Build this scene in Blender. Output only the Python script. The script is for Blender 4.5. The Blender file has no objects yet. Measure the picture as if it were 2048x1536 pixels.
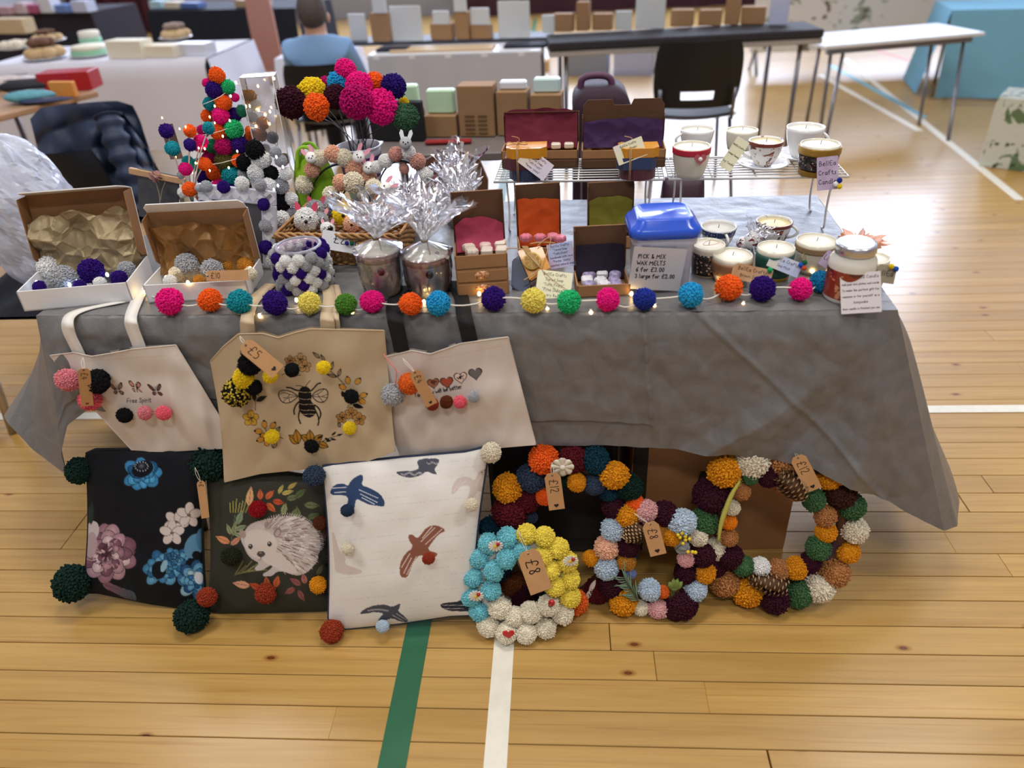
import bpy, bmesh, math, random
import numpy as np
from math import sin, cos, pi, radians, sqrt, atan2, hypot
from mathutils import Vector, Matrix, Euler, noise
from mathutils.geometry import tessellate_polygon

random.seed(7)
rnd = random.Random(11)
scene = bpy.context.scene
COL = scene.collection

# ------------------------------------------------------------------ camera
FPX = 1500.0
CAMH = 1.455
PITCH, YAW, ROLL = radians(32.74), radians(4.68), radians(-3.137)
CF = Vector((-sin(YAW) * cos(PITCH), cos(YAW) * cos(PITCH), -sin(PITCH)))
_r = Vector((cos(YAW), sin(YAW), 0)); _u = _r.cross(CF)
CR = cos(ROLL) * _r + sin(ROLL) * _u
CU = cos(ROLL) * _u - sin(ROLL) * _r
CP = Vector((0, 0, CAMH))
cd = bpy.data.cameras.new('camera')
cam = bpy.data.objects.new('camera', cd); COL.objects.link(cam)
cam.matrix_world = Matrix(((CR.x, CU.x, -CF.x, CP.x), (CR.y, CU.y, -CF.y, CP.y), (CR.z, CU.z, -CF.z, CP.z), (0, 0, 0, 1)))
cd.sensor_width = 36; cd.lens = FPX / 2048 * 36; cd.clip_end = 60; cd.clip_start = 0.05
cd.dof.use_dof = True; cd.dof.focus_distance = 1.84; cd.dof.aperture_fstop = 1.8
scene.camera = cam

# ------------------------------------------------------------------ light
scene.view_settings.view_transform = 'Standard'
scene.view_settings.look = 'None'
scene.view_settings.gamma = 1.0
scene.view_settings.exposure = 0.06
w = bpy.data.worlds.new('world'); scene.world = w; w.use_nodes = True
w.node_tree.nodes['Background'].inputs[0].default_value = (0.75, 0.8, 0.9, 1)
w.node_tree.nodes['Background'].inputs[1].default_value = 0.25
def area(name, loc, rot, sx, sy, power, col):
    l = bpy.data.lights.new(name, 'AREA'); l.shape = 'RECTANGLE'; l.size = sx; l.size_y = sy
    l.energy = power; l.color = col
    o = bpy.data.objects.new(name, l); COL.objects.link(o); o.location = loc; o.rotation_euler = rot
    return o
LAMPS = [(-3.3, 0.0), (3.3, 0.0), (-3.3, 4.4), (3.3, 4.4), (0.0, 2.2), (0.0, -2.4), (-3.3, 9.0), (3.3, 9.0)]
for i, (lx, ly) in enumerate(LAMPS):
    area('hall_lamp_light', (lx, ly, 5.9), (0, 0, 0), 1.5, 0.5, 88 if ly < 3 else 30, (1.0, 0.965, 0.91))
DAYLIGHT = 11.5
cy = scene.cycles
cy.max_bounces = 6; cy.diffuse_bounces = 3; cy.glossy_bounces = 3; cy.transmission_bounces = 5; cy.transparent_max_bounces = 12
cy.caustics_reflective = False; cy.caustics_refractive = False; cy.adaptive_threshold = 0.03

# ------------------------------------------------------------------ projection helpers (pixel of a 2048x1536 frame -> world point)
def ray(px, py): return CF + CR * ((px - 1024) / FPX) + CU * ((768 - py) / FPX)
def pz(px, py, z):
    d = ray(px, py); return CP + d * ((z - CAMH) / d.z)
def pdep(px, py, dep): return CP + ray(px, py) * dep
def pplane(px, py, P0, N):
    d = ray(px, py); return CP + d * ((P0 - CP).dot(N) / d.dot(N))
def depth(P): return (P - CP).dot(CF)
def mpp(P): return depth(P) / FPX
def proj(P):
    d = P - CP; z = d.dot(CF); return 1024 + FPX * d.dot(CR) / z, 768 - FPX * d.dot(CU) / z
def up(P, ytop):
    lo, hi = -0.5, 4.0
    for _ in range(40):
        m = (lo + hi) / 2
        if proj(P + Vector((0, 0, m)))[1] > ytop: lo = m
        else: hi = m
    return lo
def toward(P, off):
    d = (CP - P); return P + d * (off / d.length)
T = 0.73                                   # table top
FL, FR, BR = pz(73, 634, T), pz(1795, 622, T), pz(1632, 392, T)
XD = (FR - FL).normalized(); YD = Vector((-XD.y, XD.x, 0))
BL = FL + (BR - FR)
TROT = atan2(XD.y, XD.x)
def fp(px, py, off=0.0): return pplane(px, py, FL - YD * off, YD)

# ------------------------------------------------------------------ colours and materials
def lin1(c):
    c = c / 255.0
    return c / 12.92 if c <= 0.04045 else ((c + 0.055) / 1.055) ** 2.4
def lin(rgb): return tuple(lin1(c) for c in rgb[:3]) + (1.0,)
MATS = {}
class NT:
    def __init__(s, name):
        s.m = bpy.data.materials.new(name); s.m.use_nodes = True
        s.t = s.m.node_tree; s.b = s.t.nodes['Principled BSDF']; s.out = s.t.nodes['Material Output']
    def n(s, kind, **kw):
        nd = s.t.nodes.new('ShaderNode' + kind)
        for k, v in kw.items(): setattr(nd, k, v)
        return nd
    def l(s, a, b): s.t.links.new(a, b)
    def set(s, **kw):
        for k, v in kw.items(): s.b.inputs[k.replace('_', ' ')].default_value = v
    def mapping(s, scale, coord='Object'):
        tc = s.n('TexCoord'); mp = s.n('Mapping'); s.l(tc.outputs[coord], mp.inputs[0]); mp.inputs['Scale'].default_value = scale
        return mp.outputs[0]
    def noise(s, vec, scale, detail=4, rough=0.5, dist=0.0):
        nd = s.n('TexNoise'); s.l(vec, nd.inputs['Vector']); nd.inputs['Scale'].default_value = scale
        nd.inputs['Detail'].default_value = detail; nd.inputs['Roughness'].default_value = rough; nd.inputs['Distortion'].default_value = dist
        return nd.outputs['Fac']
    def ramp(s, fac, stops):
        r = s.n('ValToRGB'); s.l(fac, r.inputs[0]); e = r.color_ramp.elements
        e[0].position, e[0].color = stops[0]; e[1].position, e[1].color = stops[-1]
        for p, c in stops[1:-1]:
            x = e.new(p); x.color = c
        return r.outputs[0]
    def mix(s, fac, a, b, mode='MIX'):
        m = s.n('Mix'); m.data_type = 'RGBA'; m.blend_type = mode; m.clamp_result = True
        if isinstance(fac, (int, float)): m.inputs[0].default_value = fac
        else: s.l(fac, m.inputs[0])
        for i, v in ((6, a), (7, b)):
            if isinstance(v, tuple): m.inputs[i].default_value = v
            else: s.l(v, m.inputs[i])
        return m.outputs[2]
    def math(s, op, a, b=None):
        m = s.n('Math'); m.operation = op
        for i, v in ((0, a), (1, b)):
            if v is None: continue
            if isinstance(v, (int, float)): m.inputs[i].default_value = v
            else: s.l(v, m.inputs[i])
        return m.outputs[0]
    def bump(s, h, strength, dist=0.01):
        b = s.n('Bump'); s.l(h, b.inputs['Height']); b.inputs['Strength'].default_value = strength; b.inputs['Distance'].default_value = dist
        s.l(b.outputs[0], s.b.inputs['Normal'])
def mat(name, rgb, rough=0.6, metal=0.0, var=0.0, vscale=8.0, bump=0.0, bscale=60.0, alpha=1.0, trans=0.0, coat=0.0, spec=0.5, emit=0.0, emcol=None, bdist=0.004, ior=1.45):
    if name in MATS: return MATS[name]
    t = NT(name); c = lin(rgb)
    t.set(Base_Color=c, Roughness=rough, Metallic=metal, IOR=ior)
    t.b.inputs['Specular IOR Level'].default_value = spec
    t.b.inputs['Coat Weight'].default_value = coat
    t.b.inputs['Alpha'].default_value = alpha; t.b.inputs['Transmission Weight'].default_value = trans
    vec = None
    if var or bump: vec = t.mapping((1, 1, 1))
    if var:
        f = t.noise(vec, vscale, 5)
        lo = tuple(x * (1 - var) for x in c[:3]) + (1,); hi = tuple(min(1, x * (1 + var)) for x in c[:3]) + (1,)
        t.l(t.ramp(f, [(0.3, lo), (0.7, hi)]), t.b.inputs['Base Color'])
    if bump: t.bump(t.noise(vec, bscale, 4), bump, bdist)
    if emit:
        t.b.inputs['Emission Color'].default_value = lin(emcol or rgb); t.b.inputs['Emission Strength'].default_value = emit
    MATS[name] = t.m
    return t.m

# ------------------------------------------------------------------ mesh builder
def cham(sx, sy, sz, b):
    hx, hy, hz = sx / 2, sy / 2, sz / 2
    v = []; idx = {}
    for X in (-1, 1):
        for Y in (-1, 1):
            for Z in (-1, 1):
                for a in range(3):
                    p = [X * (hx - (0 if a == 0 else b)), Y * (hy - (0 if a == 1 else b)), Z * (hz - (0 if a == 2 else b))]
                    idx[(X, Y, Z, a)] = len(v); v.append(p)
    f = []
    for a in range(3):
        o1, o2 = [(1, 2), (2, 0), (0, 1)][a]
        for S in (-1, 1):
            q = []
            for s1, s2 in ((-1, -1), (1, -1), (1, 1), (-1, 1)):
                k = [0, 0, 0]; k[a] = S; k[o1] = s1; k[o2] = s2
                q.append(idx[(k[0], k[1], k[2], a)])
            f.append(q if S > 0 else q[::-1])
    for a in range(3):
        o1, o2 = [(1, 2), (2, 0), (0, 1)][a]
        for s1 in (-1, 1):
            for s2 in (-1, 1):
                def g(S, face):
                    k = [0, 0, 0]; k[a] = S; k[o1] = s1; k[o2] = s2
                    return idx[(k[0], k[1], k[2], face)]
                q = [g(-1, o1), g(1, o1), g(1, o2), g(-1, o2)]
                f.append(q if s1 * s2 < 0 else q[::-1])
    for X in (-1, 1):
        for Y in (-1, 1):
            for Z in (-1, 1):
                q = [idx[(X, Y, Z, 0)], idx[(X, Y, Z, 1)], idx[(X, Y, Z, 2)]]
                f.append(q if X * Y * Z > 0 else q[::-1])
    return v, f
class MB:
    def __init__(s): s.v = []; s.f = []; s.s = []
    def add(s, vs, fs, M=None, smooth=False):
        o = len(s.v)
        if M is not None: vs = [M @ Vector(p) for p in vs]
        s.v.extend(tuple(p) for p in vs)
        s.f.extend([tuple(i + o for i in f) for f in fs]); s.s.extend([smooth] * len(fs))
        return s
    def box(s, c, d, M=None, b=0.0, rz=0.0):
        b = min(b, min(d) * 0.45) if b else min(d) * 0.04
        v, f = cham(d[0], d[1], d[2], b)
        L = Matrix.Translation(c) @ Matrix.Rotation(rz, 4, 'Z')
        return s.add(v, f, (M @ L) if M is not None else L)
    def lathe(s, prof, n=28, M=None, smooth=True, sq=1.0):
        vs, fs = [], []
        for r, z in prof:
            for i in range(n):
                a = 2 * pi * i / n; vs.append((r * cos(a), r * sin(a) * sq, z))
        for j in range(len(prof) - 1):
            for i in range(n):
                k = (i + 1) % n
                fs.append((j * n + i, j * n + k, (j + 1) * n + k, (j + 1) * n + i))
        if prof[0][0] > 1e-6: fs.append(tuple(range(n))[::-1])
        if prof[-1][0] > 1e-6: fs.append(tuple((len(prof) - 1) * n + i for i in range(n)))
        return s.add(vs, fs, M, smooth)
    def tube(s, pts, r, n=6, closed=False, M=None, flat=1.0):
        pts = [Vector(p) for p in pts]; m = len(pts); vs, fs = [], []
        rr = r if isinstance(r, (list, tuple)) else [r] * m
        U = None
        for i, p in enumerate(pts):
            a = pts[(i - 1) % m] if (closed or i) else p; b = pts[(i + 1) % m] if (closed or i < m - 1) else p
            t = (b - a)
            t = t.normalized() if t.length > 1e-9 else Vector((0, 0, 1))
            if U is None:
                U = t.orthogonal().normalized()
            else:
                U = U - t * U.dot(t)
                U = U.normalized() if U.length > 1e-6 else t.orthogonal().normalized()
            V = t.cross(U)
            for k in range(n):
                an = 2 * pi * k / n
                vs.append(p + (U * cos(an) + V * sin(an) * flat) * rr[i])
        q = m if closed else m - 1
        for i in range(q):
            j = (i + 1) % m
            for k in range(n):
                l = (k + 1) % n
                fs.append((i * n + k, i * n + l, j * n + l, j * n + k))
        if not closed:
            fs.append(tuple(range(n))[::-1]); fs.append(tuple((m - 1) * n + k for k in range(n)))
        return s.add(vs, fs, M, True)
    def prism(s, poly, th, M=None):
        n = len(poly)
        ar = sum(poly[i][0] * poly[(i + 1) % n][1] - poly[(i + 1) % n][0] * poly[i][1] for i in range(n))
        if ar < 0: poly = poly[::-1]
        vs = [(x, y, -th / 2) for x, y in poly] + [(x, y, th / 2) for x, y in poly]
        tris = tessellate_polygon([[Vector((x, y, 0)) for x, y in poly]])
        fs = []
        for t in tris:
            a, b, c = [Vector((poly[i][0], poly[i][1], 0)) for i in t]
            t = tuple(t) if (b - a).cross(c - a).z > 0 else tuple(t)[::-1]
            fs.append(tuple(i + n for i in t)); fs.append(t[::-1])
        for i in range(n):
            j = (i + 1) % n; fs.append((i, j, j + n, i + n))
        return s.add(vs, fs, M)
    def sphere(s, c, r, seg=14, rings=9, sc=(1, 1, 1), M=None):
        c = Vector(c); vs = [(0, 0, -1)]; fs = []
        for j in range(1, rings):
            a = -pi / 2 + pi * j / rings
            for i in range(seg):
                b = 2 * pi * i / seg; vs.append((cos(a) * cos(b), cos(a) * sin(b), sin(a)))
        vs.append((0, 0, 1)); L = len(vs) - 1
        for i in range(seg):
            k = (i + 1) % seg; fs.append((0, 1 + k, 1 + i)); fs.append((L, L - seg + i, L - seg + k))
        for j in range(rings - 2):
            for i in range(seg):
                k = (i + 1) % seg; o = 1 + j * seg
                fs.append((o + i, o + k, o + seg + k, o + seg + i))
        vs = [(c.x + r * sc[0] * x, c.y + r * sc[1] * y, c.z + r * sc[2] * z) for x, y, z in vs]
        return s.add(vs, fs, M, True)
    def grid(s, fn, nu, nv, M=None, smooth=True, flip=False, closeu=False):
        vs = [fn(i / (nu - (0 if closeu else 1)), j / (nv - 1)) for j in range(nv) for i in range(nu)]; fs = []
        for j in range(nv - 1):
            for i in range(nu if closeu else nu - 1):
                k = (i + 1) % nu
                q = (j * nu + i, j * nu + k, (j + 1) * nu + k, (j + 1) * nu + i)
                fs.append(q[::-1] if flip else q)
        return s.add(vs, fs, M, smooth)
    def strip(s, pts, wid, th=0.001, side=None):
        # flat ribbon along pts; side(i) gives the width direction
        P = [Vector(p) for p in pts]; vs, fs = [], []; n = len(P)
        for i, p in enumerate(P):
            d = side(i).normalized() * (wid[i] if isinstance(wid, list) else wid) / 2
            t = (P[min(i + 1, n - 1)] - P[max(i - 1, 0)])
            nn = t.cross(d)
            nn = nn.normalized() * th / 2 if nn.length > 1e-9 else Vector((0, 0, th / 2))
            vs += [p - d - nn, p + d - nn, p + d + nn, p - d + nn]
        for i in range(n - 1):
            for k in range(4):
                l = (k + 1) % 4
                fs.append((i * 4 + k, i * 4 + l, (i + 1) * 4 + l, (i + 1) * 4 + k))
        fs.append((0, 1, 2, 3)); fs.append(tuple((n - 1) * 4 + k for k in (3, 2, 1, 0)))
        return s.add(vs, fs, None, True)
    def mesh(s, name, origin=None):
        me = bpy.data.meshes.new(name)
        vs = s.v if origin is None else [(x - origin[0], y - origin[1], z - origin[2]) for x, y, z in s.v]
        me.from_pydata(vs, [], s.f); me.polygons.foreach_set('use_smooth', s.s); me.update()
        return me

# ------------------------------------------------------------------ things and parts
def tag(o, label=None, cat=None, group=None, kind=None):
    if label: o['label'] = label
    if cat: o['category'] = cat
    if group: o['group'] = group
    if kind: o['kind'] = kind
    return o
def thing(name, label, cat, loc=(0, 0, 0), rz=0.0, group=None):
    o = bpy.data.objects.new(name, None); COL.objects.link(o)
    o.empty_display_size = 0.05; o.location = loc; o.rotation_euler = (0, 0, rz)
    return tag(o, label, cat, group)
def part(root, name, mb, m, world=False, label=None, kind=None):
    me = mb if isinstance(mb, bpy.types.Mesh) else mb.mesh(name, root.location if (world and root) else None)
    if m is not None and len(me.materials) == 0: me.materials.append(m)
    o = bpy.data.objects.new(name, me); COL.objects.link(o)
    if root: o.parent = root
    if label: o['label'] = label
    if kind: o['kind'] = kind
    return o
def sub(par, name, mb, m, origin):
    me = mb.mesh(name, origin); me.materials.append(m)
    o = bpy.data.objects.new(name, me); COL.objects.link(o); o.parent = par
    return o
def solo(name, label, cat, mb, m, loc=None, group=None, world=False):
    loc = Vector(loc) if loc is not None else Vector((0, 0, 0))
    me = mb.mesh(name, loc if world else None); me.materials.append(m)
    o = bpy.data.objects.new(name, me); COL.objects.link(o); o.location = loc
    return tag(o, label, cat, group)
def struct(name, mb, m, parent=None):
    o = part(parent, name, mb, m)
    if not parent: o['kind'] = 'structure'
    return o
def poly_interp(pl, t):
    # point at fraction t of a polyline by cumulative length
    L = [0]
    for a, b in zip(pl, pl[1:]): L.append(L[-1] + hypot(b[0] - a[0], b[1] - a[1]))
    x = t * L[-1]
    for i in range(len(pl) - 1):
        if x <= L[i + 1] or i == len(pl) - 2:
            k = (x - L[i]) / max(1e-9, L[i + 1] - L[i])
            return tuple(p + (q - p) * k for p, q in zip(pl[i], pl[i + 1]))
def smooth_pl(pts, it=2, closed=False):
    pts = [Vector(p) for p in pts]
    for _ in range(it):
        out = [] if closed else [pts[0]]
        n = len(pts)
        for i in range(n if closed else n - 1):
            a, b = pts[i], pts[(i + 1) % n]
            out += [a * 0.75 + b * 0.25, a * 0.25 + b * 0.75]
        if not closed: out.append(pts[-1])
        pts = out
    return pts
def nz(x, y, z=0.0, s=1.0): return noise.noise(Vector((x * s, y * s, z * s + 3.7)))

# ------------------------------------------------------------------ yarn pom-poms: a few shared meshes of real yarn ends
def pom_mesh(seed, n, sr, jit, core, name):
    R = random.Random(seed); vs, fs, tone = [], [], []
    mb = MB(); mb.sphere((0, 0, 0), core, 20, 14); vs = list(mb.v); fs = list(mb.f); tone = [0.35] * len(vs)
    lump = [Vector((R.uniform(-1, 1), R.uniform(-1, 1), R.uniform(-1, 1))).normalized() for _ in range(5)]
    la = [R.uniform(-0.07, 0.06) for _ in range(5)]
    for i in range(n):
        z = 1 - 2 * (i + 0.5) / n; a = i * 2.399963; q = sqrt(1 - z * z)
        d = Vector((q * cos(a), q * sin(a), z)) + Vector((R.gauss(0, 1), R.gauss(0, 1), R.gauss(0, 1))) * jit
        d.normalize()
        L = 0.97 + R.gauss(0, 0.03) + sum(m * max(0, d.dot(l)) ** 3 for l, m in zip(lump, la))
        if R.random() < 0.01: L += 0.08
        tip = (d + Vector((R.gauss(0, 1), R.gauss(0, 1), R.gauss(0, 1))) * 0.035) * L
        U = d.orthogonal().normalized(); V = d.cross(U); rr = sr * R.uniform(0.8, 1.2)
        o = len(vs); tn = R.random(); k0 = R.random() * 6
        b = d * (core * 0.9)
        for c, s in ((b, 0.75), (tip * 0.97, 1.0)):
            for k in range(5):
                an = k0 + 2 * pi * k / 5; vs.append(tuple(c + (U * cos(an) + V * sin(an)) * rr * s))
        vs.append(tuple(tip * 1.01))
        tone += [tn] * 11
        for k in range(5):
            l = (k + 1) % 5
            fs.append((o + k, o + l, o + 5 + l, o + 5 + k)); fs.append((o + 5 + k, o + 5 + l, o + 10))
    me = bpy.data.meshes.new(name); me.from_pydata(vs, [], fs); me.update()
    at = me.attributes.new('tone', 'FLOAT', 'POINT'); at.data.foreach_set('value', tone)
    return me
def pom_mat(name, mode):
    t = NT(name); oi = t.n('ObjectInfo'); at = t.n('Attribute'); at.attribute_name = 'tone'
    f = at.outputs['Fac']
    dark = t.mix(1.0, oi.outputs['Color'], (0.84, 0.84, 0.84, 1), 'MULTIPLY'); lite = t.mix(1.0, oi.outputs['Color'], (1.12, 1.12, 1.12, 1), 'MULTIPLY')
    if mode == 'yarn': c = t.mix(f, dark, lite)
    elif mode == 'bee':
        r = t.ramp(f, [(0.5, (0.006, 0.006, 0.006, 1)), (0.56, lin((215, 190, 70)))]); c = r
    elif mode == 'heather':
        r = t.ramp(f, [(0.2, (0.3, 0.3, 0.3, 1)), (0.9, (1, 1, 1, 1))]); c = t.mix(1.0, oi.outputs['Color'], r, 'MULTIPLY')
    t.l(c, t.b.inputs['Base Color']); t.set(Roughness=0.85); t.b.inputs['Specular IOR Level'].default_value = 0.15
    pass
    return t.m
PM = {'yarn': pom_mat('pompom_yarn', 'yarn'), 'bee': pom_mat('pompom_bee_yarn', 'bee'), 'heather': pom_mat('pompom_heather_yarn', 'heather')}
POMS = {}
for md in PM:
    base = [pom_mesh(100 + k, 820, 0.068, 0.035, 0.84, 'pompom_' + md) for k in range(3 if md == 'yarn' else 1)]
    for b in base: b.materials.append(PM[md])
    POMS[md] = base
SMALLPOM = [pom_mesh(200 + k, 420, 0.09, 0.04, 0.86, 'small_pompom') for k in range(2)]
for b in SMALLPOM: b.materials.append(PM['yarn'])
FELT = [pom_mesh(300, 1100, 0.06, 0.02, 0.93, 'felted_pompom')]
FELT[0].materials.append(PM['yarn'])
C = dict(pink=(240, 30, 140), magenta=(190, 20, 110), orange=(255, 105, 35), teal=(30, 150, 165), purple=(52, 22, 120), yellow=(250, 215, 40),
         lemon=(242, 226, 110), green=(45, 190, 120), olive=(92, 88, 45), grass=(85, 140, 50), blue=(40, 60, 160), cyan=(45, 165, 220), navy=(45, 25, 115),
         plum=(62, 22, 38), forest=(62, 98, 72), bottle=(22, 48, 42), black=(22, 22, 26), white=(250, 249, 246), grey=(178, 180, 186), cream=(246, 236, 214),
         peach=(244, 190, 160), dusty=(222, 168, 155), burgundy=(96, 26, 36), mustard=(226, 150, 30), amber=(240, 140, 30), slate=(58, 72, 96), petrol=(22, 60, 78),
         camel=(184, 126, 76), moss=(70, 108, 70), ice=(190, 208, 225), rose=(226, 172, 172), rust=(158, 62, 38), oat=(232, 222, 200), aqua=(128, 208, 222),
         lemonade=(250, 224, 90), chocolate=(70, 38, 32), candy=(240, 105, 125), blush=(225, 135, 145), gold=(190, 130, 50), lilac=(125, 140, 195), sage=(140, 165, 85), ginger=(225, 105, 40), brown=(110, 60, 30))
def lift(P, R):
    # keep a ball resting on the floor: slide it along its line of sight until it just touches
    if P.z >= R * 0.93: return P
    d = P - CP; return CP + d * ((CAMH - R * 0.93) / -d.z)
def pom(root, P, r, col, md='yarn', name='pompom', small=False, sq=None, felt=False):
    me = rnd.choice(SMALLPOM if small else FELT if felt else POMS[md])
    o = bpy.data.objects.new(name, me); COL.objects.link(o)
    o.parent = root; o.location = Vector(P) - (Vector(root.location) if root else Vector((0, 0, 0)))
    k = (sq or (rnd.uniform(0.95, 1.05), rnd.uniform(0.95, 1.05), rnd.uniform(0.93, 1.03)))
    o.scale = (r * k[0], r * k[1], r * k[2]); o.rotation_euler = (rnd.uniform(0, 6), rnd.uniform(0, 6), rnd.uniform(0, 6))
    c = C[col] if isinstance(col, str) else col
    o.color = lin(c)
    return o

# ------------------------------------------------------------------ hand-drawn stroke lettering
_G = {'£': "7,8 6,10 4,10 3,8 3,3 1,0 7,0;1,5 5,5", '0': "3,0 1,2 1,8 3,10 5,8 5,2 3,0", '1': "2,10 2,0", '2': "1,8 2,10 4,10 5,8 4,5 1,0 6,0", '3': "1,9 3,10 5,8 3,5 5,3 4,0 1,1",
      '4': "4,0 4,10 0,3 6,3", '5': "5,10 1,10 1,6 4,6 5,3 4,0 1,0", '6': "5,10 2,7 1,3 2,0 4,0 5,3 3,5 1,3", '8': "3,5 1,8 3,10 5,8 3,5 1,2 3,0 5,2 3,5", '.': "1,0 1.5,0.5",
      '&': "6,0 1,8 3,10 4,8 1,2 3,0 6,4", '"': "1,10 1,8;3,10 3,8", '!': "1,10 1,3;1,0.5 1,0", ' ': "",
      'A': "0,0 3,10 6,0;1,4 5,4", 'B': "1,0 1,10 4,10 5,8 4,5 1,5 5,5 6,2 4,0 1,0", 'C': "6,8 4,10 1,8 1,2 4,0 6,2", 'D': "1,0 1,10 4,10 6,7 6,3 4,0 1,0", 'E': "6,10 1,10 1,0 6,0;1,5 5,5", 'F': "6,10 1,10 1,0;1,5 5,5",
      'I': "1,10 1,0", 'K': "1,10 1,0;6,10 1,5 6,0", 'L': "1,10 1,0 5,0", 'M': "0,0 1,10 4,3 7,10 8,0", 'O': "3,0 1,3 1,7 3,10 5,7 5,3 3,0", 'P': "1,0 1,10 5,9 5,6 1,5", 'R': "1,0 1,10 5,9 5,6 1,5 6,0",
      'S': "5,9 3,10 1,8 5,3 3,0 0,1", 'T': "0,10 6,10;3,10 3,0", 'W': "0,10 2,0 4,7 6,0 8,10", 'X': "0,10 6,0;6,10 0,0",
      'a': "5,5 3,6 1,4 1,1 3,0 5,3 5,6 5,0", 'b': "1,10 1,0 4,0 5,3 4,5 1,4", 'c': "5,5 3,6 1,4 1,1 3,0 5,1", 'd': "5,10 5,0;5,5 3,6 1,4 1,1 3,0 5,2", 'e': "1,3 5,4 4,6 2,6 1,3 2,0 5,1", 'f': "5,9 3,10 2,8 2,0;0,6 4,6",
      'g': "5,5 3,6 1,4 1,1 3,0 5,2;5,6 5,-2 3,-4 1,-3", 'h': "1,10 1,0;1,4 3,6 5,4 5,0", 'i': "1,6 1,0;1,8 1,8.6", 'k': "1,10 1,0;5,6 1,3 5,0", 'l': "1,10 1,0", 'm': "1,6 1,0;1,4 3,6 4,4 4,0;4,4 6,6 7,4 7,0",
      'n': "1,6 1,0;1,4 3,6 5,4 5,0", 'o': "3,0 1,2 1,4 3,6 5,4 5,2 3,0", 'p': "1,6 1,-4;1,5 3,6 5,4 4,1 1,1", 'r': "1,6 1,0;1,4 4,6", 's': "4,6 1,5 4,2 3,0 0,0.5", 't': "2,9 2,1 4,0;0,6 4,6", 'u': "1,6 1,1 3,0 5,2;5,6 5,0",
      'v': "0,6 2.5,0 5,6", 'w': "0,6 2,0 3.5,4 5,0 7,6", 'x': "0,6 5,0;5,6 0,0", 'y': "1,6 3,1;5,6 2,-4 0,-4", 'z': "0,6 5,6 0,0 5,0"}
def strokes(txt, h=1.0, spacing=0.16, wob=0.0):
    out = []; x = 0.0
    for ch in txt:
        g = _G.get(ch, ''); mx = 3.0
        for pl in g.split(';'):
            if not pl: continue
            pts = [tuple(float(q) / 10 for q in p.split(',')) for p in pl.split()]
            mx = max(mx if ch != 'l' and ch != 'i' and ch != '1' else 2.0, max(p[0] for p in pts) * 10)
            if len(pts) > 2: pts = [tuple(p)[:2] for p in smooth_pl([(a, b, 0) for a, b in pts], 2)]
            out.append([((a + x + rnd.uniform(-wob, wob)) * h, (b + rnd.uniform(-wob, wob)) * h) for a, b in pts])
        x += mx / 10 + spacing
    return out, x * h
def lettering(mb, txt, h, M, lw, align=0.5, wob=0.0, z=0.0):
    st, wd = strokes(txt, h, wob=wob)
    for pl in st:
        for (x0, y0), (x1, y1) in zip(pl, pl[1:]):
            dx, dy = x1 - x0, y1 - y0; L = hypot(dx, dy) or 1e-6; dx, dy = dx / L * lw / 2, dy / L * lw / 2
            q = [(x0 - dx - dy, y0 - dy + dx), (x0 - dx + dy, y0 - dy - dx), (x1 + dx + dy, y1 + dy - dx), (x1 + dx - dy, y1 + dy + dx)]
            mb.add([(a - wd * align, b, z) for a, b in q], [(0, 1, 2, 3)], M)
    return wd
def heart_poly(s, n=24):
    out = []
    for i in range(n):
        t = 2 * pi * i / n
        out.append((s * sin(t) ** 3, s * (13 * cos(t) - 5 * cos(2 * t) - 2 * cos(3 * t) - cos(4 * t)) / 16))
    return out
def frame_from(top, bot, normal):
    y = (top - bot); L = y.length; y.normalize(); z = normal - y * normal.dot(y); z.normalize(); x = y.cross(z)
    return Matrix(((x.x, y.x, z.x, bot.x), (x.y, y.y, z.y, bot.y), (x.z, y.z, z.z, bot.z), (0, 0, 0, 1))), L

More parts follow.
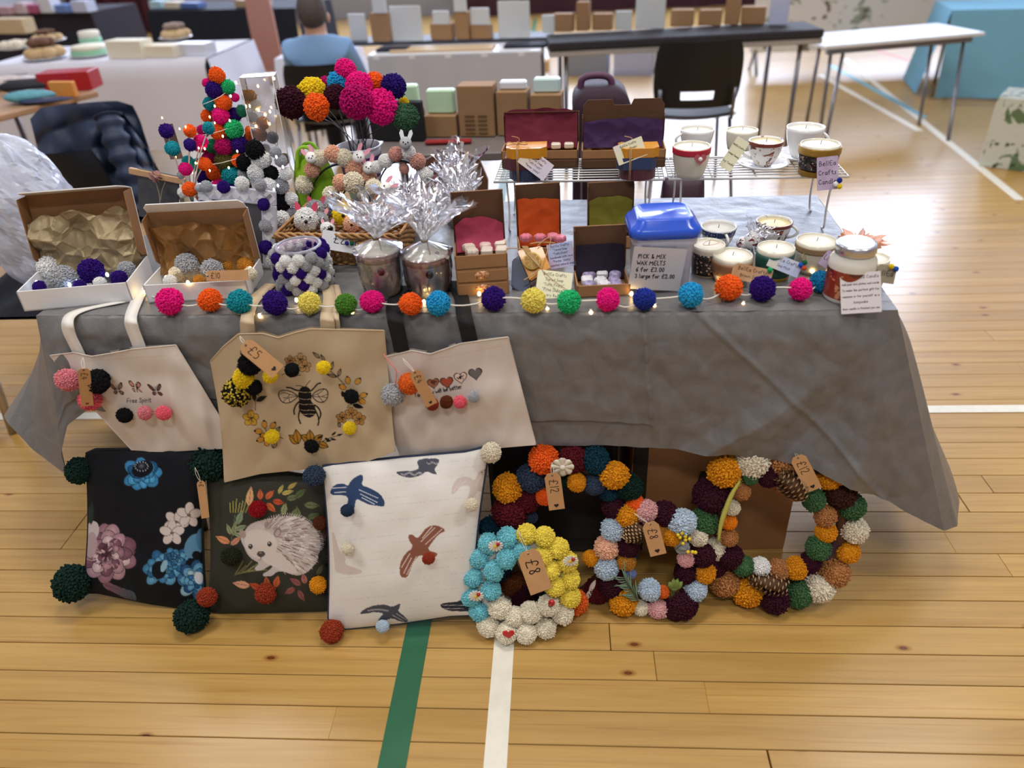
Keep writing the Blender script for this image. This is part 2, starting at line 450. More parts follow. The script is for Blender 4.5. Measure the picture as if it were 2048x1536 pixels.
# ------------------------------------------------------------------ painter for printed cloth (flat print only), in pixels of the photo frame
class Painter:
    def __init__(s, x0, y0, x1, y1, bg, ss=2):
        s.x0, s.y0, s.ss = x0, y0, ss
        s.w, s.h = int((x1 - x0) * ss), int((y1 - y0) * ss)
        s.a = np.zeros((s.h, s.w, 3), np.float32) + np.array(bg, np.float32)
    def _bb(s, xs, ys, pad=1.0):
        x0 = max(0, int((min(xs) - pad - s.x0) * s.ss)); x1 = min(s.w, int((max(xs) + pad - s.x0) * s.ss) + 2)
        y0 = max(0, int((min(ys) - pad - s.y0) * s.ss)); y1 = min(s.h, int((max(ys) + pad - s.y0) * s.ss) + 2)
        if x1 <= x0 or y1 <= y0: return None
        X = (np.arange(x0, x1) + 0.5) / s.ss + s.x0; Y = (np.arange(y0, y1) + 0.5) / s.ss + s.y0
        gx, gy = np.meshgrid(X, Y)
        return gx, gy, slice(y0, y1), slice(x0, x1)
    def put(s, bb, m, col, al=1.0):
        m = (m * al)[..., None]; r = s.a[bb[2], bb[3]]; s.a[bb[2], bb[3]] = r * (1 - m) + np.array(col[:3], np.float32) * m
    def poly(s, pts, col, al=1.0):
        xs = [p[0] for p in pts]; ys = [p[1] for p in pts]; bb = s._bb(xs, ys)
        if bb is None: return
        gx, gy = bb[0], bb[1]; ins = np.zeros(gx.shape, bool); n = len(pts)
        for i in range(n):
            (ax, ay), (bx, by) = pts[i], pts[(i + 1) % n]
            if ay == by: continue
            c = ((ay > gy) != (by > gy)) & (gx < (bx - ax) * (gy - ay) / (by - ay) + ax); ins ^= c
        s.put(bb, ins.astype(np.float32), col, al)
    def spoly(s, pts, col, al=1.0, it=2): s.poly([tuple(p)[:2] for p in smooth_pl([(a, b, 0) for a, b in pts], it, True)], col, al)
    def ell(s, cx, cy, rx, ry, rot, col, al=1.0, soft=0.0):
        R = max(rx, ry); bb = s._bb([cx - R, cx + R], [cy - R, cy + R])
        if bb is None: return
        dx, dy = bb[0] - cx, bb[1] - cy; c, q = cos(radians(rot)), sin(radians(rot))
        d = np.sqrt(((dx * c + dy * q) / rx) ** 2 + ((-dx * q + dy * c) / ry) ** 2)
        m = (d < 1).astype(np.float32) if not soft else np.clip((1 - d) / soft, 0, 1)
        s.put(bb, m, col, al)
    def line(s, pts, wd, col, al=1.0):
        for (ax, ay), (bx, by) in zip(pts, pts[1:]):
            bb = s._bb([ax, bx], [ay, by], wd)
            if bb is None: continue
            dx, dy = bx - ax, by - ay; L = dx * dx + dy * dy + 1e-9
            t = np.clip(((bb[0] - ax) * dx + (bb[1] - ay) * dy) / L, 0, 1)
            d = np.hypot(bb[0] - ax - t * dx, bb[1] - ay - t * dy)
            s.put(bb, np.clip((wd / 2 - d) * s.ss + 0.5, 0, 1).astype(np.float32), col, al)
    def sline(s, pts, wd, col, al=1.0): s.line([tuple(p)[:2] for p in smooth_pl([(a, b, 0) for a, b in pts], 2)], wd, col, al)
    def dash(s, p, q, wd, col, n):
        for i in range(n):
            a, b = (i + 0.1) / n, (i + 0.65) / n
            s.line([(p[0] + (q[0] - p[0]) * a, p[1] + (q[1] - p[1]) * a), (p[0] + (q[0] - p[0]) * b, p[1] + (q[1] - p[1]) * b)], wd, col)
    def text(s, txt, x, y, h, ang, wd, col, sp=0.16):
        st, W = strokes(txt, h, sp); c, q = cos(radians(ang)), sin(radians(ang))
        for pl in st: s.line([(x + a * c - b * q * -1 * -1, y + a * q - b * c) if False else (x + a * c + b * q, y + a * q - b * c) for a, b in pl], wd, col)
    def leaf(s, x, y, L, wd, ang, col, vein=None, fill=True):
        c, q = cos(radians(ang)), sin(radians(ang)); pts = []
        for i in range(13):
            t = i / 12; pts.append((L * t, wd / 2 * sin(pi * t ** 0.8)))
        pts = pts + [(a, -b) for a, b in pts[::-1]]; W = [(x + a * c - b * q, y + a * q + b * c) for a, b in pts]
        if fill: s.poly(W, col)
        else: s.line(W + W[:1], 1.2, col)
        if vein: s.line([(x, y), (x + L * 0.9 * c, y + L * 0.9 * q)], 0.9, vein)
    def sample(s, px, py):
        X = np.clip((np.asarray(px) - s.x0) * s.ss - 0.5, 0, s.w - 1.001); Y = np.clip((np.asarray(py) - s.y0) * s.ss - 0.5, 0, s.h - 1.001)
        x, y = X.astype(int), Y.astype(int); fx, fy = (X - x)[..., None], (Y - y)[..., None]
        x1, y1 = np.minimum(x + 1, s.w - 1), np.minimum(y + 1, s.h - 1)
        v = s.a[y, x] * (1 - fx) * (1 - fy) + s.a[y, x1] * fx * (1 - fy) + s.a[y1, x] * (1 - fx) * fy + s.a[y1, x1] * fx * fy
        v = v / 255.0
        return np.where(v <= 0.04045, v / 12.92, ((v + 0.055) / 1.055) ** 2.4)
def print_mat(name, rough=0.8, weave=0.0, wscale=900):
    t = NT(name); at = t.n('Attribute'); at.attribute_name = 'print'
    t.l(at.outputs['Color'], t.b.inputs['Base Color']); t.set(Roughness=rough); t.b.inputs['Specular IOR Level'].default_value = 0.2
    if weave: t.bump(t.noise(t.mapping((1, 1, 1)), wscale, 3), weave, 0.001)
    return t.m
def set_print(me, cols):
    at = me.attributes.new('print', 'FLOAT_COLOR', 'POINT')
    a = np.ones((len(me.vertices), 4), np.float32); a[:len(cols), :3] = cols
    if len(cols) < len(a): a[len(cols):, :3] = cols[0]
    at.data.foreach_set('color', a.ravel())
# ================================================================== THE HALL
def floor_mat(name, seams):
    t = NT(name); geo = t.n('NewGeometry'); oi = t.n('ObjectInfo')
    mp = t.n('Mapping'); t.l(geo.outputs['Position'], mp.inputs[0])
    if not seams:
        cb = t.n('CombineXYZ'); t.l(t.math('MULTIPLY', oi.outputs['Random'], 37.0), cb.inputs[0]); t.l(t.math('MULTIPLY', oi.outputs['Random'], 11.0), cb.inputs[1])
        t.l(cb.outputs[0], mp.inputs['Location'])
    v = mp.outputs[0]
    m2 = t.n('Mapping'); t.l(v, m2.inputs[0]); m2.inputs['Scale'].default_value = (1.2, 26, 1)
    g = t.noise(m2.outputs[0], 1.6, 6, 0.6, 0.6)
    base = t.ramp(g, [(0.25, lin((172, 133, 68))), (0.5, lin((187, 148, 80))), (0.75, lin((199, 160, 92)))])
    m3 = t.n('Mapping'); t.l(v, m3.inputs[0]); m3.inputs['Scale'].default_value = (0.7, 70, 1)
    g2 = t.noise(m3.outputs[0], 2.0, 3, 0.5, 1.2)
    lines = t.ramp(g2, [(0.60, (1, 1, 1, 1)), (0.68, lin((226, 200, 160)))])
    base = t.mix(0.55, base, lines, 'MULTIPLY')
    if not seams:
        base = t.mix(1.0, base, t.ramp(oi.outputs['Random'], [(0, (0.90, 0.88, 0.86, 1)), (1, (1.06, 1.05, 1.03, 1))]), 'MULTIPLY')
    # knots
    m4 = t.n('Mapping'); t.l(v, m4.inputs[0]); m4.inputs['Scale'].default_value = (1.5, 3.1, 0)
    vo = t.n('TexVoronoi'); vo.feature = 'F1'; vo.voronoi_dimensions = '2D'; t.l(m4.outputs[0], vo.inputs['Vector']); vo.inputs['Scale'].default_value = 1.5
    kn = t.ramp(vo.outputs['Distance'], [(0.0, lin((168, 120, 80))), (0.010, lin((140, 94, 60))), (0.015, lin((110, 68, 44))), (0.022, lin((206, 168, 120))), (0.05, (1, 1, 1, 1))])
    base = t.mix(1.0, base, kn, 'MULTIPLY')
    if seams:
        sx = t.n('SeparateXYZ'); t.l(geo.outputs['Position'], sx.inputs[0])
        fr = t.math('FRACT', t.math('DIVIDE', sx.outputs[1], 0.0775))
        sm = t.ramp(fr, [(0.0, (0.35, 0.25, 0.18, 1)), (0.03, (1, 1, 1, 1))]); base = t.mix(0.7, base, sm, 'MULTIPLY')
    t.l(base, t.b.inputs['Base Color'])
    rg = t.noise(v, 3.0, 4)
    t.l(t.ramp(rg, [(0.3, (0.30, 0.30, 0.30, 1)), (0.7, (0.40, 0.40, 0.40, 1))]), t.b.inputs['Roughness'])
    t.b.inputs['Specular IOR Level'].default_value = 0.5
    t.b.inputs['Coat Weight'].default_value = 0.55; t.b.inputs['Coat Roughness'].default_value = 0.2
    t.bump(g, 0.05, 0.002)
    return t.m
M_plank = floor_mat('varnished_pine_plank', False); M_floorfar = floor_mat('varnished_pine_far', True)
X0, X1, Y0, Y1, ZC = -7.5, 7.5, -5.0, 13.0, 6.3
PW = 0.0775; YS = pz(1024, 1356, 0).y
mb = MB(); mb.box((0, (Y0 + Y1) / 2, -0.04), (X1 - X0, Y1 - Y0, 0.05))
floor = struct('floor', mb, mat('dark_gap', (58, 38, 24), 0.9))
# each board that can be told apart is a piece of its own, laid on the sub floor
row0 = int((0.55 - YS) / PW) - 1; R0 = YS + row0 * PW
NR = int((4.6 - R0) / PW)
pm_cache = {}
def plank(x0, x1, y, n):
    L = round(x1 - x0, 2)
    if L not in pm_cache:
        q = MB(); q.box((0, 0, -0.0075), (L - 0.0012, PW - 0.0016, 0.015), b=0.0012); pm_cache[L] = q.mesh('floor_plank'); pm_cache[L].materials.append(M_plank)
    o = bpy.data.objects.new('floor_plank', pm_cache[L]); COL.objects.link(o); o.parent = floor; o.location = ((x0 + x1) / 2, y, 0)
cnt = 0
SPL = {-1: [-1.29], -2: [-0.66 + 0.0], -3: [0.3]}
for r in range(NR):
    y = R0 + (r + 0.5) * PW
    xa, xb = -0.95 * (y + 0.55) - 0.25, 0.75 * (y + 0.55) + 0.35
    rr = random.Random(500 + r); cuts = [xa]
    x = xa + rr.choice([0.8, 1.2, 1.6, 2.0])
    while x < xb - 0.3:
        cuts.append(round(x, 1)); x += rr.choice([1.8, 2.4, 3.0])
    cuts.append(xb)
    for a, b in zip(cuts, cuts[1:]):
        b2 = a + round((b - a) * 2) / 2 if False else b
        plank(a, b2, y, cnt); cnt += 1
# outer flooring beyond the separate boards, in strips around them
mb = MB()
ytop = R0 + NR * PW
mb.box((0, (ytop + Y1) / 2, -0.0075), (X1 - X0, Y1 - ytop, 0.015))
mb.box((0, (Y0 + R0) / 2, -0.0075), (X1 - X0, R0 - Y0, 0.015))
vs = []
for sgn in (-1, 1):
    q = []
    for y in (R0, ytop):
        xi = (-0.95 * (y + 0.55) - 0.25) if sgn < 0 else (0.75 * (y + 0.55) + 0.35)
        q.append((xi - sgn * 0.14, y))
    xo = X0 if sgn < 0 else X1
    mb.add([(q[0][0], R0, -0.001), (q[1][0], ytop, -0.001), (xo, ytop, -0.001), (xo, R0, -0.001)], [(0, 1, 2, 3) if sgn < 0 else (3, 2, 1, 0)])
part(floor, 'far_boards', mb, M_floorfar)
# court markings
def court_line(pts, wd, m):
    q = MB(); a, b = Vector(pts[0]), Vector(pts[1]); d = (b - a).normalized(); L = (b - a).length
    q.box(((a + b) / 2), (L, wd, 0.0012), rz=0, M=Matrix.Translation((0, 0, 0.0007))) if False else q.box((0, 0, 0), (L, wd, 0.0012), M=Matrix.Translation((a + b) / 2 + Vector((0, 0, 0.0007))) @ Matrix.Rotation(atan2(d.y, d.x), 4, 'Z'))
    part(floor, 'court_line', q, m)
M_lw = mat('court_paint_white', (232, 228, 214), 0.45, var=0.05, vscale=30); M_lg = mat('court_paint_green', (34, 98, 66), 0.45, var=0.06, vscale=20)
M_lb = mat('court_paint_blue', (120, 185, 205), 0.45); M_lr = mat('court_paint_red', (190, 90, 70), 0.45)
gx, wx = pz(838, 1250, 0).x, pz(1008, 1290, 0).x
court_line([(gx, 0.3, 0), (gx, 12, 0)], 0.058, M_lg); court_line([(wx, 0.3, 0), (wx, 12, 0)], 0.047, M_lw)
yw = pz(1950, 818, 0).y; court_line([(-5, yw, 0), (1.7, yw, 0)], 0.04, M_lw)
def px_line(a, b, wd, m): court_line([pz(a[0], a[1], 0), pz(b[0], b[1], 0)], wd, m)
px_line((1690, 118), (2040, 400), 0.05, M_lw); px_line((1660, 130), (1850, 235), 0.05, M_lb); px_line((1640, 150), (1840, 262), 0.05, M_lw); px_line((1700, 85), (1850, 130), 0.05, M_lr)
# shell
M_wall = mat('painted_hall_wall', (160, 161, 168), 0.8, var=0.03, vscale=2); M_ceil = mat('white_ceiling', (205, 206, 210), 0.85)
mb = MB(); mb.box((0, Y1 + 0.1, ZC / 2), (X1 - X0 + 0.4, 0.2, ZC)); struct('wall_back', mb, M_wall)
mb = MB(); mb.box((0, Y0 - 0.1, ZC / 2), (X1 - X0 + 0.4, 0.2, ZC)); struct('wall_front', mb, M_wall)
mb = MB(); mb.box((X0 - 0.1, (Y0 + Y1) / 2, ZC / 2), (0.2, Y1 - Y0, ZC)); struct('wall_left', mb, M_wall)
mb = MB(); mb.box((X1 + 0.1, (Y0 + Y1) / 2, ZC / 2), (0.2, Y1 - Y0, ZC)); struct('wall_right', mb, M_wall)
mb = MB(); mb.box((0, (Y0 + Y1) / 2, ZC + 0.1), (X1 - X0 + 0.4, Y1 - Y0 + 0.4, 0.2)); struct('ceiling', mb, M_ceil)
# ceiling lamps (the light itself is set at the top) and high daylit windows
M_tube = mat('lamp_diffuser', (255, 250, 240), 0.5, emit=2.0); M_housing = mat('lamp_housing', (220, 220, 222), 0.5)
for i, (lx, ly) in enumerate(LAMPS):
    r = thing('ceiling_lamp', 'long white ceiling lamp over the ' + ['left side of the hall beside the stall', 'right side of the hall beside the stall', 'cake table', 'right hand folding tables', 'stall itself', 'floor in front of the stall', 'maroon curtain', 'leaf print screen'][i], 'lamp', (lx, ly, 6.0), 0, 'hall ceiling lamps')
    q = MB(); q.box((0, 0, 0.1), (1.6, 0.6, 0.1)); q.tube([(-0.6, 0, 0.15), (-0.6, 0, 0.3)], 0.01); q.tube([(0.6, 0, 0.15), (0.6, 0, 0.3)], 0.01); part(r, 'housing', q, M_housing)
    q = MB(); q.box((0, 0, 0.03), (1.5, 0.5, 0.03)); part(r, 'diffuser', q, M_tube)
M_pane = mat('daylit_pane', (215, 228, 255), 0.3, emit=DAYLIGHT); M_wf = mat('window_frame', (225, 226, 230), 0.5)
for i, xw in enumerate((-5.4, -2.7, 0.0, 2.7, 5.4)):
    q = MB()
    for dz in (-1.9, 1.9): q.box((xw, Y1 - 0.04, 3.5 + dz), (2.3, 0.08, 0.08))
    for dx in (-1.11, 0, 1.11): q.box((xw + dx, Y1 - 0.04, 3.5), (0.08, 0.08, 3.8))
    wdo = struct('window_%d' % (i + 1), q, M_wf)
    for dx in (-0.555, 0.555):
        q = MB(); q.box((xw + dx, Y1 - 0.02, 3.5), (1.03, 0.01, 3.72)); part(wdo, 'pane', q, M_pane)

# ================================================================== THE STALL TABLE AND ITS CLOTH
M_steel = mat('grey_steel_tube', (120, 122, 126), 0.35, metal=0.8); M_top = mat('table_laminate', (196, 190, 182), 0.5)
tc = (FL + FR + BL + BR) / 4
table = thing('folding_table', 'long folding table under the grey plastic cloth', 'table', (tc.x, tc.y, 0), TROT)
TW, TD = (FR - FL).length - 0.02, (BR - FR).dot(YD) - 0.02
q = MB(); q.box((0, 0, T - 0.018), (TW, TD, 0.03), b=0.004); part(table, 'tabletop', q, M_top)
for sx in (-1, 1):
    for sy in (-1, 1):
        q = MB(); q.tube([(sx * (TW / 2 - 0.2), sy * (TD / 2 - 0.1), T - 0.03), (sx * (TW / 2 - 0.12), sy * (TD / 2 - 0.09), 0.0)], 0.012, 8); part(table, 'leg', q, M_steel)
    q = MB(); q.tube([(sx * (TW / 2 - 0.15), -(TD / 2 - 0.1), 0.35), (sx * (TW / 2 - 0.15), TD / 2 - 0.1, 0.35)], 0.009, 6); part(table, 'brace', q, M_steel)
def cloth_mat():
    t = NT('grey_plastic_cloth'); v = t.mapping((1, 1, 1))
    a = t.noise(v, 16, 6, 0.6, 1.5); b = t.noise(v, 45, 5, .65, 2.0)
    t.l(t.ramp(a, [(0.3, lin((108, 107, 108))), (0.7, lin((124, 123, 124)))]), t.b.inputs['Base Color'])
    t.set(Roughness=0.36); t.b.inputs['Specular IOR Level'].default_value = 0.38
    h = t.math('ADD', t.math('MULTIPLY', a, 1.0), t.math('MULTIPLY', b, 0.55)); t.bump(h, 0.26, 0.005)
    return t.m
M_cloth = cloth_mat()
HEM_F = [((134, 951), .10), ((124, 905), .09), ((140, 845), .06), ((190, 806), .03), ((300, 812), .02), ((520, 838), .02), ((800, 866), .02), ((1060, 884), .022), ((1240, 884), .022), ((1400, 898), .03), ((1500, 905), .035), ((1600, 922), .04), ((1690, 956), .045), ((1770, 996), .05), ((1840, 1036), .055), ((1888, 1062), .06)]
hemF = [fp(p[0], p[1], o) for p, o in HEM_F]
def hem_front(u):
    # u = 0..1 along the front edge; ends bunch towards the hanging corner tips
    pl = hemF
    s = [0.0, 0.012, 0.03, 0.06, 0.13, 0.26, 0.43, 0.575, 0.675, 0.76, 0.81, 0.86, 0.9, 0.94, 0.975, 1.0]
    for i in range(len(s) - 1):
        if u <= s[i + 1] + 1e-9:
            k = (u - s[i]) / (s[i + 1] - s[i]); return pl[i].lerp(pl[i + 1], k)
    return pl[-1]
NU, NV = 240, 40
def f_top(u, v):
    P = FL.lerp(FR, u).lerp(BL.lerp(BR, u), v); e = min(v, 1 - v, u, 1 - u)
    z = 0.003 + 0.0022 * nz(P.x * 7, P.y * 9) * min(1, e * 12) + 0.0015 * nz(P.x * 30, P.y * 30, 2)
    return P + Vector((0, 0, max(0.0012, z)))
def f_front(u, v):
    A = f_top(u, 0); B = hem_front(u); P = A.lerp(B, v)
    bul = 0.014 * sin(pi * min(1, v * 6) / 2) * (1 - 0.3 * v)
    wv = 0.007 * nz(u * 14, v * 2.2, 1.0) * v + 0.0035 * nz(u * 45, v * 9, 4) * min(1, v * 5)
    if u > 0.8: wv += 0.022 * sin((u - 0.8) * 38) * v * (1 - u) * 4
    # fold creases pressed into the cloth
    wv += 0.008 * max(0, 1 - abs(u - 0.725 + 0.015 * v) / 0.006) * max(0, min(1, (.86 - v) * 8)); wv += .010 * max(0, u - .725 + .015 * v) * 0 + .004 * (1 if u < .725 - .015 * v and v < .8 else 0) * min(1, v * 6)
    wv -= 0.003 * max(0, 1 - abs(v - 0.80 - 0.25 * (u - .6) ** 2 * 6) / 0.012) * max(0, min(1, (u - .5) * 14, (.72 - u) * 14))
    wv += 0.004 * max(0, 1 - abs(u - 0.555 + .03 * (1 - v)) / 0.004) * (1 - v) + 0.005 * max(0, 1 - abs((u - .86) * 1.2 - (v - .5) * .18) / 0.010)
    wv += v * (.034 * max(0, 1 - abs(u - (.985 - .085 * v)) / .028) - .016 * max(0, 1 - abs(u - (.985 - .15 * v)) / .03) + .016 * max(0, 1 - abs(u - (.985 - .22 * v)) / .03)) + v * .02 * max(0, 1 - abs(u - (.02 + .06 * v)) / .03)
    vo = noise.voronoi(Vector((P.x * 11 + 3, P.z * 7 + P.x * 5, 0)))[0]; wv += 0.010 * (vo[1] - vo[0]) * min(1, v * 5)
    cr = max(0, 1 - v * 7); wv += .006 * cr * abs(nz(u * 70, v * 3, 11)) * (1 if v > .01 else 0)
    sc = 0.004 * nz(u * 60, 0, 7) * max(0, 1 - v * 6)
    k = min(1, u * 25, (1 - u) * 25); return P - YD * (bul + wv + sc) * k
def side_hem(side):
    if side < 0: return [hemF[0], fp(80, 900, .05), fp(40, 848, .0), fp(28, 830, -.06), fp(40, 800, -.25), fp(90, 745, -.5), BL + Vector((-0.16, 0, -0.27))]
    return [hemF[-1], fp(1899, 1052, .03), fp(1893, 1000, -.06), fp(1872, 920, -.2), fp(1850, 850, -.35), fp(1800, 760, -.52), BR + Vector((0.12, 0.0, -0.3))]
def f_side(side):
    hm = side_hem(side); s = [0, .08, .18, .34, .55, .8, 1.0]
    def fn(u, v):
        A = (f_top(0, u) if side < 0 else f_top(1, u))
        B = hm[-1]
        for i in range(6):
            if u <= s[i + 1] + 1e-9:
                B = hm[i].lerp(hm[i + 1], (u - s[i]) / (s[i + 1] - s[i])); break
        P = A.lerp(B, v)
        o = 0.02 * sin(pi * min(1, v * 5) / 2) + 0.02 * nz(u * 5, v * 1.5, 9) * v * min(1, u * 6)
        o *= min(1, u * 12 + 0.0)
        return P + XD * side * o
    return fn
def f_back(u, v):
    A = f_top(u, 1); B = A + YD * 0.04 + Vector((0, 0, -0.25 + 0.02 * sin(u * 9)))
    return A.lerp(B, v) + YD * (0.012 * sin(pi * min(1, v * 5) / 2))
mb = MB(); mb.grid(f_top, NU, 110); mb.grid(f_front, NU * 2, NV * 3, flip=True)
mb.grid(f_side(-1), 90, 50); mb.grid(f_side(1), 90, 50, flip=True); mb.grid(f_back, NU // 2, 14)
cl = solo('tablecloth', 'crinkled grey plastic cloth draped over the stall table', 'tablecloth', mb, M_cloth, (tc.x, tc.y, T), world=True)
# ================================================================== tags
M_kraft = mat('kraft_tag', (196, 150, 104), 0.8, var=0.06, vscale=40); M_ink = mat('black_ink', (30, 26, 26), 0.7); M_twine = mat('tag_string', (225, 215, 200), 0.8)
def price_tag(root, top, bot, wpx, plane, text, heart=True, knot=None, hcol=None):
    """kraft tag (part of the thing it is tied to); text runs from the hole end to the far end"""
    A, B = plane(*top), plane(*bot); N = (CP - (A + B) / 2).normalized()
    M, L = frame_from(A, B, N); wd = wpx * mpp((A + B) / 2)
    c = wd * 0.22
    poly = [(-wd / 2, 0), (wd / 2, 0), (wd / 2, L - c * 1.3), (wd / 2 - c, L), (-wd / 2 + c, L), (-wd / 2, L - c * 1.3)]
    q = MB(); q.prism(poly, 0.0008, M)
    hole = [(0.0022 * cos(a * pi / 5), L - wd * 0.16 + 0.0022 * sin(a * pi / 5)) for a in range(10)]
    tg = part(root, 'price_tag', q, M_kraft, True)
    q = MB(); R = Matrix.Rotation(-pi / 2, 4, 'Z'); h = wd * 0.5
    n = max(2, len(text)); h = min(wd * 0.52, L * 0.6 / (n * 0.72))
    Mt = M @ Matrix.Translation((-h / 2 + wd * 0.02, L - wd * 0.42, 0.0006)) @ R
    lettering(q, text, h, Mt, max(0.0011, wd * 0.045), 0.0, 0.01)
    q.prism(hole, 0.0002, M @ Matrix.Translation((0, 0, 0.0006)))
    sub(tg, 'lettering', q, M_ink, root.location)
    if heart:
        q = MB(); q.prism([(x, y) for x, y in heart_poly(wd * 0.15)], 0.0004, M @ Matrix.Translation((0, wd * 0.3, 0.0006)))
        sub(tg, 'heart_stamp', q, hcol or M_ink, root.location)
    H = M @ Vector((0, L - wd * 0.16, 0.001))
    K = knot if knot else M @ Vector((wd * 0.1, L + wd * 0.5, -0.004))
    q = MB(); q.tube(smooth_pl([H, H.lerp(K, 0.5) + Vector((0.004, -0.002, 0)), K], 2), 0.0006, 5); q.tube(smooth_pl([H, H.lerp(K, 0.5) + Vector((-0.004, -0.002, 0.002)), K], 2), 0.0006, 5)
    sub(tg, 'string', q, M_twine, root.location)
    return tg

# ================================================================== printed cushions
def cushion(name, label, P0, th, yaw, top, bot, pt, nu, nv, Tk, backmat, pm, piping=None):
    N = Vector((sin(yaw) * cos(th) * -1, -cos(yaw) * cos(th), sin(th)))
    PL = lambda px, py: pplane(px, py, P0, N)
    us = np.linspace(0, 1, nu); vsn = np.linspace(0, 1, nv)
    tp = [poly_interp(top, u) for u in us]; bt = [poly_interp(bot, u) for u in us]
    root = thing(name, label, 'cushion', Vector((P0.x, P0.y, 0)))
    mb = MB(); V = []; pxs = np.zeros((nv, nu)); pys = np.zeros((nv, nu))
    fl = root.location
    for j, v in enumerate(vsn):
        for i, u in enumerate(us):
            x = tp[i][0] + (bt[i][0] - tp[i][0]) * v; y = tp[i][1] + (bt[i][1] - tp[i][1]) * v
            # slightly hollow sides between the corners
            x += 7 * sin(pi * v) * (1 - 2 * u) * abs(1 - 2 * u)
            pxs[j, i] = x; pys[j, i] = y
            P = PL(x, y); e = (1 - abs(2 * u - 1) ** 2.4) * (1 - abs(2 * v - 1) ** 2.4)
            b = Tk * max(0, e) ** 0.55 + 0.004 * nz(u * 6, v * 6, Tk * 50) * min(1, e * 3)
            V.append(toward(P, b))
    Fc = [(j * nu + i, (j + 1) * nu + i, (j + 1) * nu + i + 1, j * nu + i + 1) for j in range(nv - 1) for i in range(nu - 1)]
    mb.add(V, Fc, None, True)
    me = mb.mesh('printed_cover', fl); me.materials.append(pm); set_print(me, pt.sample(pxs.ravel(), pys.ravel()))
    part(root, 'printed_cover', me, None)
    # back half
    mb = MB(); k = 5
    us2 = list(range(0, nu, k)) + ([nu - 1] if (nu - 1) % k else []); vs2 = list(range(0, nv, k)) + ([nv - 1] if (nv - 1) % k else [])
    V2 = []
    for j in vs2:
        for i in us2:
            u, v = us[i], vsn[j]; e = (1 - abs(2 * u - 1) ** 2.4) * (1 - abs(2 * v - 1) ** 2.4)
            V2.append(PL(pxs[j, i], pys[j, i]) - N * (Tk * 0.8 * max(0, e) ** 0.55))
    n2 = len(us2)
    mb.add(V2, [(j * n2 + i, j * n2 + i + 1, (j + 1) * n2 + i + 1, (j + 1) * n2 + i) for j in range(len(vs2) - 1) for i in range(n2 - 1)], None, True)
    part(root, 'back_cover', mb, backmat, True)
    edge = [V[i] for i in range(0, nu, 6)] + [V[j * nu + nu - 1] for j in range(0, nv, 6)] + [V[(nv - 1) * nu + i] for i in range(nu - 1, -1, -6)] + [V[j * nu] for j in range(nv - 1, -1, -6)]
    mb = MB(); mb.tube([p - N * 0.003 for p in edge], 0.004, 6, closed=True); part(root, 'piping', mb, piping or backmat, True)
    return root, PL
def cush_pom(root, PL, x, y, rpx, col, off, md='yarn', **k):
    P = toward(PL(x, y), off); R = rpx * mpp(P); P = lift(P, R); pom(root, P, R, col, md, **k)
pm_cotton = print_mat('printed_cotton', 0.75, 0.25, 700)
R1 = random.Random(3)
def vivid(c, k): return tuple(max(0, min(255, x * k)) for x in c)
def bloom(pt, cx, cy, R, cols, n=34, sq=1.0, seed=1):
    r = random.Random(seed)
    for ring in range(5):
        rad = R * (1 - ring * 0.2); m = max(6, int(n * (1 - ring * 0.12) / 4))
        for i in range(m):
            a = 2 * pi * i / m + r.uniform(-0.25, 0.25) + ring * 0.5; d = rad * 0.58; c = r.choice(cols)
            x, y = cx + d * cos(a), cy + d * sin(a) * sq; L = rad * r.uniform(0.34, 0.46); W = rad * r.uniform(0.26, 0.34)
            pt.ell(x, y, L + 1.2, W + 1.2, math.degrees(a), vivid(c, 0.45)); pt.ell(x, y, L, W, math.degrees(a), c)
            pt.ell(x + 0.3 * L * cos(a), y + 0.3 * L * sin(a), L * 0.6, W * 0.62, math.degrees(a), vivid(c, 1.28), 0.55, soft=0.7)
# -- dark floral cushion
pt = Painter(95, 870, 460, 1260, (17, 20, 27))
for i in range(26): pt.ell(R1.uniform(160, 410), R1.uniform(895, 1215), R1.uniform(14, 44), R1.uniform(10, 30), R1.uniform(0, 180), R1.choice([(14, 36, 46), (10, 14, 20), (24, 34, 38), (8, 10, 14)]), 0.45, soft=0.8)
bloom(pt, 284, 948, 40, [(58, 128, 178), (30, 84, 130), (70, 150, 200)], 30, 0.8, 4)
pt.ell(285, 938, 22, 16, -20, (14, 16, 24)); pt.ell(283, 932, 9, 8, 0, (120, 124, 138), 0.8, soft=0.9)
for a in range(14): pt.ell(283 + 13 * cos(a * .45), 933 + 9 * sin(a * .45), 1.3, 1.3, 0, (170, 175, 190))
bloom(pt, 216, 1106, 58, [(176, 142, 156), (150, 112, 130), (208, 186, 194), (120, 84, 104)], 46, 1.05, 8)
pt.ell(213, 1106, 20, 24, 10, (60, 34, 48), 0.85, soft=0.6)
for i in range(36):
    a = R1.uniform(0, 6.28); d = R1.uniform(8, 30); pt.ell(214 + d * cos(a), 1106 + d * 1.15 * sin(a), R1.uniform(3, 6), 1.6, math.degrees(a), R1.choice([(190, 150, 165), (84, 46, 66), (215, 190, 198)]))
pt.ell(185, 1062, 13, 20, 10, (206, 198, 202)); pt.ell(182, 1090, 12, 26, 5, (184, 164, 172))
for i in range(7): pt.leaf(205 + i * 9, 1168 + i * 2, 34, 15, 20 + i * 8, (130 - i * 8, 92, 108), (90, 60, 74))
for k, (x, y, r) in enumerate(((322, 1137, 39), (352, 1118, 26))): bloom(pt, x, y, r, [(66, 132, 178), (42, 98, 146), (92, 158, 200)], 26, 1.0, 20 + k)
pt.ell(318, 1140, 15, 18, 0, (16, 22, 34)); pt.ell(328, 1132, 6, 13, 20, (150, 195, 220))
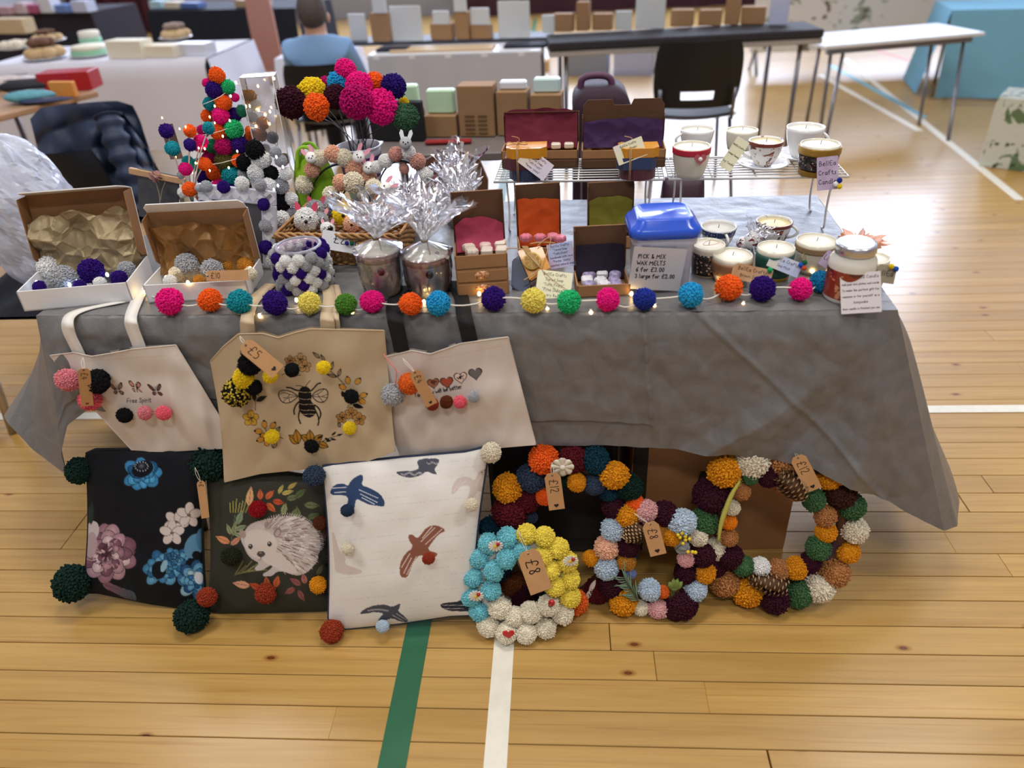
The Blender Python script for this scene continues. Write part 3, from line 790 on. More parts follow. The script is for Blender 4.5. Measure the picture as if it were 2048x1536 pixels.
bloom(pt, 392, 1160, 40, [(58, 118, 168), (40, 88, 138), (104, 168, 210), (160, 200, 224)], 34, 1.1, 31)
pt.ell(398, 1156, 9, 12, 0, (228, 232, 238)); pt.ell(388, 1092, 18, 26, 25, (96, 150, 188)); pt.ell(404, 1078, 12, 22, 0, (80, 134, 174)); pt.ell(393, 1110, 9, 8, 0, (14, 20, 28))
for cx, cy in ((352, 1044), (378, 1030), (344, 1066)):
    for a in range(5):
        pt.ell(cx + 13 * cos(a * 1.257 + cx), cy + 13 * sin(a * 1.257 + cx), 13, 9.5, math.degrees(a * 1.257 + cx), (120, 112, 112)); pt.ell(cx + 13.5 * cos(a * 1.257 + cx), cy + 13.5 * sin(a * 1.257 + cx), 12, 8.4, math.degrees(a * 1.257 + cx), (216, 206, 204))
    pt.ell(cx, cy, 4, 3, 0, (120, 96, 90))
pt.leaf(172, 1050, 44, 12, -75, (40, 62, 60), (70, 90, 84)); pt.leaf(182, 1050, 50, 10, -88, (34, 52, 52))
B1 = pz(290, 1219, 0)
M_blk = mat('black_velvet', (18, 19, 24), 0.85)
cu1, PL1 = cushion('floral_cushion', 'dark cushion printed with blue and dusky pink flowers, green pompom corners', Vector((B1.x, B1.y, 0.0)), radians(17), 0.02,
    [(172, 908), (190, 900), (290, 899), (385, 901), (410, 908)], [(167, 1186), (195, 1186), (300, 1207), (360, 1216), (411, 1214)], pt, 150, 190, 0.045, M_blk, pm_cotton)
for x, y, r, o in ((159, 941, 27, .0), (421, 922, 42, -.02), (145, 1166, 38, .02), (383, 1232, 34, .03)): cush_pom(cu1, PL1, x, y, r, 'bottle', o)
price_tag(cu1, (401, 962), (411, 1036), 15, lambda x, y: toward(PL1(x, y), .05), '£', False, toward(PL1(390, 935), .05))
# -- hedgehog cushion
pt = Painter(400, 920, 700, 1250, (56, 57, 48))
GR = [(112, 122, 84), (92, 108, 70), (150, 158, 112)]; OR = [(208, 104, 62), (226, 150, 104), (196, 84, 52)]; MV = [(150, 92, 88), (176, 112, 104)]
for (x, y, L, wd, a, c) in [(497, 1012, 40, 15, -82, (222, 172, 124)), (520, 1000, 22, 12, -88, OR[0]), (531, 998, 24, 12, -45, OR[0]), (545, 1002, 24, 12, 10, OR[2]), (533, 1006, 26, 13, 45, OR[0]), (556, 988, 22, 8, -60, (186, 170, 92)), (563, 988, 26, 9, -15, (190, 174, 96)), (575, 978, 24, 8, -35, (186, 160, 86)),
    (573, 998, 26, 12, -12, GR[0]), (590, 996, 28, 13, -40, GR[1]), (608, 1010, 32, 14, 2, GR[0]), (565, 1030, 26, 12, -75, GR[2]), (582, 1038, 26, 12, -60, GR[0]), (598, 1040, 28, 12, -100, GR[0]), (615, 1036, 26, 12, -20, GR[1]),
    (466, 1072, 30, 10, -80, GR[2]), (474, 1050, 32, 13, -70, (128, 148, 118)), (470, 1060, 26, 11, -20, (140, 156, 126)), (462, 1070, 24, 9, -110, GR[2]), (468, 1066, 24, 9, 25, (150, 164, 130)), (460, 1086, 32, 14, 205, OR[1]), (462, 1090, 26, 11, -40, (222, 150, 120)),
    (500, 1172, 36, 15, 190, (226, 168, 140)), (522, 1178, 26, 13, 205, OR[2]), (536, 1178, 26, 13, -100, OR[0]), (550, 1176, 26, 13, -75, OR[0]), (590, 1176, 24, 12, 150, MV[0]), (602, 1170, 26, 12, -150, MV[0]), (610, 1168, 22, 12, -100, MV[1]), (596, 1180, 26, 11, 60, MV[0]), (624, 1180, 22, 10, -60, (118, 104, 70)), (634, 1150, 24, 9, -60, (110, 104, 74)), (645, 1080, 26, 11, -70, (110, 82, 74))]:
    pt.leaf(x, y, L, wd, a, c, vivid(c, 0.55))
for i in range(9): pt.line([(470 + i * 4, 1150 - i), (486 + i * 6, 1122 + (i % 3) * 9)], 1.5, (150, 146, 96))
for i in range(7): pt.line([(461 + i * 5, 1025), (460 + i * 6.5, 1006 - (i % 3) * 4)], 1.6, (182, 174, 92))
pt.sline([(461, 1090), (466, 1060), (470, 1030)], 1.2, (120, 126, 96))
hb = [(487, 1066), (497, 1050), (515, 1042), (545, 1036), (575, 1031), (605, 1036), (628, 1052), (641, 1076), (641, 1100), (632, 1126), (616, 1144), (600, 1151), (585, 1150), (568, 1143), (553, 1143), (545, 1152), (528, 1154), (524, 1148), (540, 1140), (548, 1128), (538, 1132), (526, 1140), (512, 1142), (508, 1136), (520, 1126), (506, 1120), (495, 1110), (489, 1096), (480, 1078)]
pt.spoly(hb, (206, 196, 192))
for i in range(420):
    u = R1.random(); v = R1.random(); x = 497 + 142 * u; y = 1036 + 104 * v
    if ((x - 575) / 66) ** 2 + ((y - 1088) / 56) ** 2 > 0.96: continue
    if x < 560 and y > 1060 + (x - 500) * 0.0 and x < 552: continue
    a = atan2(y - 1078, x - 530) * 0.75 + 0.1; L = R1.uniform(9, 17)
    pt.line([(x, y), (x + L * cos(a), y + L * sin(a))], R1.uniform(0.9, 1.7), R1.choice([(150, 122, 120), (238, 232, 230), (172, 146, 142), (246, 242, 240), (118, 96, 98)]))
for i in range(60):
    a = -2.9 + 3.9 * i / 59; x, y = 574 + 66 * cos(a), 1088 + 56 * sin(a); pt.line([(x, y), (x + 7 * cos(a + .3), y + 6 * sin(a + .3))], 1.3, (222, 212, 208))
pt.spoly([(490, 1070), (500, 1060), (522, 1058), (545, 1068), (556, 1086), (552, 1106), (538, 1116), (520, 1118), (504, 1114), (494, 1102), (489, 1088)], (222, 212, 206))
pt.spoly([(520, 1112), (552, 1100), (575, 1120), (600, 1146), (580, 1148), (560, 1140), (545, 1132), (530, 1126)], (224, 214, 210))
pt.ell(485, 1068, 6, 9, -25, (176, 156, 150)); pt.ell(555, 1065, 7, 10, 20, (150, 132, 130)); pt.ell(555, 1066, 4, 7, 20, (190, 172, 168))
pt.ell(501, 1093, 4.4, 5, 0, (72, 62, 58)); pt.ell(539, 1088, 4.4, 5, 0, (72, 62, 58)); pt.ell(500, 1091, 1.3, 1.3, 0, (220, 220, 220)); pt.ell(538, 1086, 1.3, 1.3, 0, (220, 220, 220))
pt.ell(522, 1108, 8, 6, 0, (86, 78, 76)); pt.ell(521, 1106, 3, 1.6, 0, (150, 144, 142)); pt.line([(522, 1114), (522, 1118), (517, 1121)], 1, (120, 108, 104))
B2 = pz(540, 1229, 0)
cu2, PL2 = cushion('hedgehog_cushion', 'olive grey cushion printed with a hedgehog and autumn leaves', Vector((B2.x, B2.y, 0.0)), radians(20), 0.0,
    [(414, 952), (440, 947), (560, 944), (648, 958), (662, 962)], [(417, 1222), (440, 1226), (550, 1224), (650, 1221), (664, 1220)], pt, 160, 190, 0.045, mat('olive_cotton', (52, 54, 44), 0.85), pm_cotton)
for x, y, r, c, o in ((515, 1018, 18, (160, 24, 36), .06), (640, 1046, 15, (96, 48, 26), .045), (462, 1113, 19, (40, 44, 30), .055), (636, 1170, 18, 'mustard', .045), (531, 1187, 21, 'rust', .06), (414, 1194, 20, 'rust', .055), (652, 1112, 15, (44, 42, 34), .03)): cush_pom(cu2, PL2, x, y, r, c, o)
# -- white bird cushion
pt = Painter(610, 870, 1010, 1290, (240, 238, 234))
for k in range(22):
    y0 = 935 + k * 15
    for i in range(48):
        if R1.random() < 0.7: pt.line([(650 + i * 7, y0 - i * 0.75), (650 + i * 7 + R1.uniform(2, 6), y0 - i * 0.75 - .4)], 0.7, (196, 196, 198), 0.55)
def zz(x, y): return (600 + x / 3.471, 870 + y / 3.471)
def zp(pts, col, it=1): pt.spoly([zz(*p) for p in pts], col, it=it)
DB = (52, 74, 112); BRN = (150, 96, 78); DG = (84, 86, 98); PB = (222, 208, 204)
zp([(205, 400), (235, 345), (300, 335), (335, 355), (350, 320), (385, 290), (430, 272), (440, 300), (425, 350), (480, 365), (560, 410), (592, 470), (580, 500), (530, 490), (480, 485), (430, 460), (390, 440), (378, 500), (375, 560), (300, 560), (330, 480), (335, 425), (270, 415), (230, 420)], DB)
for a, b in (((225, 370), (325, 362)), ((240, 400), (320, 395)), ((410, 380), (545, 440)), ((420, 410), (540, 470)), ((430, 435), (520, 482))): pt.dash(zz(*a), zz(*b), 1.8, (226, 230, 238), 9)
zp([(695, 990), (690, 900), (730, 820), (790, 780), (750, 720), (755, 690), (780, 690), (815, 720), (840, 690), (880, 640), (940, 622), (1020, 660), (960, 690), (920, 740), (880, 800), (960, 820), (940, 850), (880, 850), (830, 830), (790, 880), (760, 950), (745, 990)], BRN)
for a, b in (((720, 960), (775, 850)), ((740, 970), (810, 840)), ((705, 920), (765, 820)), ((840, 740), (940, 640)), ((870, 760), (990, 650)), ((850, 715), (920, 632))): pt.dash(zz(*a), zz(*b), 1.8, (238, 228, 222), 9)
zp([(660, 258), (700, 250), (790, 250), (830, 230), (810, 190), (830, 165), (970, 160), (960, 200), (930, 240), (955, 275), (920, 270), (880, 250), (830, 285), (760, 298), (700, 285)], DG)
for i in range(16): pt.line([zz(700 + i * 11, 265 + 8 * sin(i)), zz(706 + i * 11, 275 + 8 * sin(i)), zz(712 + i * 11, 265 + 8 * sin(i))], 0.9, (222, 222, 228))
for i in range(10): pt.line([zz(880 + i * 8, 190 + 6 * sin(i)), zz(884 + i * 8, 200 + 6 * sin(i))], 0.9, (222, 222, 228))
zp([(1048, 418), (1060, 340), (1110, 290), (1170, 290), (1215, 320), (1230, 270), (1260, 240), (1290, 238), (1280, 290), (1250, 350), (1300, 380), (1298, 425), (1240, 380), (1210, 430), (1180, 480), (1150, 470), (1180, 400), (1180, 350), (1120, 350), (1080, 400)], PB)
for a, b in (((1065, 390), (1120, 310)), ((1090, 370), (1160, 310)), ((1220, 350), (1260, 280))): pt.dash(zz(*a), zz(*b), 1.2, (240, 234, 232), 8)
pt.ell(*zz(1262, 258), 1.2, 1.2, 0, (40, 40, 40)); pt.line([zz(1280, 246), zz(1292, 234)], 1.4, (60, 60, 60))
zp([(245, 950), (240, 880), (225, 760), (222, 660), (245, 700), (270, 800), (320, 850), (310, 900), (380, 920), (444, 948), (400, 968), (330, 972), (280, 960)], PB)
zp([(410, 1245), (440, 1210), (520, 1180), (590, 1176), (640, 1195), (700, 1165), (690, 1200), (680, 1225), (730, 1260), (757, 1300), (700, 1298), (640, 1270), (600, 1285), (530, 1310), (560, 1260), (585, 1238), (520, 1228), (460, 1240)], DG)
for i in range(12): pt.line([zz(470 + i * 12, 1215 - 8 * sin(i * .3)), zz(476 + i * 12, 1224 - 8 * sin(i * .3)), zz(482 + i * 12, 1215 - 8 * sin(i * .3))], 0.9, (222, 222, 228))
for a, b in (((640, 1250), (720, 1292)), ((670, 1240), (740, 1285))): pt.dash(zz(*a), zz(*b), 1.2, (222, 222, 228), 8)
zp([(970, 1180), (1000, 1165), (1080, 1160), (1130, 1140), (1190, 1150), (1190, 1225), (1120, 1225), (1040, 1222), (990, 1205)], (50, 54, 66))
for y in (1182, 1205): pt.dash(zz(990, y), zz(1140, y), 1.3, (210, 212, 220), 12)
B3 = pz(800, 1262, 0)
M_navy = mat('navy_cotton', (46, 58, 82), 0.85)
cu3, PL3 = cushion('bird_cushion', 'white cushion printed with flying birds, navy back and mixed pompom corners', Vector((B3.x, B3.y, 0.0)), radians(18), 0.0,
    [(645, 934), (665, 930), (800, 916), (930, 905), (978, 894)], [(657, 1238), (690, 1258), (800, 1247), (900, 1232), (944, 1230)], pt, 230, 230, 0.05, M_navy, pm_cotton)
for x, y, r, c, o in ((628, 952, 22, 'slate', .02), (982, 905, 22, 'oat', .02), (663, 1263, 23, 'rust', .02), (694, 1021, 13, (44, 60, 88), .06), (943, 1010, 14, 'oat', .055), (857, 1117, 13, 'rust', .085), (765, 1252, 13, 'ice', .035), (694, 1098, 13, 'oat', .06)): cush_pom(cu3, PL3, x, y, r, c, o)

# ================================================================== pompom wreaths
M_petal = mat('white_petal', (240, 238, 230), 0.5); M_yolk = mat('daisy_centre', (245, 205, 60), 0.5); M_lady = mat('ladybird_red', (190, 28, 40), 0.25, coat=0.5); M_blackg = mat('gloss_black', (16, 16, 18), 0.3)
def wreath(name, label, base, th, poms, ringpx, ringmat, rs=1.13, off=0.0):
    B = pz(base[0], base[1], 0); N = Vector((0, -cos(th), sin(th))); P0 = Vector((B.x, B.y + 0.02 + off, 0.0))
    PL = lambda x, y: pplane(x, y, P0, N)
    root = thing(name, label, 'wreath', (B.x, B.y, 0))
    cx, cy, rx, ry = ringpx
    q = MB(); q.tube([PL(cx + rx * cos(a * pi / 20), cy + ry * sin(a * pi / 20)) - N * 0.008 for a in range(40)], 0.013, 10, closed=True); part(root, 'ring_base', q, ringmat, True)
    for p in poms:
        x, y, r, c = p[:4]; o = p[4] if len(p) > 4 else 0.0; P = toward(PL(x, y), o); R = r * mpp(P) * rs
        P = lift(P, R)
        pom(root, P, R, c)
    return root, PL
def daisy(root, P, N, r, bug=True, np_=13, m=None, cm=None):
    M, _ = frame_from(P + Vector((0, 0, 0.01)), P, N); q = MB()
    for i in range(np_):
        a = 2 * pi * i / np_; q.sphere((r * 0.58 * cos(a), r * 0.58 * sin(a), 0), 1.0, 8, 6, (1, 1, 1), None) if False else q.add(*petal(r, a, 1.0 if np_ > 10 else 2.0), M, True)
    fl = part(root, 'daisy', q, m or M_petal, True)
    q = MB(); q.sphere((0, 0, r * 0.08), r * 0.26, 10, 7, (1, 1, 0.6), M); sub(fl, 'centre', q, cm or M_yolk, root.location)
    if bug: ladybird(root, M @ Vector((r * 0.35, r * 0.45, r * 0.2)), N, r * 0.3)
def petal(r, a, wk=1.0):
    vs, fs = [], []
    for i, (d, w_) in enumerate(((0.15, 0.06), (0.45, 0.16), (0.8, 0.19), (0.97, 0.1), (1.0, 0.02))):
        for s, z in ((-1, 0.02), (0, 0.07), (1, 0.02), (0, -0.04)):
            x, y = d * r, s * w_ * r * wk; vs.append((x * cos(a) - y * sin(a), x * sin(a) + y * cos(a), z * r))
    for i in range(4):
        for k in range(4): l = (k + 1) % 4; fs.append((i * 4 + k, (i + 1) * 4 + k, (i + 1) * 4 + l, i * 4 + l))
    return vs, fs
def ladybird(root, P, N, r):
    M, _ = frame_from(P + Vector((0.004, 0, 0.01)), P, N)
    q = MB(); q.sphere((0, 0, 0), r, 12, 8, (0.8, 1.0, 0.6), M); b = part(root, 'ladybird', q, M_lady, True)
    q = MB(); q.sphere((0, -r * 0.9, 0), r * 0.45, 8, 6, (1, .8, .8), M)
    for sx, sy in ((-.35, .3), (.35, .3), (-.4, -.3), (.4, -.3)): q.sphere((sx * r, sy * r, r * 0.5), r * 0.16, 6, 5, (1, 1, .5), M)
    sub(b, 'spots', q, M_blackg, root.location)
def leafpart(root, name, pts, wd, m, N):
    q = MB(); n = len(pts); q.strip(pts, [max(0.0006, wd * sin(pi * (i + 0.3) / (n - 0.4))) for i in range(n)], 0.0006, lambda i: (pts[min(i + 1, n - 1)] - pts[max(i - 1, 0)]).cross(N)); part(root, name, q, m, True)
M_foam = mat('white_foam_ring', (200, 196, 190), 0.8); M_twig = mat('brown_wicker_ring', (92, 60, 40), 0.8)
FW = 19.5
w2 = [(1015, 1075, FW, 'aqua'), (977, 1087, FW, 'aqua'), (958, 1115, 20, 'aqua'), (945, 1152, 21, 'aqua'), (942, 1192, 20, 'aqua'), (958, 1222, FW, 'aqua'), (1013, 1117, FW, 'aqua', .015), (987, 1141, FW, 'aqua', .015), (982, 1180, 19, 'aqua', .015), (1044, 1103, 17, 'aqua', .01),
      (1054, 1068, 20, 'lemonade'), (1089, 1074, 20, 'lemonade'), (1116, 1096, 20, 'lemonade'), (1135, 1124, 19, 'lemonade'), (1141, 1157, 19, 'lemonade'), (1140, 1193, 20, 'lemonade'), (1084, 1115, 19, 'lemonade', .015), (1099, 1140, 19, 'lemonade', .015), (1110, 1173, 19, 'lemonade', .015),
      (1000, 1216, 21, 'cream', .01), (1029, 1233, 19, 'cream', .015), (1062, 1224, 20, 'cream', .015), (1097, 1210, 20, 'cream', .015), (1125, 1226, 20, 'cream'), (1091, 1255, 20, 'cream'), (1053, 1266, 20, 'cream'), (1013, 1266, 20, 'cream'), (977, 1252, 21, 'cream')]
wr2, PLw2 = wreath('pompom_wreath', 'small wreath of sky blue, yellow and cream pompoms with daisies', (1040, 1284), radians(20), w2, (1040, 1168, 78, 78), M_foam)
NV2 = (CP - PLw2(1040, 1170)).normalized()
for x, y in ((991, 1092), (952, 1192), (1141, 1122)): daisy(wr2, toward(PLw2(x, y), .043), NV2, 15.5 * mpp(PLw2(x, y)))
ladybird(wr2, toward(PLw2(1103, 1206), .052), NV2, 0.010)
q = MB(); P = toward(PLw2(1017, 1268), .058); M, _ = frame_from(P + Vector((0, 0, .01)), P, NV2); q.prism(heart_poly(0.014), 0.003, M); h = part(wr2, 'wooden_heart', q, mat('red_heart', (206, 38, 36), 0.5), True)
price_tag(wr2, (1054, 1101), (1083, 1183), 46, lambda x, y: toward(PLw2(x, y), .05), '£8', False, toward(PLw2(1036, 1060), .03))
w1 = [(1087, 918, 28, 'orange', .01), (1146, 918, 27, 'burgundy'), (1190, 920, 28, 'petrol'), (1228, 950, 26, 'mustard', .015), (1258, 974, 25, 'bottle'), (1061, 957, 27, 'slate'), (1015, 976, 28, 'mustard', .01), (1019, 1024, 32, 'burgundy', .01), (1056, 998, 24, 'burgundy'), (1088, 993, 16, 'orange', .015), (1153, 964, 18, 'mustard', .02), (1188, 970, 21, 'slate', .01), (1130, 960, 15, 'bottle'), (1219, 985, 17, 'petrol'),
      (1228, 1014, 22, 'plum'), (1062, 1034, 13, 'slate'), (984, 1056, 24, 'petrol'), (980, 1098, 26, 'burgundy'), (1000, 1138, 25, 'slate'), (1024, 1166, 24, 'brown', .01), (1050, 1200, 24, 'plum'), (1100, 1212, 25, 'petrol'), (1150, 1204, 24, 'ginger', .01), (1194, 1180, 24, 'burgundy'), (1226, 1150, 24, 'plum'), (1246, 1108, 25, 'petrol'), (1244, 1060, 24, 'burgundy')]
wr1, PLw1 = wreath('pompom_wreath', 'large wreath of orange, burgundy and dark blue pompoms behind the pastel one', (1120, 1228), radians(13), w1, (1118, 1062, 110, 140), M_twig, off=0.02)
NV1 = (CP - PLw1(1120, 1000)).normalized()
daisy(wr1, toward(PLw1(1125, 934), .055), NV1, 0.026, False, 8, mat('cream_flower', (232, 224, 208), 0.4), mat('pearl', (240, 236, 228), 0.2))
for i in range(2):
    a = toward(PLw1(1172 + i * 6, 1200 - i * 14), .03); b = toward(PLw1(1183 + i * 8, 1178 - i * 18), .03); leafpart(wr1, 'white_leaf', [a.lerp(b, k / 5) for k in range(6)], 0.012, M_petal, NV1)
price_tag(wr1, (1104, 946), (1114, 1019), 32, lambda x, y: toward(PLw1(x, y), .07), '£12', True, toward(PLw1(1104, 925), .05))
w3 = [(1271, 1006, 18, 'orange'), (1256, 1032, 22, 'mustard', .01), (1291, 1022, 22, 'rose', .01), (1328, 1027, 24, 'plum'), (1365, 1044, 26, 'ice', .015), (1226, 1058, 22, 'ice', .005), (1214, 1095, 23, 'peach', .005), (1213, 1135, 24, 'ice', .005), (1182, 1116, 15, 'mustard'), (1256, 1094, 21, 'plum', .01), (1253, 1123, 18, 'gold', .015), (1262, 1147, 10, 'lilac', .02), (1221, 1172, 23, 'plum'), (1246, 1203, 27, 'mustard', .005), (1282, 1215, 16, 'cream', .01), (1316, 1217, 19, 'rose', .01),
      (1364, 1208, 29, 'plum'), (1299, 1180, 21, 'ice', .02), (1326, 1184, 12, 'ginger', .02), (1347, 1188, 14, 'olive', .01), (1392, 1180, 22, 'ice', .015), (1410, 1145, 20, 'mustard', .01), (1371, 1145, 22, 'plum', .005), (1404, 1109, 24, 'plum', .01), (1372, 1117, 17, 'rose', .02), (1396, 1074, 18, 'oat', .01), (1364, 1094, 14, 'grey', .02), (1343, 1073, 18, 'mustard', .015), (1324, 1060, 14, 'gold', .005), (1268, 1068, 20, (88, 66, 48), .005), (1350, 1222, 18, 'plum'), (1240, 1160, 18, 'plum')]
wr3, PLw3 = wreath('pompom_wreath', 'small wreath of pale blue, blush, mustard and plum pompoms with greenery', (1300, 1238), radians(18), w3, (1312, 1122, 80, 80), M_twig)
NV3 = (CP - PLw3(1300, 1120)).normalized()
M_sage = mat('sage_sprig', (104, 128, 104), 0.6); M_berry = mat('yellow_berry', (228, 200, 50), 0.4); M_stem = mat('green_stem', (96, 104, 60), 0.6)
q = MB()
for i in range(15):
    t = i / 14; x0, y0 = 1276 - 26 * t, 1200 - 44 * t
    for s in (-1, 1):
        a = radians(215 + s * 42 + 12 * sin(i)); L = 18 + 6 * (i % 3)
        q.tube([toward(PLw3(x0, y0), .04), toward(PLw3(x0 + L * .6 * cos(a), y0 + L * .6 * sin(a)), .045), toward(PLw3(x0 + L * cos(a), y0 + L * sin(a) - 3), .046)], [0.0016, 0.0018, 0.0006], 5)
q.tube([toward(PLw3(1278, 1203), .035), toward(PLw3(1248, 1152), .044)], 0.0014, 5); part(wr3, 'green_sprig', q, M_sage, True)
q = MB(); bs = [(1364, 1066), (1371, 1073), (1360, 1075), (1379, 1078), (1371, 1080), (1366, 1087), (1385, 1104), (1391, 1105), (1376, 1104), (1356, 1070)]
st = part(wr3, 'berry_sprig', MB().tube([toward(PLw3(1350, 1100), .03), toward(PLw3(1362, 1090), .045), toward(PLw3(1368, 1072), .045)], 0.001, 5).tube([toward(PLw3(1355, 1100), .04), toward(PLw3(1388, 1104), .045)], 0.001, 5), M_stem, True)
for b in bs: q.sphere(toward(PLw3(*b), .047), 0.0045, 8, 6)
sub(st, 'berries', q, M_berry, wr3.location)
for k in range(4):
    a = toward(PLw3(1345 + 2 * k, 1180), .035); b = toward(PLw3(1338 + 9 * k, 1154 + 6 * abs(k - 1.5)), .045); leafpart(wr3, 'felt_leaf', [a.lerp(b, i / 6) for i in range(7)], 0.013, mat('sage_leaf', (128, 150, 80), 0.8), NV3)
price_tag(wr3, (1299, 1044), (1317, 1110), 33, lambda x, y: toward(PLw3(x, y), .06), '£8', True, toward(PLw3(1268, 1026), .045))
w4 = [(1450, 943, 31, 'mustard', .01), (1505, 922, 31, 'oat', .01), (1563, 924, 31, 'camel'), (1620, 922, 27, 'chocolate'), (1657, 950, 28, 'mustard'), (1680, 985, 30, 'chocolate'), (1703, 1012, 25, 'moss'), (1709, 1060, 24, 'oat'), (1695, 1103, 22, 'mustard'), (1668, 1143, 30, 'camel'), (1638, 1174, 28, 'oat', .01), (1598, 1187, 27, 'moss', .01), (1548, 1198, 27, 'plum'), (1496, 1184, 28, 'mustard', .01), (1449, 1164, 28, 'camel'), (1422, 990, 33, 'plum'), (1407, 1043, 27, 'moss', .005), (1430, 1098, 22, 'oat', .005), (1428, 1130, 24, 'plum'),
      (1483, 983, 17, 'camel', .02), (1464, 1015, 15, 'oat', .02), (1457, 1044, 16, 'amber', .02), (1458, 1075, 17, 'camel', .02), (1462, 1113, 23, 'plum', .015), (1486, 1131, 20, 'moss', .02), (1521, 1133, 18, 'white', .02), (1557, 1140, 20, 'camel', .02), (1592, 1136, 21, 'mustard', .02), (1620, 1124, 20, 'plum', .015), (1636, 1096, 23, 'moss', .02), (1652, 1064, 19, 'mustard', .02), (1651, 1032, 21, 'camel', .02), (1627, 999, 21, 'moss', .02), (1537, 953, 20, 'plum', .02), (1501, 955, 15, 'moss', .02), (1592, 986, 16, 'camel', .01), (1565, 972, 15, 'camel', .005)]
wr4, PLw4 = wreath('pompom_wreath', 'large autumn wreath of mustard, green, camel and plum pompoms with pine cones', (1560, 1222), radians(15), w4, (1562, 1052, 124, 118), M_twig)
NV4 = (CP - PLw4(1560, 1050)).normalized()
M_cone = mat('pine_cone_scale', (96, 66, 44), 0.7, var=0.3, vscale=90); M_conet = mat('pine_cone_tip', (186, 156, 116), 0.7)
def pinecone(root, A, B, r):
    M, L = frame_from(B, A, NV4); q = MB(); q2 = MB()
    q.lathe([(0.0, 0), (r * 0.7, L * 0.12), (r * 0.78, L * 0.5), (r * 0.3, L * 0.95), (0, L)], 10, M @ Matrix.Rotation(-pi / 2, 4, 'X'))
    for i in range(95):
        t = (i + 0.5) / 95; a = i * 2.39996; rr = r * (0.72 + 0.3 * sin(pi * min(1, t * 1.2))) * (1 if t < 0.75 else (1.15 - t) / 0.4)
        c = Vector((rr * cos(a), L * t, rr * sin(a))); o = Vector((cos(a), 0.35, sin(a))).normalized(); sd = Vector((-sin(a), 0, cos(a)))
        w_ = r * 0.26; tip = c + o * r * 0.3
        vs = [c - sd * w_ * .6, c + sd * w_ * .6, tip + sd * w_, tip - sd * w_, tip + o * r * .08 + Vector((0, r * .1, 0))]
        q.add(vs[:4], [(0, 1, 2, 3)], M); q.add([v - Vector((0, r * .08, 0)) for v in vs[:4]], [(3, 2, 1, 0)], M)
        q2.add([vs[3], vs[2], vs[4], tip - Vector((0, r * .08, 0))], [(0, 1, 2), (1, 0, 3)], M)
    c = part(root, 'pine_cone', q, M_cone, True); sub(c, 'scale_tips', q2, M_conet, root.location)
pinecone(wr4, toward(PLw4(1612, 986), .045), toward(PLw4(1558, 950), .045), 0.024)
pinecone(wr4, toward(PLw4(1574, 1174), .045), toward(PLw4(1502, 1158), .045), 0.021)
pinecone(wr3, toward(PLw3(1284, 1052), .035), toward(PLw3(1250, 1078), .035), 0.017)
q = MB(); pts = smooth_pl([toward(PLw4(*p), .045) for p in ((1480, 962), (1462, 990), (1452, 1018), (1442, 1045), (1437, 1080))], 2)
q.tube(pts, [0.002 + 0.004 * sin(pi * i / (len(pts) - 1)) for i in range(len(pts))], 7)
for i in range(260):
    p = pts[rnd.randrange(len(pts))]; d = Vector((rnd.gauss(0, 1), rnd.gauss(0, 1), rnd.gauss(0, 1))).normalized(); q.tube([p, p + d * rnd.uniform(.004, .009)], 0.0003, 3)
part(wr4, 'mohair_strand', q, mat('yellow_mohair', (190, 186, 90), 0.9), True)
q = MB(); pts = smooth_pl([PLw4(*p) for p in ((1684, 1040), (1678, 1075), (1662, 1104), (1640, 1124))], 2); q.strip(pts, 0.02, 0.002, lambda i: (pts[min(i + 1, len(pts) - 1)] - pts[max(i - 1, 0)]).cross(NV4)); part(wr4, 'velvet_ribbon', q, mat('purple_velvet', (74, 48, 60), 0.8), True)
price_tag(wr4, (1594, 912), (1629, 980), 31, lambda x, y: toward(PLw4(x, y), .07), '£12', True, toward(PLw4(1590, 905), .04))

# ================================================================== boxes under the table
M_card = mat('brown_cardboard', (168, 122, 80), 0.85, var=0.05, vscale=6); M_pbl = mat('black_plastic', (32, 32, 36), 0.5)
a, b = pz(1250, 1106, 0), pz(1562, 1098, 0); L = (b - a).length
cb = thing('cardboard_box', 'big brown cardboard box under the table behind the wreaths', 'box', (a + b) / 2 + Vector((0, 0.16, 0)), atan2((b - a).y, (b - a).x))
q = MB(); q.box((0, 0, .18), (L, .32, .36), b=.003); q.box((-L / 4, 0, .363), (L / 2 - .004, .32, .004)); q.box((L / 4, 0, .363), (L / 2 - .004, .32, .004)); part(cb, 'carton', q, M_card)
q = MB(); q.prism([(-.03, -.05), (.03, -.05), (.022, .05), (-.016, .05)], .003, Matrix.Translation((-.02, -.161, .22)) @ Matrix.Rotation(pi / 2, 4, 'X')); part(cb, 'printed_panel', q, mat('dark_print', (34, 36, 34), 0.7))
q = MB(); q.box((-L / 2 + .02, -.161, .18), (.035, .003, .34)); part(cb, 'tape_strip', q, mat('black_tape', (44, 36, 32), 0.5))
a, b = pz(985, 1150, 0), pz(1232, 1144, 0); L = (b - a).length
cr = thing('plastic_crate', 'black plastic crate under the table behind the wreaths', 'crate', (a + b) / 2 + Vector((0, 0.22, 0)), 0)
q = MB(); q.box((0, 0, .19), (L, .3, .38), b=.012); q.box((0, 0, .385), (L + .02, .32, .02), b=.008); part(cr, 'body', q, M_pbl)
q = MB(); q.box((L * .15, -.1515, .17), (L * .55, .004, .22), b=.002); part(cr, 'moulded_panel', q, mat('black_plastic_panel', (40, 40, 46), 0.35))
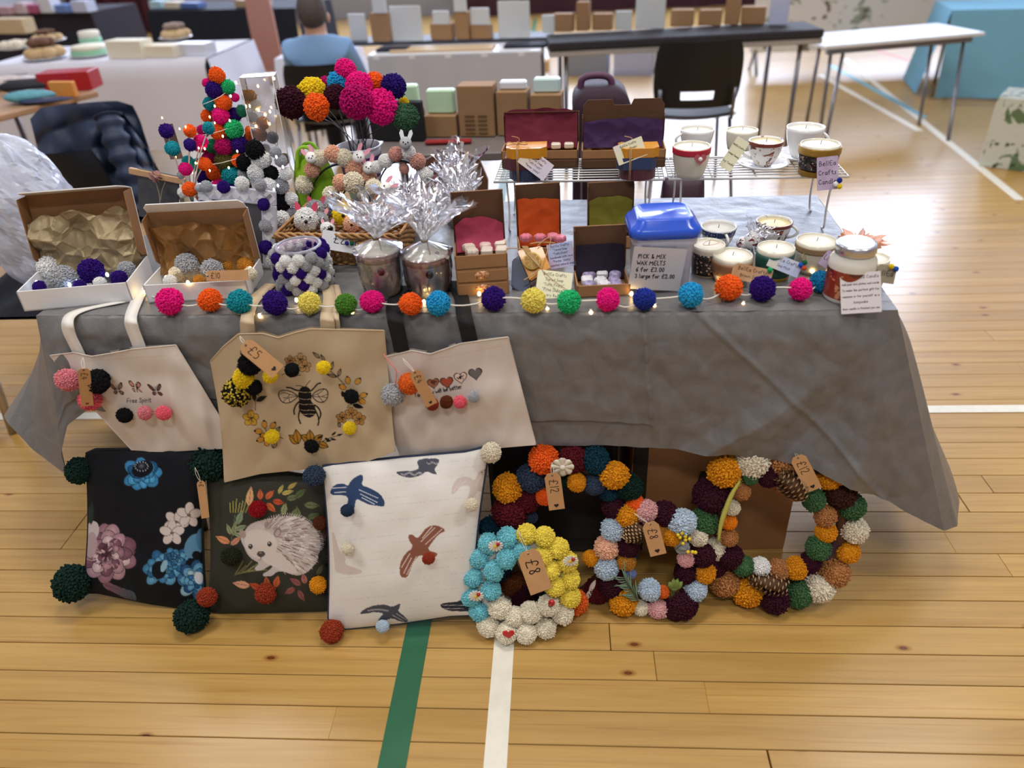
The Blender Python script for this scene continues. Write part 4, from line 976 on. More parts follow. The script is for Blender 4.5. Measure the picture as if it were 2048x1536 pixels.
# ================================================================== tote bags hung from the table edge
pm_canvas = print_mat('printed_canvas', 0.85, 0.35, 1100)
def bag(name, label, top, bot, pt, nu, nv, base, bulge, m_in, side=0.0, seed=1, back_up=5):
    us = np.linspace(0, 1, nu); vsn = np.linspace(0, 1, nv)
    tp = [poly_interp(top, u) for u in us]; bt = [poly_interp(bot, u) for u in us]
    c = fp((top[0][0] + bot[-1][0]) / 2, bot[0][1], base)
    root = thing(name, label, 'tote bag', Vector((c.x, c.y, c.z)))
    V = []; pxs = np.zeros((nv, nu)); pys = np.zeros((nv, nu))
    off = lambda u, v: base + bulge * v ** 1.5 + 0.011 * nz(u * 3 + seed, v * 3, seed) * min(1, v * 4) + 0.006 * nz(u * 8 + v * 3, v * 2.5, seed + 5)
    for j, v in enumerate(vsn):
        for i, u in enumerate(us):
            x = tp[i][0] + (bt[i][0] - tp[i][0]) * v; y = tp[i][1] + (bt[i][1] - tp[i][1]) * v
            x += side * sin(pi * v) * (1 - u)
            pxs[j, i] = x; pys[j, i] = y
            e = (1 - abs(2 * u - 1) ** 3) * (1 - max(0, 2 * v - 1) ** 3)
            V.append(fp(x, y, off(u, v) + 0.016 * e))
    mb = MB(); mb.add(V, [(j * nu + i, (j + 1) * nu + i, (j + 1) * nu + i + 1, j * nu + i + 1) for j in range(nv - 1) for i in range(nu - 1)], None, True)
    me = mb.mesh('front_panel', root.location); me.materials.append(pm_canvas); set_print(me, pt.sample(pxs.ravel(), pys.ravel()))
    part(root, 'front_panel', me, None)
    mb = MB(); k = 6; iu = list(range(0, nu, k)) + ([nu - 1] if (nu - 1) % k else []); iv = list(range(0, nv, k)) + ([nv - 1] if (nv - 1) % k else [])
    V2 = []
    for j in iv:
        for i in iu:
            u, v = us[i], vsn[j]; lift_ = back_up * (1 - v) * sin(pi * min(1, max(0, u))) ** 0.5
            e = (1 - abs(2 * u - 1) ** 3) * (1 - max(0, 2 * v - 1) ** 3)
            V2.append(fp(pxs[j, i], pys[j, i] - lift_, off(u, v) - 0.010 * e - 0.0012))
    n2 = len(iu); mb.add(V2, [(j * n2 + i, j * n2 + i + 1, (j + 1) * n2 + i + 1, (j + 1) * n2 + i) for j in range(len(iv) - 1) for i in range(n2 - 1)], None, True)
    part(root, 'back_panel', mb, m_in, True)
    mb = MB()
    mb.tube([V[i] for i in range(0, nu, 4)] + [V[nu - 1]], 0.0014, 5); mb.tube([V[j * nu] for j in range(0, nv, 4)], 0.0011, 5); mb.tube([V[j * nu + nu - 1] for j in range(0, nv, 4)], 0.0011, 5)
    part(root, 'hem', mb, m_in, True)
    return root, (lambda x, y, o=0.0: fp(x, y, base + bulge * 0.5 + 0.014 + o))
def strap(root, pts, wpx, m, base):
    P = []
    for x, y in pts:
        if y > 633: P.append(fp(x, y, base))
        else:
            Q = pz(x, y, T + 0.007); P.append(Q)
    # keep the strap outside the table edge where it bends over
    P = smooth_pl(P, 3); wd = wpx * mpp(P[0]); q = MB()
    P = [p + Vector((0, 0, max(0, T + 0.006 - p.z) if (p - FL).dot(YD) > -0.004 else 0)) for p in P]
    q.strip(P, wd, 0.0022, lambda i: (XD + (P[min(i + 1, len(P) - 1)] - P[max(i - 1, 0)]).normalized() * -0.15) if True else XD); part(root, 'handle', q, m, True)
M_nat = mat('natural_canvas', (206, 184, 152), 0.9, bump=0.2, bscale=900); M_whc = mat('white_canvas', (236, 232, 226), 0.9, bump=0.2, bscale=900); M_crm = mat('cream_canvas', (220, 209, 198), 0.9, bump=0.2, bscale=900); M_bkc = mat('black_webbing', (20, 20, 22), 0.8, bump=0.3, bscale=700)
INK = (26, 22, 22)
def Z1(x, y): return (80 + x / 4.267, 560 + y / 4.267)
def Z2(x, y): return (400 + x / 3.84, 560 + y / 3.84)
def Z3(x, y): return (720 + x / 4.267, 560 + y / 4.267)
# -- butterflies bag
pt = Painter(80, 660, 490, 920, (218, 207, 198))
pt.dash(Z1(400, 690), Z1(1180, 640), 0.7, (196, 178, 160), 60)
def bf(pts, col): pt.spoly([Z1(*p) for p in pts], (34, 22, 24)); cx = sum(p[0] for p in pts) / len(pts); cy = sum(p[1] for p in pts) / len(pts); pt.spoly([Z1(cx + (x - cx) * .66, cy + (y - cy) * .66) for x, y in pts], col)
for ox, oy, c, k in ((0, 0, (150, 112, 104), 1), (170, -8, (206, 146, 122), 0), (330, 10, (112, 70, 70), 1)):
    if k:
        bf([(578 + ox, 870 + oy), (620 + ox, 890 + oy), (655 + ox, 930 + oy), (640 + ox, 945 + oy), (600 + ox, 910 + oy)], c); bf([(660 + ox, 940 + oy), (670 + ox, 890 + oy), (695 + ox, 866 + oy), (708 + ox, 900 + oy), (690 + ox, 935 + oy)], c)
        bf([(625 + ox, 945 + oy), (650 + ox, 940 + oy), (660 + ox, 975 + oy), (635 + ox, 975 + oy)], c); bf([(665 + ox, 940 + oy), (700 + ox, 945 + oy), (722 + ox, 965 + oy), (705 + ox, 985 + oy), (678 + ox, 965 + oy)], c)
    else:
        bf([(750, 860), (775, 855), (805, 895), (810, 920), (770, 905)], c); bf([(815, 920), (820, 870), (850, 868), (866, 900), (840, 925)], c); bf([(780, 925), (808, 918), (815, 965), (795, 945)], c); bf([(815, 920), (850, 925), (880, 968), (850, 950)], c)
    pt.line([Z1(652 + ox, 925 + oy), Z1(662 + ox, 965 + oy)], 1.4, INK); pt.line([Z1(654 + ox, 925 + oy), Z1(645 + ox, 895 + oy)], 0.7, INK); pt.line([Z1(656 + ox, 925 + oy), Z1(662 + ox, 893 + oy)], 0.7, INK)
x0, y0 = Z1(740, 1050); pt.text('Free Spirit', x0, y0, 9.0, -2, 1.0, INK, sp=0.09)
bg1, BP1 = bag('tote_bag', 'cream tote bag printed with three butterflies and Free Spirit, white handles', [(100, 711), (148, 705), (183, 713), (225, 706), (267, 698), (352, 690)], [(266, 903), (330, 904), (478, 896)], pt, 190, 170, 0.035, 0.03, M_crm, side=-4, seed=2)
strap(bg1, [(160, 712), (150, 690), (138, 668), (134, 645), (140, 630), (165, 619), (205, 611), (240, 604)], 25, M_whc, .04)
strap(bg1, [(281, 700), (273, 678), (264, 656), (261, 640), (263, 626), (273, 603), (287, 572)], 27, M_whc, .04)
for x, y, r, c, md in ((135, 760, 23, 'blush', 'yarn'), (196, 763, 26, 'black', 'yarn'), (180, 800, 23, 'candy', 'yarn'), (249, 831, 16, 'black', 'yarn'), (290, 826, 15, 'blush', 'yarn'), (327, 826, 15, 'candy', 'yarn')): P = BP1(x, y, .016); pom(bg1, P, r * mpp(P), c)
price_tag(bg1, (167, 737), (175, 812), 22, lambda x, y: BP1(x, y, .045), '£4', True, BP1(166, 715, .02), mat('red_stamp', (130, 26, 36), 0.6))
# -- bee bag
pt = Painter(400, 640, 830, 990, (198, 178, 148))
def pl2(pts, col=INK, it=1): pt.spoly([Z2(*p) for p in pts], col, it=it)
def ln2(pts, wd, col=INK): pt.sline([Z2(*p) for p in pts], wd, col)
pl2([(760, 850), (775, 825), (800, 815), (835, 825), (852, 850), (858, 900), (850, 930), (880, 960), (892, 1010), (880, 1040), (840, 1060), (800, 1045), (765, 1010), (755, 960), (765, 930), (752, 890)])
for y in (862, 915, 955, 1000, 1030): ln2([(762, y - 6), (800, y + 4), (850, y - 2), (886, y + 4)], 0.9, (206, 184, 150))
WV = (206, 188, 160)
for pts in ([(755, 890), (690, 850), (625, 845), (598, 870), (615, 920), (640, 945), (690, 945), (745, 905)], [(855, 885), (900, 850), (955, 832), (985, 855), (978, 915), (940, 945), (890, 930)]):
    pl2(pts, WV); q = [Z2(*p) for p in pts]; q = [tuple(p)[:2] for p in smooth_pl([(a, b, 0) for a, b in q], 2, True)]; pt.line(q + q[:1], 1.7, INK)
for pts in ([(750, 890), (690, 880), (640, 860), (605, 880)], [(750, 895), (690, 900), (650, 920), (640, 942)], [(690, 880), (670, 905), (640, 905)], [(680, 905), (690, 942)], [(858, 888), (910, 875), (950, 840)], [(860, 893), (920, 900), (975, 880)], [(905, 880), (920, 905), (950, 940)], [(930, 895), (975, 905)]): ln2(pts, 1.0)
for pts in ([(760, 850), (730, 845), (700, 828), (665, 825)], [(855, 850), (880, 825), (900, 798), (925, 792)], [(765, 930), (735, 960), (720, 1000), (725, 1030)], [(775, 980), (760, 1020), (755, 1060), (772, 1102)], [(880, 960), (915, 985), (930, 1030), (920, 1060)], [(885, 1000), (905, 1040), (915, 1080), (905, 1115)]): ln2(pts, 2.8)
ln2([(790, 820), (770, 810), (735, 812)], 1.0); ln2([(812, 818), (825, 795), (848, 772)], 1.2)
def flw(x, y, r, col=(210, 166, 60)):
    for a in range(5):
        cx, cy = x + r * .6 * cos(a * 1.257 - .3), y + r * .6 * sin(a * 1.257 - .3); X, Y = Z2(cx, cy); pt.ell(X, Y, r * .5 / 3.84 + .8, r * .4 / 3.84 + .8, math.degrees(a * 1.257 - .3), INK); pt.ell(X, Y, r * .5 / 3.84, r * .4 / 3.84, math.degrees(a * 1.257 - .3), col)
        pt.line([Z2(x, y), (X, Y)], 0.8, INK)
    pt.ell(*Z2(x, y), 1.6, 1.6, 0, INK)
def hip(x, y, ang, L=52):
    X, Y = Z2(x, y); pt.ell(X, Y, L / 3.84 * .5 + .9, L / 3.84 * .36 + .9, ang, INK); pt.ell(X, Y, L / 3.84 * .5, L / 3.84 * .36, ang, (206, 150, 62)); c, s = cos(radians(ang)), sin(radians(ang))
    pt.ell(X - c * L / 3.84 * .55, Y - s * L / 3.84 * .55, 2.2, 1.8, 0, INK)
def lf2(x, y, L, wd, a, fill=None):
    X, Y = Z2(x, y); pt.leaf(X, Y, L / 3.84, wd / 3.84, a, fill or (180, 156, 124))
    if not fill: pt.leaf(X, Y, L / 3.84, wd / 3.84, a, INK, INK, False)
for f in ((390, 1062, 56), (770, 610, 44, (196, 160, 108)), (805, 662, 44, (196, 160, 108)), (690, 620, 36, (176, 130, 90)), (1090, 1058, 40, (176, 130, 70)), (1160, 1025, 44, (176, 130, 70)), (1222, 1068, 46, (176, 130, 70))): flw(*f)
for h in ((1135, 772, 80), (1212, 778, 130), (1095, 822, 35), (1255, 885, 160), (1245, 932, 20), (495, 1110, 85), (450, 1162, 5), (560, 1118, 125), (490, 1195, 10), (465, 1226, -20), (512, 1248, 75)): hip(*h)
for l in ((1110, 900, 55, 34, -115, INK), (1170, 958, 90, 36, 15, INK), (1060, 740, 64, 26, -70), (1005, 690, 66, 26, -75), (960, 630, 66, 22, -120), (920, 600, 70, 24, -140), (1050, 745, 80, 22, -165), (1075, 1130, 40, 24, -110), (590, 1165, 45, 28, -60), (560, 1290, 60, 36, -65), (430, 930, 95, 40, -25, (40, 44, 42)), (420, 930, 80, 36, -95, (40, 44, 42)), (430, 870, 90, 44, -60, INK), (420, 820, 70, 40, -130, INK)): lf2(*l)
for pts in ([(1060, 750), (1085, 780), (1110, 800)], [(1145, 960), (1130, 985)], [(425, 1000), (428, 950), (420, 900)], [(500, 1140), (520, 1180)], [(610, 1205), (638, 1218)], [(940, 1240), (1000, 1210), (1080, 1190)], [(1000, 700), (1060, 745)], [(630, 730), (660, 715)], [(740, 735), (772, 730)]): ln2(pts, 1.1)
for (x, y, a, L, wd) in ((760, 1255, -140, 100, 60), (755, 1255, -100, 110, 60), (860, 1240, -150, 100, 60), (850, 1245, -95, 95, 60), (880, 1240, -40, 80, 50), (910, 1255, 20, 80, 54)):
    X, Y = Z2(x, y); pt.leaf(X, Y, L / 3.84, wd / 3.84, a, (178, 128, 46)); pt.leaf(X, Y, L / 3.84, wd / 3.84, a, INK, INK, False)
for x, y, a in ((900, 1215, -20), (955, 1215, 20), (965, 1240, -10), (1010, 1195, -40), (1000, 1220, 10), (1050, 1195, -15)): lf2(x, y, 50, 16, a, INK)
bg2, BP2 = bag('tote_bag', 'natural canvas tote bag printed with a black bee and yellow flowers', [(421, 722), (446, 694), (478, 668), (525, 667), (556, 676), (595, 664), (621, 658), (768, 661)], [(449, 965), (520, 948), (640, 936), (720, 928), (790, 904)], pt, 270, 230, 0.045, 0.055, M_nat, side=6, seed=5)
strap(bg2, [(496, 672), (495, 655), (494, 640), (496, 626), (507, 598), (543, 568)], 29, M_nat, .05)
strap(bg2, [(656, 662), (655, 648), (654, 636), (655, 622), (661, 596), (652, 566)], 29, M_nat, .05)
strap(bg2, [(674, 660), (673, 646), (671, 634), (672, 620), (680, 598), (672, 570)], 14, M_nat, .042)
for x, y, r, c, md in ((487, 756, 22, 'yellow', 'yarn'), (474, 785, 30, 'black', 'bee'), (500, 728, 24, 'black', 'yarn'), (540, 752, 15, 'yellow', 'yarn'), (508, 775, 17, 'black', 'yarn'), (584, 740, 15, 'black', 'yarn'), (647, 735, 14, 'yellow', 'yarn'), (703, 793, 16, 'black', 'yarn'), (699, 856, 14, 'yellow', 'yarn'), (544, 873, 15, 'yellow', 'yarn'), (624, 891, 15, 'black', 'yarn'), (500, 705, 18, 'black', 'yarn')): P = BP2(x, y, .012); pom(bg2, P, r * mpp(P), c, md)
price_tag(bg2, (487, 687), (556, 744), 34, lambda x, y: BP2(x, y, .05), '£5', True, BP2(480, 672, .01))
# -- hearts bag
pt = Painter(720, 650, 1090, 940, (216, 204, 196))
pt.dash(Z3(540, 690), Z3(1230, 560), 0.7, (196, 176, 160), 60)
def ht(x, y, s, col, ang=-8):
    X, Y = Z3(x, y); c, q = cos(radians(ang)), sin(radians(ang)); P = [(a * c + b * q, a * q - b * c) for a, b in heart_poly(s / 4.267, 40)]
    pt.poly([(X + a * 1.12, Y + b * 1.12) for a, b in P], (60, 40, 40)); pt.poly([(X + a * .95, Y + b * .95) for a, b in P], col)
ht(625, 880, 48, (168, 112, 84)); ht(740, 872, 52, (176, 84, 60)); ht(858, 832, 52, (236, 214, 200)); ht(985, 798, 54, (112, 108, 108))
for i in range(26):
    for hx, hy, hc in ((625, 880, (84, 48, 36)), (858, 832, (34, 26, 28))):
        a, d = R1.uniform(0, 6.28), R1.uniform(0, 30); pt.ell(*Z3(hx + d * cos(a), hy - 6 + d * .8 * sin(a)), R1.uniform(.9, 1.7), R1.uniform(.6, 1.2), R1.uniform(0, 180), hc)
x0, y0 = Z3(560, 985); pt.text('Tomorrow will be better', x0 - 22, y0 + 4.2, 8.2, -11, 1.35, INK, sp=0.07)
bg3, BP3 = bag('tote_bag', 'pale tote bag printed with four hearts, long black handles', [(733, 728), (760, 716), (790, 709), (823, 701), (861, 708), (890, 698), (921, 687), (1016, 674)], [(802, 917), (930, 902), (1072, 890)], pt, 220, 190, 0.035, 0.04, M_crm, side=0, seed=9)
strap(bg3, [(804, 706), (799, 680), (793, 655), (789, 637), (786, 622), (789, 603), (806, 572)], 32, M_bkc, .045)
strap(bg3, [(941, 688), (936, 664), (931, 642), (928, 630), (926, 612), (922, 590), (904, 562)], 33, M_bkc, .045)
for x, y, r, c, md in ((786, 790, 24, 'grey', 'yarn'), (818, 767, 23, 'ginger', 'yarn'), (865, 808, 14, 'rust', 'yarn'), (893, 804, 14, (104, 52, 30), 'yarn'), (920, 804, 14, 'candy', 'yarn'), (947, 793, 13, 'grey', 'yarn')): P = BP3(x, y, .014); pom(bg3, P, r * mpp(P), c, md)
q = MB(); q.tube(smooth_pl([BP3(767, 708, 0), BP3(782, 728, .012), BP3(795, 742, .015), BP3(790, 772, .016)], 2), 0.0012, 5); q.tube([BP3(797, 742, .015), BP3(810, 760, .016)], 0.001, 5); part(bg3, 'pompom_cord', q, mat('coral_cord', (232, 128, 116), 0.8), True)
price_tag(bg3, (828, 742), (864, 810), 24, lambda x, y: BP3(x, y, .045), '£4', True, BP3(805, 716, .01))
# ================================================================== helpers for the goods on the table
def on(x, y, r, z=T):
    # ball of r pixels resting on height z, seen at this pixel
    R = 0.02
    for _ in range(6):
        P = pz(x, y, z + R); R = r * mpp(P)
    return P, R
def facing(P, o=0.0):
    N = (CP - P).normalized(); return lambda x, y: pplane(x, y, P + N * o, N)
def vplane(A, B):
    d = (B - A); d.z = 0; d.normalize(); return Vector((-d.y, d.x, 0))
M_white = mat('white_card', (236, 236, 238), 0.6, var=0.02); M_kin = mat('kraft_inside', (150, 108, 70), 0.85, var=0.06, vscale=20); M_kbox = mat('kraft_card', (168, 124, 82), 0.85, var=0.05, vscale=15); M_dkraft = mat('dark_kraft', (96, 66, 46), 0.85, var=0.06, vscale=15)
def mailer(name, label, A, B, D, h, Lid, lean, mo, mi, th=0.003, sf=0.03, flap=None, notch=False, tray_in=None, cat='box'):
    W = (B - A).length; rz = atan2((B - A).y, (B - A).x); root = thing(name, label, cat, A, rz)
    q = MB(); q.box((W / 2, D / 2, th / 2), (W, D, th)); q.box((W / 2, th / 2, h / 2), (W, th, h)); q.box((W / 2, D - th / 2, h / 2), (W, th, h))
    for x in (th / 2, W - th / 2): q.box((x, D / 2, h / 2), (th, D, h))
    part(root, 'tray', q, mo)
    if tray_in is not None:
        q = MB(); q.box((W / 2, D / 2, th + .0006), (W - 2 * th, D - 2 * th, .001))
        for x in (th + .0006, W - th - .0006): q.box((x, D / 2, h / 2), (.001, D - 2 * th, h - .001))
        q.box((W / 2, D - th - .0006, h / 2), (W - 2 * th, .001, h - .001)); q.box((W / 2, th + .0006, h / 2), (W - 2 * th, .001, h - .001)); part(root, 'tray_lining', q, tray_in)
    M = Matrix.Translation((0, D, h)) @ Matrix.Rotation(-lean, 4, 'X')      # lid frame: z along the lid, -y towards the front
    q = MB(); q.box((W / 2, th / 2, Lid / 2), (W, th, Lid), M); part(root, 'lid_outer', q, mo)
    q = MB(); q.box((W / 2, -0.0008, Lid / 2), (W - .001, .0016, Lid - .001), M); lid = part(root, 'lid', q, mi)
    if sf:
        for x in (th / 2, W - th / 2):
            q = MB(); Ms = M @ Matrix.Translation((x, 0, 0)) @ Matrix.Rotation(-pi / 2, 4, 'Y')
            q.prism([(0.004, 0), (Lid - .002, 0), (Lid - .006, -sf), (0.02, -sf), (0.006, -sf * .6)], th * .6, Ms)
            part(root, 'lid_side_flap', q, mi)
    if flap:
        FLn, ang = flap; Mf = M @ Matrix.Translation((0, 0, Lid)) @ Matrix.Rotation(ang, 4, 'X')
        pts = [(0.002, 0), (W - .002, 0), (W - .002, FLn * .6), (W - .012, FLn), (.012, FLn), (.002, FLn * .6)]
        if notch: pts = [(0.002, 0), (W - .002, 0), (W - .002, FLn * .6), (W - .014, FLn), (W * .62, FLn), (W * .59, FLn * .62), (W * .39, FLn * .62), (W * .36, FLn), (.014, FLn), (.002, FLn * .6)]
        q = MB(); q.prism(pts, th * .8, Mf @ Matrix(((1, 0, 0, 0), (0, 0, 1, 0), (0, 1, 0, 0), (0, 0, 0, 1)))); part(root, 'front_flap', q, mo if not notch else mi)
    return root, M, W
def tissue(label, boxroot, W, D, z0, y0, H, lean, m, amp=0.006, nu=46, nv=36, seed=1, round_=0.0, x0=0.004, x1=None, fold=True, curl=0.25, name='tissue_paper', cf=14.0):
    """crumpled sheet that rises from the tray against the lid"""
    root = thing(name, label, 'tissue paper', boxroot.location, boxroot.rotation_euler.z); x1 = x1 or W - x0
    def fn(u, v):
        x = x0 + (x1 - x0) * u
        top = H * (1 - round_ * abs(2 * u - 1) ** 3.0) + amp * 1.6 * nz(u * 5, 0, seed)
        s = top * v
        y = y0 + sin(lean) * s; z = z0 + cos(lean) * s
        vd = noise.voronoi(Vector((x * cf + seed, s * cf, seed * 1.7)))[0]; vd2 = noise.voronoi(Vector((x * cf * 2.3 + seed, s * cf * 2.3, seed * 2.3)))[0]
        c = 1.1 * (.7 - vd[1] + vd[0]) + .45 * (.7 - vd2[1] + vd2[0]) + .9 * nz(x * 14, s * 14, seed)
        b = -amp * (2.2 * c + 0.8 * sin(pi * u) * sin(pi * v)) - curl * 0.05 * (1 - v) ** 3
        return Vector((x, y + b * (1 if True else 0), z))
    q = MB(); q.grid(fn, nu, nv, smooth=not fold)
    q.grid(lambda u, v: fn(u, v) + Vector((0, .0006, 0)), nu, nv, smooth=not fold, flip=True)
    part(root, 'sheet', q, m); return root
def disc_prof(R, h, wall=0.003, taper=1.0, belly=0.0, foot=0.0):
    out = []; n = 8
    for i in range(n + 1):
        t = i / n; r = R * (taper + (1 - taper) * t) + belly * R * sin(pi * t); out.append((r, h * t))
    inn = [(max(0.001, r - wall), z) for r, z in out[::-1][:-1]] + [(max(0.001, out[0][0] - wall), wall)]
    return [(0.0001, 0)] + out + inn + [(0.0001, wall)], out
class Vessel:
    def __init__(s, name, label, cat, cx, yb, wpx, yrim, z, m, taper=0.75, belly=0.0, wall=0.003, wax=None, waxd=0.008, group=None, scallop=False):
        P = pz(cx, yb, z); s.R = wpx / 2 * mpp(P); s.C = P + Vector((0, s.R * taper, 0)); s.h = up(s.C - Vector((0, s.R, 0)), yrim)
        s.root = thing(name, label, cat, s.C, 0, group)
        s.prof, s.out = disc_prof(s.R, s.h, wall, taper, belly); q = MB(); q.lathe(s.prof, 40)
        s.body = part(s.root, 'body', q, m)
        if wax:
            ri = s.R - wall - .0004; q = MB(); q.lathe([(0.0001, s.h - waxd - .01), (ri * .97, s.h - waxd - .01), (ri, s.h - waxd), (ri * .5, s.h - waxd + .0004), (0.0001, s.h - waxd + .0004)], 32); part(s.root, 'wax', q, wax)
            q = MB(); q.tube([(0, 0, s.h - waxd), (.001, 0, s.h - waxd + .009)], .0007, 5); part(s.root, 'wick', q, M_wick)
    def rad(s, t):
        i = min(len(s.out) - 2, int(t * (len(s.out) - 1))); k = t * (len(s.out) - 1) - i
        return s.out[i][0] * (1 - k) + s.out[i + 1][0] * k
    def band(s, t0, t1, m, name='band', th=0.0012):
        n = 6; pr = [(s.rad(t0 + (t1 - t0) * i / n) + th, s.h * (t0 + (t1 - t0) * i / n)) for i in range(n + 1)]
        q = MB(); q.lathe([(pr[0][0] - th * .9, pr[0][1])] + pr + [(pr[-1][0] - th * .9, pr[-1][1])] , 40); me = q.mesh(name)
        # drop the end caps of the hoop
        bm = bmesh.new(); bm.from_mesh(me); bmesh.ops.delete(bm, geom=[f for f in bm.faces if len(f.verts) > 4], context='FACES_ONLY'); bm.to_mesh(me); bm.free(); me.materials.append(m)
        return part(s.root, name, me, None)
    def handle(s, ang, m, t0=0.25, t1=0.85, out=0.45, r=0.0035):
        a = radians(ang); d = Vector((cos(a), sin(a), 0)); q = MB(); pts = []
        for i in range(11):
            t = i / 10; z = s.h * (t1 + (t0 - t1) * t); rr = s.rad(z / s.h) - .001 + s.R * out * sin(pi * t) ** .7; pts.append(d * rr + Vector((0, 0, z)))
        q.tube(pts, r, 8); part(s.root, 'handle', q, m)
    def saucer(s, m, k=1.55):
        R = s.R * k; q = MB(); q.lathe([(0.0001, .0), (R * .5, .0), (R * .9, .008), (R, .013), (R * .99, .015), (R * .85, .011), (R * .5, .004), (.0001, .004)], 48); return q
M_wick = mat('wick', (60, 50, 44), 0.9); M_wax = mat('cream_wax', (244, 240, 226), 0.45); M_wax2 = mat('yellow_wax', (240, 228, 176), 0.45); M_china = mat('white_china', (238, 238, 238), 0.12, coat=0.4)
def floral(name, base, c1, c2, sc=34, thr=0.56):
    t = NT(name); v = t.mapping((1, 1, 1)); f = t.noise(v, sc, 4, .6, .8); g = t.noise(v, sc * 2.1, 3)
    c = t.ramp(f, [(thr, lin(base)), (thr + .02, lin(c1))]); c = t.mix(t.ramp(g, [(.62, (0, 0, 0, 1)), (.64, (1, 1, 1, 1))]), c, lin(c2)); t.l(c, t.b.inputs['Base Color']); t.set(Roughness=.15); t.b.inputs['Coat Weight'].default_value = .3; MATS[name] = t.m; return t.m
M_china_m = floral('maroon_floral_china', (238, 236, 232), (120, 50, 44), (176, 120, 96), 46, .58); M_blackfl = floral('black_floral_paper', (30, 26, 26), (170, 110, 96), (200, 180, 160), 90, .6); M_bluech = floral('blue_gilt_band', (34, 52, 104), (200, 170, 90), (230, 230, 235), 120, .62)
M_glass = mat('clear_glass', (240, 246, 246), 0.03, trans=0.95, ior=1.45); M_wallwax = mat('wax_behind_glass', (226, 220, 200), 0.25, coat=0.6)
# zig-zag (pinked) card with printed lines
def watercolor(name, cols):
    t = NT(name); v = t.mapping((1, 1, 1)); f = t.noise(v, 16, 3); t.l(t.ramp(f, [(0.3 + 0.4 * i / (len(cols) - 1), lin(c)) for i, c in enumerate(cols)]), t.b.inputs['Base Color']); t.set(Roughness=.7); return t.m
WC1 = watercolor('pastel_card', [(240, 232, 196), (238, 222, 232), (228, 226, 244)]); WC2 = watercolor('cream_card', [(244, 240, 208), (238, 236, 200), (244, 232, 224)]); WC3 = watercolor('blue_pink_card', [(150, 168, 204), (176, 178, 212), (188, 142, 170)]); WC4 = watercolor('lilac_card', [(198, 180, 208), (182, 160, 190), (206, 192, 214)]); WC5 = watercolor('tan_card', [(206, 168, 120), (190, 146, 104), (214, 180, 140)]); WC6 = watercolor('blue_cream_card', [(240, 226, 176), (196, 208, 236), (180, 196, 232)])
def pink_poly(w_, h_, step=0.004, a=0.0012):
    P = []
    for (x0, y0), (x1, y1) in (((0, 0), (w_, 0)), ((w_, 0), (w_, h_)), ((w_, h_), (0, h_)), ((0, h_), (0, 0))):
        n = max(3, int(hypot(x1 - x0, y1 - y0) / step)); dx, dy = (x1 - x0) / n, (y1 - y0) / n; L = hypot(dx, dy)
        for i in range(n): P += [(x0 + dx * i, y0 + dy * i), (x0 + dx * (i + .5) + dy / L * -a, y0 + dy * (i + .5) + dx / L * a)]
    return P
def card(TLp, TRp, BLp, place, m, lines, pinked=True, lw=0.0006, ink=None, name='gift_card', label=None, root=None, cat='card', bend=0.0, txt_h=None):
    """small printed card: corner pixels top-left, top-right, bottom-left placed by `place`"""
    A, B, Cc = place(*TLp), place(*TRp), place(*BLp); X = (B - A); w_ = X.length; X.normalize(); Yv = (A - Cc); Yv = Yv - X * Yv.dot(X); h_ = Yv.length; Yv.normalize(); Z = X.cross(Yv); O = A - Yv * h_
    M = Matrix(((X.x, Yv.x, Z.x, O.x), (X.y, Yv.y, Z.y, O.y), (X.z, Yv.z, Z.z, O.z), (0, 0, 0, 1)))
    own = root is None
    if own: root = thing(name, label, cat, A.lerp(place(*BLp), .5))
    q = MB(); q.prism(pink_poly(w_, h_) if pinked else [(0, 0), (w_, 0), (w_, h_), (0, h_)], .0006, M); c = part(root, 'card' if own else name, q, m, True)
    q = MB(); n = len(lines); 
    for i, ln in enumerate(lines):
        txt, k = ln if isinstance(ln, tuple) else (ln, 1.0)
        st, wd = strokes(txt, 1.0); hh = min(h_ / (n + 1) * .55 * k, w_ * .9 / max(wd, .1)); yy = h_ - (i + 1) * h_ / (n + 0.7) 
        lettering(q, txt, hh, M @ Matrix.Translation((w_ / 2, yy, .0006)), max(lw, hh * .1), .5)
    (part(root, 'lettering', q, ink or M_ink, True) if own else sub(c, 'lettering', q, ink or M_ink, root.location))
    return root, M, w_, h_
def warm_bulb(root, P, d=Vector((0, 0, 1)), L=0.013, r=0.0036, m=None, sock=True):
    d = d.normalized(); q = MB(); q.sphere(P + d * L * .6, r, 8, 6, (1, 1, 1.5)); b = part(root, 'bulb', q, m or M_bulb, True)
    if sock: q = MB(); q.tube([P, P + d * L * .5], r * .8, 6); sub(b, 'socket', q, M_wire, root.location)
M_bulb = mat('warm_bulb', (255, 236, 190), 0.3, emit=22, emcol=(255, 208, 130)); M_bulbc = mat('cool_bulb', (225, 235, 255), 0.3, emit=12, emcol=(190, 215, 255)); M_wire = mat('white_wire', (238, 234, 226), 0.4)

